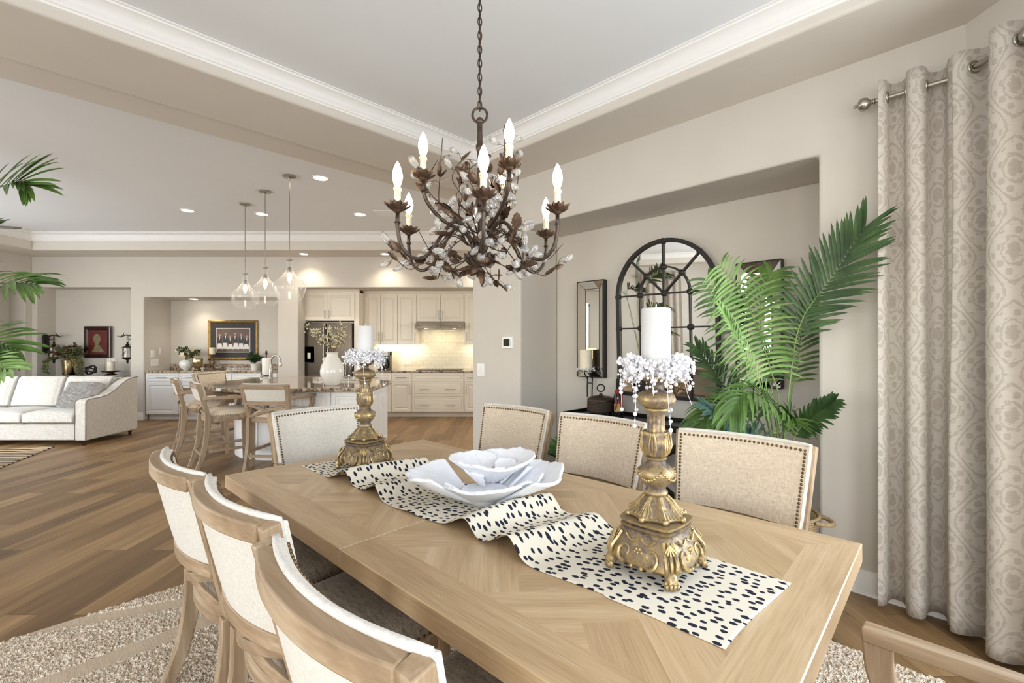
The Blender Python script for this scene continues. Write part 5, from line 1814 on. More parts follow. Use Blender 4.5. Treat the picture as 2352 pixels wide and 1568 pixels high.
MB().lathe([(0.15, 0.0), (0.155, 0.31), (0.0001, 0.31)], 60, mod=lambda a, i: 1 + 0.025 * (1 if int(a / (2 * pi) * 60) % 2 else -1)).build('stand', M_BLACKW, bk_, smooth=0)

# palm at the edge of the living room
QX, QY = -3.62, 2.86
palm2 = thing('potted_palm', 'palm standing in the living room whose fronds reach in at the picture edge', 'plant', (0, 0, 0))
B2 = Vector((QX, QY, 0.5))
def fr2(pts, **k):
    k['n'] = int(k['n'] * 0.66); k['L'] *= 1.15; k['droop'] *= 0.6; k['a0'] = 52
    return frond(palm2, [B2] + [Vector(p) for p in pts], wid=0.030, **k)
def a2(x, y, d): return at(x, y, d)
fr2([a2(-120, 640, 2.86), a2(-60, 470, 2.8), a2(30, 420, 2.72), a2(62, 425, 2.7)], n=30, L=0.26, mat=M_PALM1, start=0.45, hint=(0.1, -0.8, 0.6), seed=21, droop=0.25, a1=18)
fr2([a2(-140, 760, 2.86), a2(-90, 660, 2.8), a2(10, 650, 2.72), a2(78, 655, 2.68)], n=24, L=0.25, mat=M_PALM1, start=0.45, hint=(0.1, -0.6, 0.8), seed=22, droop=0.5, a1=14)
fr2([a2(-150, 880, 2.86), a2(-110, 790, 2.8), a2(-30, 780, 2.72), a2(40, 805, 2.7)], n=28, L=0.24, mat=M_PALM1, start=0.35, hint=(0.1, -0.6, 0.8), seed=23, droop=0.35, a1=18)
fr2([a2(-150, 900, 2.8), a2(-100, 850, 2.7), a2(-40, 838, 2.6), a2(20, 850, 2.55)], n=26, L=0.2, mat=M_PALM2, start=0.3, hint=(0.1, -0.6, 0.8), seed=24, droop=0.4, a1=18)
fr2([a2(-200, 600, 2.9), a2(-220, 400, 2.9), a2(-260, 300, 2.85)], n=26, L=0.26, mat=M_PALM1, start=0.4, hint=(0.1, -0.8, 0.3), seed=25, droop=0.3)
fr2([a2(-250, 640, 3.0), a2(-330, 520, 3.1), a2(-430, 470, 3.2)], n=26, L=0.26, mat=M_PALM1, start=0.4, hint=(0.1, -0.8, 0.5), seed=26, droop=0.3)
fr2([a2(-110, 580, 3.1), a2(-70, 545, 3.0), a2(-20, 530, 2.95)], n=20, L=0.2, mat=M_PALM3, start=0.4, hint=(0.1, -0.8, 0.6), seed=27, droop=0.3)
pl = MB().lathe([(0.16, 0.0), (0.17, 0.03), (0.2, 0.4), (0.21, 0.46), (0.19, 0.46), (0.18, 0.42), (0.0001, 0.4)], 32, (QX, QY, 0)).build('pot', plain('dark_planter', (70, 58, 48), 0.5), palm2)

# thermostat and switch on the wall left of the niche
def wall_thing(name, label, cat, q, z, group=None):
    p = pq(PW - 0.0005, q, z); return thing(name, label, cat, (p.x, p.y, p.z), -pi / 4, group)
def q_of(px):
    k = (px - CX) / F; Y = PW * sqrt(2) / (1 + k); return (Y - k * Y) / sqrt(2)
th = wall_thing('thermostat', 'white square thermostat with a dark screen on the wall above the light switch', 'thermostat', q_of(1168.5), 1.437)
MB().panel((0, 0, 0), (1, 0, 0), (0, 0, 1), (0, -1, 0), -0.073, 0.073, -0.06, 0.06, [(0, 0.018), (0.006, 0.026)]).build('case', M_PLASTIC, th, smooth=0)
MB().box(-0.05, 0.038, -0.0275, -0.0262, -0.036, 0.038).build('screen', plain('lcd_screen', (46, 50, 40), 0.5, spec=0.1), th)
MB().box(0.047, 0.059, -0.0275, -0.0262, -0.03, 0.03).build('buttons', plain('grey_button', (206, 206, 204), 0.4), th)
sw = wall_thing('light_switch', 'white double rocker switch plate on the wall below the thermostat', 'light switch', q_of(1105), 1.145)
MB().panel((0, 0, 0), (1, 0, 0), (0, 0, 1), (0, -1, 0), -0.058, 0.058, -0.07, 0.07, [(0, 0.004), (0.004, 0.007)]).build('plate', M_PLASTIC, sw, smooth=0)
for sg in (-1, 1):
    MB().panel((sg * 0.024, -0.007, 0), (1, 0, 0), (0, 0, 1), (0, -1, 0), -0.017, 0.017, -0.034, 0.034, [(0, 0.003), (0.003, 0.005)]).build('rocker', M_PLASTIC, sw, smooth=0)
# ------------------------------------------------------------------ kitchen cabinets
DOOR = [(0.0, 0.018), (0.002, 0.020), (0.050, 0.020), (0.053, 0.013), (0.060, 0.008), (0.070, 0.008), (0.094, 0.0185), (0.098, 0.0185)]
DRAW = [(0.0, 0.018), (0.002, 0.020), (0.030, 0.020), (0.033, 0.012), (0.039, 0.009), (0.044, 0.009), (0.054, 0.017), (0.057, 0.017)]
EX, EZ, NF = (1, 0, 0), (0, 0, 1), (0, -1, 0)


def handle(parent, x, y, z, L, vert):
    m = MB()
    d = Vector((0, 0, 1)) if vert else Vector((1, 0, 0)); c = Vector((x, y - 0.028, z))
    m.tube([c - d * L / 2, c + d * L / 2], 0.0055, 8)
    for s_ in (-1, 1):
        q = c + d * s_ * L * 0.36; m.tube([q, q + Vector((0, 0.028, 0))], 0.0045, 6)
    return m.build('handle', M_NICKEL, parent)


def front(kind, parent, x0, x1, z0, z1, y, mat, h=None, loops=None):
    g = 0.0018
    m = MB().panel((0, y, 0), EX, EZ, NF, x0 + g, x1 - g, z0 + g, z1 - g, loops or (DOOR if kind == 'door' else DRAW))
    o = m.build(kind, mat, parent, smooth=20)
    if h == 'L': handle(o, x0 + 0.035, y - 0.02, (z0 + z1) / 2 if (z1 - z0) < 0.4 else None, 0.14, True)
    elif h: handle(o, *h)
    return o


def cabinet(label, x0, x1, yf, depth, z0, z1, mat, fronts, group, toe=True, name='base_cabinet', cat='cabinet'):
    """fronts: (kind, x0, x1, z0, z1, handles[(x, z, L, vert)])"""
    r = thing(name, label, cat, ((x0 + x1) / 2, yf, 0), 0, group)
    ox, oy = (x0 + x1) / 2, yf
    MB().box(x0 - ox, x1 - ox, 0.0, depth, z0, z1).build('body', mat, r)
    if toe: MB().box(x0 - ox, x1 - ox, 0.07, 0.085, 0, z0).build('toe_kick', mat, r)
    for (k, a, b, c, d, hs) in fronts:
        g = 0.0028
        o = MB().panel((0, 0, 0), EX, EZ, NF, a + g - ox, b - g - ox, c + g, d - g, DOOR if k == 'door' else DRAW).build(k, mat, r, smooth=20)
        for (hx_, hz, L, vt) in hs: handle(o, hx_ - ox, -0.02, hz, L, vt)
    return r


KF = 9.0          # base cabinet front
GB = 'cream kitchen base cabinets under the cooktop counter'
cabinet('cream base cabinet in the corner beside the fridge, partly behind the island', -3.0, -2.345, KF, 0.53, 0.1, 0.865, M_CAB,
        [('drawer', -3.0, -2.345, 0.69, 0.855, [(-2.67, 0.775, 0.16, False)]), ('door', -3.0, -2.345, 0.105, 0.685, [(-2.41, 0.58, 0.14, True)])], GB)
cabinet('narrow cream base cabinet with one drawer over one door, left of the wide drawers', -2.345, -1.945, KF, 0.53, 0.1, 0.865, M_CAB,
        [('drawer', -2.33, -1.955, 0.69, 0.855, [(-2.14, 0.775, 0.2, False)]), ('door', -2.33, -1.955, 0.105, 0.685, [(-1.985, 0.535, 0.19, True)])], GB)
cabinet('wide cream drawer cabinet under the cooktop', -1.945, -0.93, KF, 0.53, 0.1, 0.865, M_CAB,
        [('drawer', -1.935, -0.94, 0.69, 0.855, []), ('drawer', -1.935, -0.94, 0.40, 0.685, [(-1.69, 0.545, 0.19, False), (-1.19, 0.545, 0.19, False)]), ('drawer', -1.935, -0.94, 0.105, 0.395, [(-1.69, 0.245, 0.19, False), (-1.19, 0.245, 0.19, False)])], GB)
cabinet('cream base cabinet right of the wide drawers, cut off by the dining wall', -0.93, -0.4, KF, 0.53, 0.1, 0.865, M_CAB,
        [('drawer', -0.92, -0.41, 0.69, 0.855, [(-0.76, 0.775, 0.2, False)]), ('door', -0.92, -0.41, 0.105, 0.685, [(-0.885, 0.535, 0.19, True)])], GB)
cabinet('cream base cabinet hidden behind the dining wall', -0.4, 0.4, KF, 0.53, 0.1, 0.865, M_CAB, [('door', -0.39, 0.39, 0.105, 0.855, [])], GB)
k_ = MB().box(-3.0, 0.6, KF - 0.035, 9.545, 0.87, 0.908).build('kitchen_countertop', M_GRAN, bevel=0.006)
tag(k_, 'brown granite countertop along the tiled kitchen wall', 'countertop')

UF = 9.27; GU = 'cream upper cabinets on the kitchen wall'
UB, UT = 1.412, 2.40
def upper(label, x0, x1, fr_, zb=UB, name='upper_cabinet'):
    r = thing(name, label, 'cabinet', ((x0 + x1) / 2, UF, 0), 0, GU); ox = (x0 + x1) / 2
    MB().box(x0 - ox, x1 - ox, 0, 9.54 - UF, zb, UT + 0.02).build('body', M_CAB, r)
    for (a, b, hs) in fr_:
        o = MB().panel((0, 0, 0), EX, EZ, NF, a + .003 - ox, b - .003 - ox, zb + 0.006, UT - 0.004, DOOR).build('door', M_CAB, r, smooth=20)
        for (hx_, hz) in hs: handle(o, hx_ - ox, -0.02, hz, 0.19, True)
    prof = [(0, 0), (-0.012, 0.0), (-0.016, 0.02), (-0.05, 0.05), (-0.058, 0.062), (-0.058, 0.072), (0, 0.072)]
    MB().prism([Vector((x0 - ox, a, UT + b)) for a, b in prof], (x1 - x0, 0, 0)).build('crown', M_CAB, r, smooth=30)
    return r


upper('two door cream upper cabinet beside the fridge surround', -2.96, -2.285, [(-2.95, -2.625, [(-2.655, 1.56)]), (-2.62, -2.29, [(-2.59, 1.56)])])
upper('single door cream upper cabinet next to the range hood', -2.285, -1.90, [(-2.28, -1.91, [(-1.945, 1.56)])])
upper('short two door cream cabinet above the range hood', -1.90, -0.955, [(-1.89, -1.43, [(-1.462, 2.0)]), (-1.425, -0.965, [(-1.393, 2.0)])], 1.868)
upper('cream upper cabinet right of the range hood, cut off by the dining wall', -0.955, -0.4, [(-0.945, -0.41, [(-0.905, 1.56)])])
upper('cream upper cabinet hidden behind the dining wall', -0.4, 0.4, [(-0.39, 0.39, [])])
for i, x in enumerate((-2.6, -2.1, -0.65)):
    area('under_cabinet_light', (x, 9.36, 1.40), (0, 0.25, -1), 0.5, 0.04, 1.3, (1.0, 0.88, 0.66))
area('hood_light', (-1.43, 9.25, 1.70), (0, 0.1, -1), 0.5, 0.08, 2.2, (1.0, 0.86, 0.6))

hd = thing('range_hood', 'slim stainless range hood under the short upper cabinet', 'range hood', (-1.43, UF, 0))
prof = [(0.27, 1.868), (-0.03, 1.868), (-0.20, 1.775), (-0.21, 1.725), (0.27, 1.725)]
MB().prism([Vector((-0.475, a, b)) for a, b in prof], (0.95, 0, 0)).build('body', M_NICKEL, hd, bevel=0.006)
MB().box(-0.06, 0.06, -0.213, -0.208, 1.742, 1.757).build('control_panel', M_STEELD, hd)
for x in (-0.28, 0.28): MB().lathe([(0.03, 1.7245), (0.03, 1.722), (0.0001, 1.7225)], 16, (x, -0.05, 0)).build('hood_lamp', M_CAN, hd)
ckt = thing('cooktop', 'black glass cooktop with a row of steel knobs set in the granite counter', 'cooktop', (-1.43, 9.26, 0.9085))
MB().box(-0.44, 0.44, -0.24, 0.22, 0, 0.008).build('glass_top', M_BLACKW, ckt, bevel=0.003)
for k in range(5): MB().lathe([(0.018, 0.008), (0.018, 0.028), (0.014, 0.031), (0.0001, 0.031)], 14, (-0.22 + 0.065 * k, -0.19, 0)).build('knob', M_NICKEL, ckt)
ol = thing('wall_outlet', 'ivory power outlet plate on the subway tile backsplash', 'outlet', (-2.155, 9.5395, 1.02))
MB().panel((0, 0, 0), EX, EZ, NF, -0.062, 0.062, -0.038, 0.038, [(0, 0.003), (0.004, 0.006)]).build('plate', M_PLASTIC, ol, smooth=0)
for s_ in (-1, 1): MB().box(s_ * 0.026 - 0.014, s_ * 0.026 + 0.014, -0.008, -0.0055, -0.016, 0.016).build('socket', M_IVORY, ol)
cm = thing('coffee_maker', 'dark coffee maker on the granite counter near the fridge', 'coffee maker', (-2.52, 9.2, 0.9085))
m = MB().box(-0.10, 0.10, -0.02, 0.14, 0, 0.36).box(-0.10, 0.10, -0.16, 0.14, 0, 0.03).box(-0.10, 0.10, -0.16, 0.14, 0.27, 0.36)
m.build('body', M_BLACKW, cm, bevel=0.01)
MB().lathe([(0.05, 0.035), (0.07, 0.06), (0.07, 0.15), (0.05, 0.2), (0.055, 0.22)], 20, (0, -0.08, 0)).build('carafe', bg_, cm)
MB().box(-0.10, 0.10, -0.165, -0.16, 0.28, 0.35).build('control_panel', M_STEELD, cm)

# fridge with its surround
fs = thing('fridge_surround', 'tall cream cabinet surround with two doors above the fridge', 'cabinet', (-3.545, 8.97, 0))
m = MB().box(-0.59, -0.55, 0, 0.56, 0, 2.42).box(0.49, 0.585, 0, 0.56, 0, 2.42).box(-0.55, 0.49, 0.02, 0.56, 1.87, 2.42)
m.build('body', M_CAB, fs)
for (a, b, hx_) in ((-0.555, -0.03, -0.065), (-0.025, 0.50, 0.01)):
    o = MB().panel((0, 0.0, 0), EX, EZ, NF, a, b, 1.88, 2.40, DOOR).build('door', M_CAB, fs, smooth=20)
    handle(o, hx_, -0.02, 1.99, 0.17, True)
prof = [(0, 0), (-0.012, 0.0), (-0.016, 0.02), (-0.05, 0.05), (-0.058, 0.062), (-0.058, 0.072), (0, 0.072)]
MB().prism([Vector((-0.60, a, 2.40 + b)) for a, b in prof], (1.20, 0, 0)).build('crown', M_CAB, fs, smooth=30)
fg = thing('refrigerator', 'stainless french door refrigerator with a water dispenser behind the island', 'refrigerator', (-3.575, 8.99, 0))
MB().box(-0.505, 0.505, 0.0, 0.52, 0.02, 1.845).build('body', M_STEELD, fg)
for (a, b, z0, z1, n_) in ((-0.50, -0.003, 0.70, 1.82, 'door'), (0.003, 0.50, 0.70, 1.82, 'door'), (-0.50, 0.50, 0.06, 0.69, 'freezer_drawer')):
    o = MB().box(a, b, -0.07, 0.0, z0, z1).build(n_, M_STEEL, fg, bevel=0.008)
    if n_ == 'door':
        s_ = b if a < -0.1 else a
        MB().tube([(s_ * 1.0 + (-0.035 if a < -0.1 else 0.035), -0.115, 0.78), (s_ + (-0.035 if a < -0.1 else 0.035), -0.115, 1.74)], 0.011, 10).build('handle', M_NICKEL, o)
    else: MB().tube([(-0.42, -0.115, 0.62), (0.42, -0.115, 0.62)], 0.011, 10).build('handle', M_NICKEL, o)
dz = MB().panel((-0.325, -0.07, 1.22), EX, EZ, NF, -0.115, 0.115, -0.16, 0.16, [(0, 0.004), (0.012, 0.006), (0.016, -0.04), (0.02, -0.04)])
o = dz.build('water_dispenser', M_STEELD, fg, smooth=0)
MB().box(-0.355, -0.295, -0.085, -0.03, 1.14, 1.25).build('dispenser_paddle', M_NICKEL, o)

# ------------------------------------------------------------------ island
IZ = 0.905
isl = thing('kitchen_island', 'white kitchen island with raised panels and a brown granite top rounded at one end', 'kitchen island', (-2.3, 5.9, 0))
ox, oy = -2.3, 5.9
ICX, ICY, IRR = -2.90, 6.45, 1.13
poly = []
for i in range(41):
    a = pi / 2 + pi * i / 40 * 1.0
    poly.append((ICX + IRR * cos(a), ICY + IRR * sin(a)))
ang = -pi / 2
poly = [(ICX + IRR * cos(t_), ICY + IRR * sin(t_)) for t_ in [radians(62) + (radians(298) - radians(62)) * i / 48 for i in range(49)]]
poly += [(-1.68, 5.45), (-1.68, 6.50), (-2.2, 6.95)]
P3 = [Vector((x - ox, y - oy, IZ - 0.045)) for x, y in poly]
MB().prism(P3, (0, 0, 0.045)).build('countertop', M_GRAN, isl, bevel=0.008, seg=3)
m = MB().box(-2.62 - ox, -1.74 - ox, 5.57 - oy, 6.42 - oy, 0.1, IZ - 0.046)
m.build('body', M_CABW, isl)
m = MB().lathe([(0.78, 0.0), (0.78, 0.09), (0.765, 0.11), (0.765, IZ - 0.046)], 48, (-2.95 - ox, 6.45 - oy, 0))
m.build('round_base', M_CABW, isl)
MB().box(-2.62 - ox, -1.78 - ox, 5.61 - oy, 6.40 - oy, 0.0, 0.1).build('toe_kick', M_CABW, isl)
for (a, b) in ((-2.60, -2.17), (-2.17, -1.745)):
    MB().panel((0, 5.57 - oy, 0), EX, EZ, NF, a - ox + .004, b - ox - .004, 0.12, 0.845, DOOR).build('panel', M_CABW, isl, smooth=20)
for (a, b) in ((5.58, 6.0), (6.0, 6.41)):
    MB().panel((-1.74 - ox, 0, 0), (0, 1, 0), EZ, (1, 0, 0), a - oy + .004, b - oy - .004, 0.12, 0.845, DOOR).build('panel', M_CABW, isl, smooth=20)
for k in range(9):
    a = pi * 0.62 + k * 0.30; R = 0.766
    c = Vector((-2.95 - ox + R * cos(a), 6.45 - oy + R * sin(a), 0)); N = Vector((cos(a), sin(a), 0)); U = Vector((-sin(a), cos(a), 0))
    MB().panel(c, U, EZ, N, -0.105, 0.105, 0.13, 0.84, [(0.0, 0.012), (0.03, 0.012), (0.034, 0.007), (0.045, 0.007), (0.06, 0.011)], back=0.01).build('panel', M_CABW, isl, smooth=20)
o = MB().panel((-1.718 - ox, 0, 0), (0, 1, 0), EZ, (1, 0, 0), 6.17 - oy, 6.24 - oy, 0.60, 0.72, [(0, 0.004), (0.004, 0.006)]).build('outlet', M_PLASTIC, isl, smooth=0)
o['label'] = 'small white outlet plate'
MB().box(-2.85 - ox, -2.1 - ox, 6.62 - oy, 6.66 - oy, IZ, IZ + 0.045).build('raised_ledge', M_GRAN, isl, bevel=0.005)

def onI(px, py): # point on the island top under a pixel
    Y = (EYE - IZ) * F / (py - CY); return Vector(((px - CX) / F * Y, Y, IZ + 0.001))


p = onI(763, 884)
va = thing('branch_vase', 'large white ceramic vase of blossom branches on the kitchen island', 'vase', (p.x, p.y, p.z))
m = MB().lathe([(0.085, 0.0), (0.09, 0.008), (0.118, 0.06), (0.142, 0.13), (0.145, 0.18), (0.132, 0.24), (0.10, 0.31), (0.075, 0.35), (0.066, 0.38), (0.074, 0.405), (0.080, 0.412), (0.070, 0.41), (0.058, 0.38), (0.0001, 0.36)], 48)
m.build('body', M_WHITEC, va, smooth=60)
m = MB()
rn = random.Random(8)
for k in range(14):
    z = 0.34 - 0.016 * k * 0.6; m.ball((-0.085 - 0.012 * sin(k) , -0.03 + 0.012 * cos(k * 2.0), z), 0.014, 8, 6)
m.build('side_ornament', M_WHITEC, va, smooth=179)


def branches(parent, base, n, hgt, spread, mats, seed, leafL=0.03, leafW=0.016, dens=14, twig=M_TWIG, blossom=True, names=('branch', 'leaves', 'blossoms'), low=0.3):
    rn = random.Random(seed)
    for k in range(n):
        a = 2 * pi * k / n + rn.uniform(-0.3, 0.3); sp = spread * rn.uniform(0.35, 1.0); hh = hgt * rn.uniform(0.55, 1.0) * (1.15 - 0.5 * sp / spread + low * 0.0)
        b = Vector(base)
        pts = [b, b + Vector((cos(a) * sp * 0.25, sin(a) * sp * 0.25, hh * 0.45)), b + Vector((cos(a + .15) * sp * 0.62, sin(a + .15) * sp * 0.62, hh * 0.78)), b + Vector((cos(a) * sp, sin(a) * sp, hh))]
        R = catmull(pts, 18)
        tw = MB().tube(R, [0.004 * (1 - 0.7 * i / 18) for i in range(19)], 5); lv = MB(); bl = MB()
        for q in range(5):
            i = rn.randint(6, 17); d = Vector((rn.uniform(-1, 1), rn.uniform(-1, 1), rn.uniform(0, 1))).normalized() * rn.uniform(0.05, 0.13) * (hgt / 0.5)
            S = catmull([R[i], R[i] + d * 0.5 + Vector((0, 0, 0.01)), R[i] + d], 6); tw.tube(S, 0.0015, 4)
            R = R + S if False else R
            for s_ in S[2:]:
                for z_ in range(2):
                    dd = (d.normalized() + Vector((rn.uniform(-1, 1), rn.uniform(-1, 1), rn.uniform(-1, 1)))).normalized()
                    leaf_mesh(lv, s_, dd, (rn.uniform(-1, 1), rn.uniform(-1, 1), 1), leafL * rn.uniform(.7, 1.2), leafW, 0.2)
                    if blossom and rn.random() < 0.75: bl.ball(s_ + dd * 0.012, rn.uniform(0.006, 0.011), 6, 4)
        for q in range(dens):
            i = rn.randint(5, 18); dd = (Vector((rn.uniform(-1, 1), rn.uniform(-1, 1), rn.uniform(-.4, 1)))).normalized()
            leaf_mesh(lv, R[i], dd, (rn.uniform(-1, 1), rn.uniform(-1, 1), 1), leafL * rn.uniform(.7, 1.2), leafW, 0.2)
            if blossom and rn.random() < 0.7: bl.ball(R[i] + dd * 0.014, rn.uniform(0.006, 0.011), 6, 4)
        o = tw.build(names[0], twig, parent, smooth=179, recalc=False)
        lv.build(names[1], mats[k % len(mats)], o, smooth=179, recalc=False)
        if blossom and bl.v: bl.build(names[2], M_BLOSSOM, o, smooth=179, recalc=False)


branches(va, (0, 0, 0.36), 13, 0.48, 0.36, [M_HERB], 4, 0.032, 0.014, 9)
p = onI(622, 868)
fc = thing('kitchen_faucet', 'brushed nickel gooseneck faucet on the island beside the paper towels', 'faucet', (p.x, p.y, p.z))
MB().lathe([(0.034, 0.0), (0.034, 0.01), (0.028, 0.02), (0.026, 0.12), (0.018, 0.16)], 20).build('base', M_NICKEL, fc)
MB().tube(catmull([(0, 0, 0.14), (0, 0, 0.22), (0.02, -0.01, 0.30), (0.09, -0.03, 0.345), (0.16, -0.06, 0.31), (0.18, -0.068, 0.25)], 22), 0.0125, 10).build('spout', M_NICKEL, fc, smooth=179)
MB().lathe([(0.013, 0.03), (0.02, 0.0), (0.022, -0.05), (0.02, -0.06)], 14, (0.181, -0.069, 0.24)).build('spray_head', M_NICKEL, fc)
MB().tube([(0.02, 0, 0.07), (0.055, 0.0, 0.09), (0.085, 0.0, 0.10)], 0.007, 8).build('lever', M_NICKEL, fc)
p = onI(606, 870)
sd_ = thing('soap_dispenser', 'short nickel soap pump on the island at the foot of the faucet', 'soap dispenser', (p.x - 0.02, p.y - 0.03, p.z))
MB().lathe([(0.02, 0), (0.02, 0.02), (0.012, 0.03), (0.012, 0.07), (0.016, 0.075), (0.0001, 0.08)], 14).build('pump', M_NICKEL, sd_)
MB().tube([(0, 0, 0.07), (0.04, -0.02, 0.068)], 0.006, 8).build('nozzle', M_NICKEL, sd_)
p = onI(608, 865)
pt_ = thing('paper_towel_holder', 'upright iron paper towel holder with a full white roll on the island', 'paper towel holder', (p.x, p.y + 0.05, p.z))
MB().lathe([(0.09, 0), (0.09, 0.012), (0.03, 0.02), (0.008, 0.03), (0.008, 0.34), (0.014, 0.35), (0.02, 0.365), (0.012, 0.38), (0.016, 0.395), (0.0001, 0.42)], 20).build('stand', M_BRONZE, pt_)
MB().lathe([(0.062, 0.025), (0.062, 0.295), (0.02, 0.295)], 30).build('paper_roll', plain('paper_towel', (246, 244, 240), 0.9, bump=0.3, bscale=200), pt_)
MB().tube(catmull([(-0.08, 0.0, 0.01), (-0.085, 0, 0.12), (-0.075, 0, 0.17), (-0.10, 0, 0.2)], 10), 0.008, 8).build('tension_arm', M_BRONZE, pt_, smooth=179)

GS = 'oak counter stools around the island'
STG = [(-2.655, 5.33, pi / 2 - 0.06, 'oak counter stool nearest the dining table, seen from behind'), (-3.32, 5.42, radians(42), 'oak counter stool second along the round island end, seen from the side'),
       (-3.98, 6.02, radians(38), 'oak counter stool third along the round island end, behind another stool'), (-4.28, 6.95, radians(-14), 'farthest oak counter stool, its cream back facing the room')]
for (x, y, f, lb) in STG:
    chair('counter_stool', lb, (x, y, 0), f - pi / 2, GS, arms=True, stool=True, cloth=M_LINEN, seatcloth=M_SEATC)

# ------------------------------------------------------------------ pendants and ceiling fittings
GP = 'glass jug pendants over the island'
pend = None
for (px, py, Y, lb) in ((563, 468, 6.35, 'clear glass jug pendant lamp, farthest of the three over the island'), (609, 439, 5.82, 'clear glass jug pendant lamp, middle of the three over the island'), (665, 404, 5.29, 'clear glass jug pendant lamp, nearest of the three over the island')):
    X = (px - CX) / F * Y
    if pend is None:
        pend = r = thing('pendant_lamp', lb, 'pendant lamp', (X, Y, 0), 0, GP)
        MB().lathe([(0.065, ZL - 0.001), (0.065, ZL - 0.02), (0.02, ZL - 0.026), (0.012, ZL - 0.04)], 28).build('ceiling_canopy', M_NICKEL, r)
        MB().tube([(0, 0, ZL - 0.03), (0, 0, 2.30)], 0.0055, 8).build('stem', M_NICKEL, r)
        s_ = MB().lathe([(0.028, 2.39), (0.028, 2.375), (0.012, 2.37)], 20).lathe([(0.016, 2.30), (0.02, 2.29), (0.02, 2.235), (0.0001, 2.23)], 16).build('socket', M_NICKEL, r)
        b_ = bulb_mesh(); b_.v = [(v[0] * 1.25, v[1] * 1.25, 2.235 - v[2] * 1.25) for v in b_.v]
        b_.build('bulb', emit('pendant_bulb', (255, 238, 206), 22.0), r)
        MB().lathe([(0.030, 2.38), (0.034, 2.372), (0.033, 2.33), (0.036, 2.28), (0.05, 2.24), (0.085, 2.19), (0.135, 2.145), (0.168, 2.11), (0.175, 2.07), (0.165, 2.02), (0.142, 1.96), (0.115, 1.915), (0.104, 1.905), (0.100, 1.910)], 48, cap=False).build('glass_shade', M_SEEDED, r, smooth=60)
    else:
        dup(pend, lb, (X, Y, 0))
for p, lb in (((-2.21, 5.35), 'recessed downlight in the kitchen ceiling nearest the dining header'), ((-4.66, 6.66), 'recessed downlight in the kitchen ceiling, farthest toward the sofa'), ((-3.69, 6.84), 'recessed downlight in the kitchen ceiling behind the pendant stems'), ((-2.25, 6.86), 'recessed downlight in the kitchen ceiling beside the air vent'), ((-0.87, 6.41), 'recessed downlight in the kitchen ceiling seen through the chandelier')):
    r = thing('recessed_light', lb, 'ceiling light', (p[0], p[1], ZL), 0, 'recessed downlights')
    MB().lathe([(0.095, -0.0005), (0.095, -0.006), (0.078, -0.008), (0.072, -0.001)], 32, cap=False).build('trim_ring', M_TRIM, r)
    MB().lathe([(0.075, -0.003), (0.0001, -0.0035)], 28, cap=False).build('lens', M_CAN, r)
    spot('downlight', (p[0], p[1], ZL - 0.03), 20, NEUT, radians(130), 0.9, 0.06)
for p, lb, z in (((-3.755, 8.36), 'recessed downlight in the kitchen soffit above the fridge', ZS), ((-2.29, 8.36), 'recessed downlight in the kitchen soffit above the range hood', ZS), ((-6.19, 9.02), 'recessed downlight in the bar niche above the flowers', 2.294), ((-0.6, 8.36), 'recessed downlight in the kitchen soffit behind the dining wall', ZS)):
    r = thing('recessed_light', lb, 'ceiling light', (p[0], p[1], z), 0, 'recessed downlights')
    MB().lathe([(0.085, -0.0005), (0.085, -0.006), (0.068, -0.008), (0.064, -0.001)], 32, cap=False).build('trim_ring', M_TRIM, r)
    MB().lathe([(0.066, -0.003), (0.0001, -0.0035)], 28, cap=False).build('lens', M_CAN, r)
    spot('downlight', (p[0], p[1], z - 0.03), 26 if z > 2.5 else 13, (1, .9, .72), radians(125), 0.9, 0.05)
vt = thing('air_vent', 'white louvred air vent in the kitchen ceiling', 'vent', (-1.80, 6.8, ZL), 0.0)
m = MB().box(-0.2, 0.2, -0.14, -0.115, -0.008, 0).box(-0.2, 0.2, 0.115, 0.14, -0.008, 0).box(-0.2, -0.175, -0.115, 0.115, -0.008, 0).box(0.175, 0.2, -0.115, 0.115, -0.008, 0)
m.build('frame', M_TRIM, vt)
m = MB()
for k in range(11): m.box(-0.175, 0.175, -0.112 + k * 0.021, -0.100 + k * 0.021, -0.007, -0.002)
m.build('louvres', M_TRIM, vt); MB().box(-0.175, 0.175, -0.115, 0.115, -0.0012, -0.0006).build('duct_backing', M_STEELD, vt)

# ------------------------------------------------------------------ bar niche
BF = 8.69; GBN = 'white base cabinets in the bar niche'
x_ = [-6.855, -6.235, -5.74, -5.24, -4.39]
lbs = ('white bar cabinet at the sofa end of the bar niche, door fully visible', 'white bar cabinet behind the farthest counter stool', 'white bar cabinet in the middle of the bar niche', 'white bar cabinet at the kitchen end behind the island')
for i in range(4):
    a, b = x_[i], x_[i + 1]
    fr_ = [('drawer', a + .01, b - .01, 0.72, 0.865, [((a + b) / 2, 0.795, 0.19, False)]), ('door', a + .01, b - .01, 0.105, 0.705, [(b - 0.05, 0.56, 0.16, True)])]
    cabinet(lbs[i], a, b, BF, 0.63, 0.1, 0.875, M_CABW, fr_, GBN)
bt = thing('bar_countertop', 'speckled granite countertop with a low backsplash in the bar niche', 'countertop', (-5.62, BF, 0))
MB().box(-1.24, 1.24, -0.035, 0.645, 0.878, 0.912).build('slab', M_GRAN, bt, bevel=0.005)
MB().box(-1.24, 1.24, 0.625, 0.645, 0.912, 1.02).build('backsplash', M_GRAN, bt, bevel=0.004)


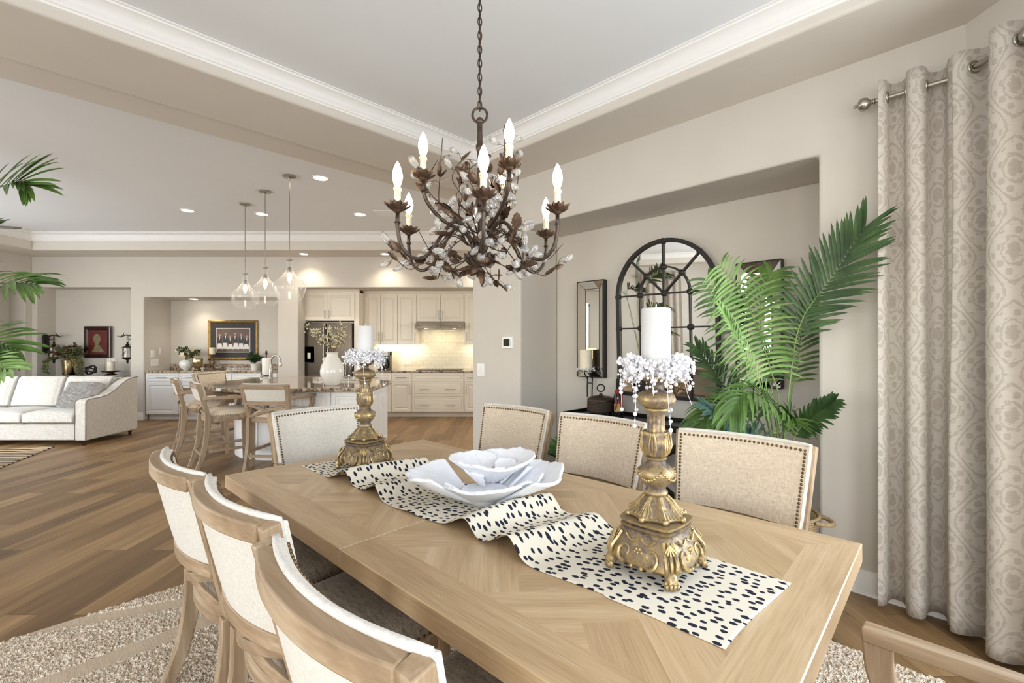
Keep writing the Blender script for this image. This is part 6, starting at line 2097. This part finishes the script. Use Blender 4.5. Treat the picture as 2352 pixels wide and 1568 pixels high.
def picture(name, label, loc, W, H, frame_m, mat_m, fw=0.05, mw=0.1, rz=0.0, cat='picture', art=None, depth=0.03):
    r = thing(name, label, cat, loc, rz)
    MB().panel((0, 0, 0), EX, EZ, NF, -W / 2, W / 2, -H / 2, H / 2, [(0, depth * .8), (fw * .25, depth), (fw * .7, depth * .8), (fw, depth * .45), (fw + 0.001, depth * .3)]).build('frame', frame_m, r, smooth=0)
    MB().box(-W / 2 + fw, W / 2 - fw, -depth * .36, -depth * .31, -H / 2 + fw, H / 2 - fw).build('mat_board', mat_m, r)
    if art: art(r, W / 2 - fw - mw, H / 2 - fw - mw, -depth * .38)
    return r


def group_art(r, hw, hh, y):
    def q(n_, m_, pts, k): MB().prism([Vector((a, y - 0.0006 * k, b)) for a, b in pts], (0, 0.0005, 0)).build(n_, m_, r, smooth=0)
    q('inner_border', plain('print_border', (206, 200, 192), 0.5), [(-hw, -hh), (hw, -hh), (hw, hh), (-hw, hh)], 1)
    q('print', plain('sepia_print', (98, 74, 62), 0.5, var=0.2, vscale=8), [(-hw + .012, -hh + .012), (hw - .012, -hh + .012), (hw - .012, hh - .012), (-hw + .012, hh - .012)], 2)
    mw_, md, ms = plain('print_white', (226, 222, 216), 0.5), plain('print_black', (28, 24, 24), 0.5), plain('print_skin', (168, 140, 122), 0.5)
    W = MB(); D = MB(); S = MB()
    def pr(mb, pts, k): mb.prism([Vector((a, y - 0.0006 * k, b)) for a, b in pts], (0, 0.0005, 0))
    for k in range(6):
        cx_ = -hw * 0.78 + k * hw * 0.31; h0 = -hh * 0.75; s_ = 1 + 0.12 * sin(k * 2.3)
        lean = 0.012 * sin(k * 1.7)
        pr(W, [(cx_ - .06, h0), (cx_ + .062, h0 + 0.008), (cx_ + .03, h0 + .14 * s_), (cx_ - .028, h0 + .14 * s_)], 3)
        pr(D, [(cx_ - .036, h0 + .12 * s_), (cx_ + .038, h0 + .12 * s_), (cx_ + .05 + lean, h0 + .17 * s_), (cx_ + .044 + lean, h0 + .235 * s_), (cx_ + .014 + lean, h0 + .255 * s_), (cx_ - .014 + lean, h0 + .255 * s_), (cx_ - .044 + lean, h0 + .235 * s_), (cx_ - .056 + lean, h0 + .16 * s_)], 4)
        pr(W, [(cx_ + lean, h0 + .18 * s_), (cx_ + .011 + lean, h0 + .253 * s_), (cx_ - .011 + lean, h0 + .253 * s_)], 5)
        pr(S, [(cx_ + lean + .020 * cos(t_), h0 + .285 * s_ + .028 * sin(t_)) for t_ in [i * pi / 4 for i in range(8)]], 4)
        pr(D, [(cx_ - .045, h0 - .01), (cx_ + .05, h0 - .004), (cx_ + .04, h0 + .008), (cx_ - .04, h0 + .008)], 5)
    W.build('white_skirts', mw_, r, smooth=0); D.build('dark_jackets', md, r, smooth=0); S.build('faces', ms, r, smooth=0)


def bust_art(r, hw, hh, y):
    def pr(n_, m_, pts, k): MB().prism([Vector((a, y - 0.0006 * k, b)) for a, b in pts], (0, 0.0005, 0)).build(n_, m_, r, smooth=0)
    pr('print', plain('deep_red_ground', (96, 26, 20), 0.5, var=0.25, vscale=10), [(-hw, -hh), (hw, -hh), (hw, hh), (-hw, hh)], 1)
    gm = plain('grey_green_figure', (120, 112, 84), 0.5, var=0.25, vscale=16)
    pr('shoulders', gm, [(-hw * .75, -hh), (hw * .85, -hh), (hw * .35, -hh * .45), (hw * .1, -hh * .2), (-hw * .3, -hh * .2), (-hw * .4, -hh * .5)], 2)
    pr('head', gm, [(-hw * .08 + hw * .46 * cos(t_), hh * .3 + hh * .52 * sin(t_)) for t_ in [i * pi / 10 for i in range(20)]], 3)


picture('framed_photograph', 'gold framed dark photograph of aproned figures hanging in the bar niche', (-5.61, 9.338, 1.495), 1.0, 0.80, plain('aged_gold_frame', (134, 108, 62), 0.35, 0.7, var=0.3, vscale=30), plain('black_mat', (40, 36, 36), 0.6), 0.055, 0.10, art=group_art)
p = Vector((-6.32, 9.0, 0.9125))
vw = thing('flower_vase', 'white quilted vase of cream flowers on the bar countertop', 'vase', p)
MB().lathe([(0.05, 0), (0.055, 0.01), (0.10, 0.05), (0.125, 0.11), (0.115, 0.16), (0.085, 0.19), (0.09, 0.20), (0.07, 0.19), (0.0001, 0.17)], 40, mod=lambda a, i: 1 + 0.02 * cos(12 * a + i * pi / 2)).build('body', M_WHITEC, vw, smooth=60)
branches(vw, (0, 0, 0.17), 10, 0.26, 0.24, [M_HERB, M_PALM3, M_BROWNLEAF], 6, 0.06, 0.035, 16)
m = MB(); rn = random.Random(5)
for k in range(9):
    c = Vector((rn.uniform(-0.14, 0.14), rn.uniform(-0.14, 0.02), 0.26 + rn.uniform(0, 0.12)))
    for q in range(7):
        a = q * 0.9; m.ball(c + Vector((0.02 * cos(a), 0.014 * sin(a), 0.012 * sin(2 * a))), 0.018, 7, 5, (1, 1, .7))
m.build('flowers', M_BLOSSOM, vw, smooth=179)
mv = thing('mercury_glass_vase', 'small gold mercury glass vase beside the white flower vase', 'vase', (-6.06, 8.93, 0.9125))
MB().lathe([(0.06, 0), (0.065, 0.01), (0.04, 0.03), (0.05, 0.05), (0.09, 0.12), (0.095, 0.2), (0.085, 0.235), (0.08, 0.23), (0.0001, 0.21)], 32).build('body', M_MERC, mv, smooth=60)
ch_ = thing('candle_holder', 'turned gold candle holder on the bar countertop', 'candle holder', (-5.92, 9.16, 0.9125))
MB().lathe([(0.09, 0), (0.095, 0.012), (0.05, 0.03), (0.02, 0.06), (0.045, 0.12), (0.05, 0.16), (0.02, 0.2), (0.018, 0.22), (0.035, 0.24), (0.02, 0.26), (0.05, 0.285), (0.072, 0.30), (0.072, 0.308), (0.0001, 0.308)], 32).build('body', M_GOLD, ch_, smooth=60)
pillar('pillar_candle', 'short ivory candle on the turned gold holder in the bar niche', (-5.92, 9.16, 0.9125 + 0.3085), 0.052, 0.13, M_IVORY)
for (y, z, w_, h_, nm, lb) in ((8.86, 1.235, 0.09, 0.14, 'wall_switch', 'ivory switch plate on the side wall of the bar niche'), (9.05, 1.28, 0.05, 0.14, 'wall_switch', 'narrow ivory switch plate beside another in the bar niche'), (8.92, 1.06, 0.20, 0.13, 'wall_outlet', 'wide ivory outlet plate low on the side wall of the bar niche')):
    r = thing(nm, lb, 'switch' if 'switch' in nm else 'outlet', (-6.8695, y, z))
    MB().panel((0, 0, 0), (0, 1, 0), EZ, (1, 0, 0), -w_ / 2, w_ / 2, -h_ / 2, h_ / 2, [(0, 0.004), (0.004, 0.007)]).build('plate', M_PLASTIC, r, smooth=0)
    MB().box(0.006, 0.010, -w_ * .2, w_ * .2, -h_ * .25, h_ * .25).build('rocker', M_PLASTIC, r)
p = Vector((-5.05, 9.1, 0.9125))
hp = thing('small_potted_plant', 'little green plant on the bar countertop behind the faucet', 'plant', p)
MB().lathe([(0.06, 0), (0.075, 0.1), (0.08, 0.12), (0.0001, 0.11)], 20).build('pot', M_WHITEC, hp)
branches(hp, (0, 0, 0.11), 9, 0.22, 0.13, [M_PALM3], 7, 0.06, 0.04, 12, blossom=False)

# ------------------------------------------------------------------ living niche
ctb = thing('hall_console', 'dark console table in the living room niche behind the sofa', 'console table', (-7.98, 8.78, 0))
MB().box(-0.84, 0.80, -0.20, 0.20, 0.80, 0.80).build('top', M_BLACKW, ctb, bevel=0.004)
for sx in (-0.78, 0.74):
    for sy in (-0.16, 0.16): MB().box(sx - .025, sx + .025, sy - .025, sy + .025, 0, 0.80).build('leg', M_BLACKW, ctb)
MB().box(-0.8, 0.77, -0.18, 0.18, 0.73, 0.80).build('apron', M_BLACKW, ctb)
p = (-8.36, 8.76, 0.8355)
gv = thing('greenery_vase', 'silver gold hammered vase of trailing greenery on the console behind the sofa', 'vase', p)
MB().lathe([(0.095, 0), (0.10, 0.01), (0.105, 0.15), (0.12, 0.28), (0.115, 0.28), (0.0001, 0.25)], 36).build('body', M_MERC, gv, smooth=60)
branches(gv, (0, -0.02, 0.25), 16, 0.34, 0.30, [M_HERB, M_BROWNLEAF, M_HERB], 11, 0.05, 0.028, 18, blossom=False)
m = MB(); lv = MB(); rn = random.Random(9)
for (a, L, dx) in ((pi, 0.34, -0.27), (-0.2, 0.28, 0.27), (0.1, 0.3, 0.36), (pi + .2, 0.2, -0.33)):
    S = catmull([(0, -0.03, 0.27), (dx * 0.6, -0.10, 0.34), (dx, -0.13, 0.25), (dx * 1.03, -0.13, 0.27 - L)], 16); m.tube(S, 0.003, 5)
    for s_ in S[5:]:
        for q in range(6):
            leaf_mesh(lv, s_, (rn.uniform(-1, 1), rn.uniform(-1, .4), rn.uniform(-1, .2)), (0, 0, 1), 0.045, 0.03, 0.2)
o = m.build('trailing_stem', M_TWIG, gv); lv.build('leaves', leafmat('trailing_green', (96, 110, 58), (148, 152, 92), 30), o, smooth=179, recalc=False)
kn = thing('knot_sculpture', 'black iron knot of loops on the console behind the sofa', 'sculpture', (-7.92, 8.72, 0.8355))
m = MB()
for k, (t1, t2, t3) in enumerate(((0.5, 0.1, 0.0), (-0.5, 0.5, 1.2), (1.1, -0.3, 2.2))):
    m.torus((0.0, 0, 0.098), 0.088, 0.011, 36, 8, Matrix.Rotation(t3, 3, 'Z') @ Matrix.Rotation(pi / 2 - t1, 3, 'X') @ Matrix.Rotation(t2, 3, 'Y'))
m.build('loops', M_BLACK, kn, smooth=179)
hu = thing('hurricane_candle', 'glass hurricane with an ivory candle on a bronze foot on the console', 'candle holder', (-7.56, 8.74, 0.8355))
MB().lathe([(0.09, 0), (0.10, 0.01), (0.05, 0.03), (0.045, 0.05), (0.13, 0.062), (0.15, 0.075), (0.15, 0.083), (0.0001, 0.083)], 32).build('foot', M_BRONZE, hu)
MB().lathe([(0.088, 0.085), (0.092, 0.10), (0.092, 0.32), (0.09, 0.32), (0.088, 0.10)], 32, cap=False).build('glass_cylinder', M_GLASS, hu)
MB().lathe([(0.062, 0.084), (0.062, 0.25), (0.0001, 0.248)], 28).build('candle', M_IVORY, hu)
def mahog(): return plain('mahogany_frame', (50, 22, 20), 0.25, var=0.2, coat=0.3)
picture('framed_portrait', 'dark framed small painting of a grey head on red behind the vase of greenery', (-8.02, 8.985, 1.46), 0.545, 0.605, mahog(), plain('red_brown_mat', (92, 40, 32), 0.5), 0.075, 0.035, rz=radians(-4), art=bust_art)


def lantern(label, loc, flip):
    r = thing('wall_lantern', label, 'wall lantern', loc, 0, 'rustic branch lanterns in the living niche')
    s_ = flip
    pl_ = []
    m = MB()
    for i in range(24):
        a = 2 * pi * i / 24; pl_.append((0, 0.062 * cos(a), -0.11 * 0 + (0.118 if sin(a) > 0 else -0.118) + 0.062 * sin(a)))
    m.prism([Vector(p_) for p_ in pl_], (s_ * 0.03, 0, 0))
    m.build('back_plate', M_BLACK, r, bevel=0.006)
    b = MB().tube(catmull([(s_ * 0.02, 0, 0.08), (s_ * 0.08, 0, 0.14), (s_ * 0.17, -0.01, 0.165), (s_ * 0.24, -0.01, 0.155), (s_ * 0.30, -0.015, 0.125)], 16), [0.012] * 10 + [0.011, 0.012, 0.014, 0.017, 0.018, 0.014, 0.008], 8)
    b.tube([(s_ * 0.24, -0.01, 0.155), (s_ * 0.23, -0.02, 0.20), (s_ * 0.215, -0.02, 0.215)], [0.008, 0.005, 0.003], 6)
    b.tube([(s_ * 0.29, -0.01, 0.13), (s_ * 0.33, -0.02, 0.15), (s_ * 0.36, -0.02, 0.148)], [0.008, 0.005, 0.003], 6)
    b.tube(catmull([(s_ * 0.02, 0, 0.02), (s_ * 0.10, -0.01, 0.08), (s_ * 0.15, 0.01, 0.075)], 8), 0.006, 6)
    b.build('branch_arm', M_BRONZE, r, smooth=179)
    cx_ = s_ * 0.172
    c = MB(); 
    for k in range(4): c.torus((cx_, 0, 0.135 - k * 0.033), 0.016, 0.0035, 14, 6, Matrix.Rotation(k * pi / 2, 3, 'Z') @ Matrix.Rotation(pi / 2, 3, 'X'))
    c.build('chain', M_BRONZE, r, smooth=179)
    MB().lathe([(0.012, 0.03), (0.02, 0.015), (0.012, 0.0), (0.04, -0.015), (0.045, -0.02), (0.02, -0.025), (0.05, -0.045), (0.09, -0.07), (0.09, -0.078), (0.0001, -0.075)], 20, (cx_, 0, 0)).build('cap', M_BRONZE, r)
    f = MB()
    for k in range(6):
        a = k * pi / 3; f.tube([(cx_ + 0.072 * cos(a), 0.072 * sin(a), -0.075), (cx_ + 0.078 * cos(a + .1), 0.078 * sin(a + .1), -0.16), (cx_ + 0.07 * cos(a), 0.07 * sin(a), -0.255)], 0.0055, 6)
    f.tube([(cx_ - 0.05, -0.07, -0.22), (cx_, -0.078, -0.18), (cx_ + 0.03, -0.075, -0.13)], 0.004, 6); f.tube([(cx_, -0.078, -0.18), (cx_ - 0.03, -0.076, -0.14)], 0.004, 6)
    f.build('cage', M_BRONZE, r, smooth=179)
    MB().lathe([(0.055, -0.25), (0.055, -0.08)], 24, (cx_, 0, 0)).build('shade', plain('frosted_candle_glass', (240, 236, 226), 0.4), r)
    MB().lathe([(0.09, -0.255), (0.09, -0.262), (0.07, -0.285), (0.03, -0.305), (0.014, -0.315), (0.026, -0.335), (0.012, -0.35), (0.02, -0.362), (0.0001, -0.38)], 20, (cx_, 0, 0)).build('base', M_BRONZE, r)


lantern('bronze branch lantern on the near side wall of the living niche, back plate visible', (-8.865, 8.80, 1.425), 1)
lantern('bronze branch lantern at the pier side of the living niche, half hidden by the pier', (-7.125, 8.80, 1.425), -1)

# ------------------------------------------------------------------ sofa
SX = -5.93      # outer face of the right arm
sf = thing('sofa', 'long cream sofa with sloping arms and loose back cushions in front of the niche', 'sofa', (SX, 6.45, 0))
# local: x to the left is negative, y back
Wd = 2.5
arm_prof = [(0.0, 0.075), (0.0, 0.60), (0.02, 0.635), (0.07, 0.65), (0.22, 0.655), (0.36, 0.68), (0.48, 0.74), (0.60, 0.82), (0.70, 0.875), (0.80, 0.90), (0.90, 0.905), (0.90, 0.075)]
for (n_, x0, d) in (('arm', -0.155, 0.155), ('arm', -Wd, 0.155)):
    m = MB().prism([Vector((x0, a, b)) for a, b in arm_prof], (d, 0, 0))
    a_ = m.build(n_, M_SOFA, sf, bevel=0.018, seg=3)
    xx = (x0, x0 + d) if n_ else ()
    w_ = MB()
    for x in xx:
        w_.tube([(x, a - 0.001, b) for a, b in arm_prof[:-1]], 0.0055, 6)
    w_.build('welt', plain('grey_welt_cord', (150, 142, 132), 0.8), a_, smooth=179)
MB().box(-Wd + 0.155, -0.155, 0.03, 0.88, 0.075, 0.30).build('seat_base', M_SOFA, sf, bevel=0.015)
MB().prism([Vector((-Wd + 0.155, a, b)) for a, b in ((0.70, 0.28), (0.74, 0.84), (0.78, 0.90), (0.90, 0.905), (0.90, 0.075), (0.72, 0.075))], (Wd - 0.31, 0, 0)).build('back', M_SOFA, sf, bevel=0.02, seg=3)


def cushion(parent, name, x0, x1, y0, y1, z0, z1, mat, M=None, puff=0.03):
    def pt(u, v, top):
        x = u * 2 - 1; y = v * 2 - 1
        k = (max(0, 1 - abs(x) ** 5) * max(0, 1 - abs(y) ** 5)) ** 0.5
        hz = (z1 - z0) / 2 * (0.62 + 0.38 * k) + puff * k * (1 - 0.4 * x * x) * 0.5
        p_ = Vector(((x0 + x1) / 2 + x * (x1 - x0) / 2, (y0 + y1) / 2 + y * (y1 - y0) / 2, (z0 + z1) / 2 + (hz if top else -hz)))
        return M @ p_ if M else p_
    m = MB(); n = 16
    m.grid(lambda u, v: pt(u, v, True), n, n); m.grid(lambda u, v: pt(u, v, False), n, n)
    bd = [(i / n, 0) for i in range(n)] + [(1, j / n) for j in range(n)] + [(1 - i / n, 1) for i in range(n)] + [(0, 1 - j / n) for j in range(n)]
    L = len(bd)
    m.add([pt(*b, True) for b in bd] + [pt(*b, False) for b in bd], [(i, (i + 1) % L, (i + 1) % L + L, i + L) for i in range(L)])
    o = m.build(name, mat, parent, smooth=75)
    o.modifiers.new('weld', 'WELD').merge_threshold = 0.001
    return o


for k in range(3):
    x1 = -0.16 - k * 0.73; x0 = x1 - 0.725
    cushion(sf, 'seat_cushion', x0, x1, -0.005, 0.66, 0.30, 0.475, M_SOFA, puff=0.035)
    M_ = Matrix.Translation((0, 0.60, 0.47)) @ Matrix.Rotation(radians(-74), 4, 'X')
    # lying cushion rotated upright
    M_ = Matrix.Translation(((x0 + x1) / 2, 0.56, 0.47)) @ Matrix.Rotation(radians(72), 4, 'X')
    cushion(sf, 'back_cushion', -0.355, 0.355, 0.0, 0.47, -0.09, 0.09, M_SOFA, M_, puff=0.07)
for (x, y) in ((-0.08, 0.06), (-0.08, 0.84), (-Wd + .08, 0.06), (-Wd + .08, 0.84)):
    MB().lathe([(0.022, 0.0), (0.035, 0.075)], 4, (x, y, 0)).build('foot', mahog(), sf)
fpil = thing('fur_pillow', 'fluffy grey fur pillow leaning in the near corner of the cream sofa', 'pillow', (SX - 0.42, 6.72, 0.49), radians(-8))
M_ = Matrix.Rotation(radians(60), 4, 'X')
o = cushion(fpil, 'cover', -0.25, 0.25, 0.0, 0.40, -0.07, 0.07, M_FUR, M_, puff=0.06)
rn = random.Random(1)
fu = MB()
for k in range(2600):
    x = rn.uniform(-0.25, 0.25); y = rn.uniform(0.0, 0.40)
    kx = max(0, 1 - abs(x / .25) ** 5) ** .5 * max(0, 1 - abs((y - .2) / .2) ** 5) ** .5
    z = 0.07 * (0.62 + 0.38 * kx) + 0.03 * kx
    b0 = M_ @ Vector((x, y, z)); d = Vector((rn.uniform(-1, 1), rn.uniform(-1, 0.1), rn.uniform(-.7, .7))).normalized() * rn.uniform(0.02, 0.045)
    sd = d.cross(Vector((0.3, 1, 0.2))).normalized() * 0.0022
    fu.add([b0 - sd, b0 + sd, b0 + d * 0.6 + sd * .6, b0 + d], [(0, 1, 2, 3)])
o = fu.build('fur', M_FUR, fpil, smooth=0, recalc=False); o['kind'] = 'stuff'

# ceiling fan whose blade shows at the picture edge, lamp and curtains reflected in the mirrors
fan = thing('ceiling_fan', 'grey ceiling fan whose rounded blade tip shows at the picture edge', 'ceiling fan', (-5.85, 4.6, 0))
MB().lathe([(0.08, ZL), (0.08, ZL - 0.04), (0.02, ZL - 0.06), (0.014, ZL - 0.3), (0.014, ZL - 0.62)], 24).build('downrod', M_STEELD, fan)
MB().lathe([(0.03, ZL - 0.62), (0.12, ZL - 0.65), (0.13, ZL - 0.73), (0.08, ZL - 0.79), (0.0001, ZL - 0.81)], 28).build('motor', M_STEELD, fan)
for k in range(4):
    a = radians(20) + k * pi / 2
    pts = [(0.12, -0.05), (0.2, -0.06), (0.66, -0.08), (0.725, -0.068), (0.75, 0), (0.725, 0.068), (0.66, 0.08), (0.2, 0.06), (0.12, 0.05)]
    T = Matrix.Rotation(a, 3, 'Z') @ Matrix.Rotation(radians(16), 3, 'X')
    MB().prism([T @ Vector((x, y, 0)) + Vector((0, 0, ZL - 0.713)) for x, y in pts], T @ Vector((0, 0, 0.014))).build('blade', plain('grey_blade', (112, 108, 104), 0.5), fan)

lp = thing('table_lamp', 'lit table lamp on a side table in the living room, reflected in the mirror', 'lamp', (-7.6, 3.2, 0.62))
MB().lathe([(0.09, 0), (0.09, 0.02), (0.03, 0.05), (0.06, 0.15), (0.08, 0.25), (0.03, 0.35), (0.012, 0.42)], 28).build('base', M_BRONZE, lp)
MB().lathe([(0.20, 0.40), (0.13, 0.68)], 32, cap=False).build('shade', glow_lampshade(), lp, solid=0.003)
st_ = thing('side_table', 'small dark side table under the living room lamp', 'side table', (-7.6, 3.2, 0))
MB().lathe([(0.28, 0.59), (0.28, 0.62), (0.0001, 0.62)], 32).build('top', M_BLACKW, st_)
MB().lathe([(0.2, 0.0), (0.2, 0.02), (0.04, 0.05), (0.03, 0.3), (0.05, 0.59)], 24).build('pedestal', M_BLACKW, st_)
crx = curtain('curtain', 'beige damask curtain on the living room side wall, reflected in the arched mirror', (-8.86, 1.35), (0, -1), 0.4, (1, 0), 0.3, 0.2, 0.05, ngrom=3)
crx['group'] = 'living room curtains'
crx = curtain('curtain', 'beige damask curtain on the living room side wall, nearer the back wall', (-8.86, 0.55), (0, -1), 0.4, (1, 0), 0.3, 0.2, 0.05, ngrom=3)
crx['group'] = 'living room curtains'
rod('nickel curtain rod on the living room side wall', (-8.86, 1.45, 2.748), (-8.86, 0.08, 2.748), (True, True))['group'] = 'living room rods'
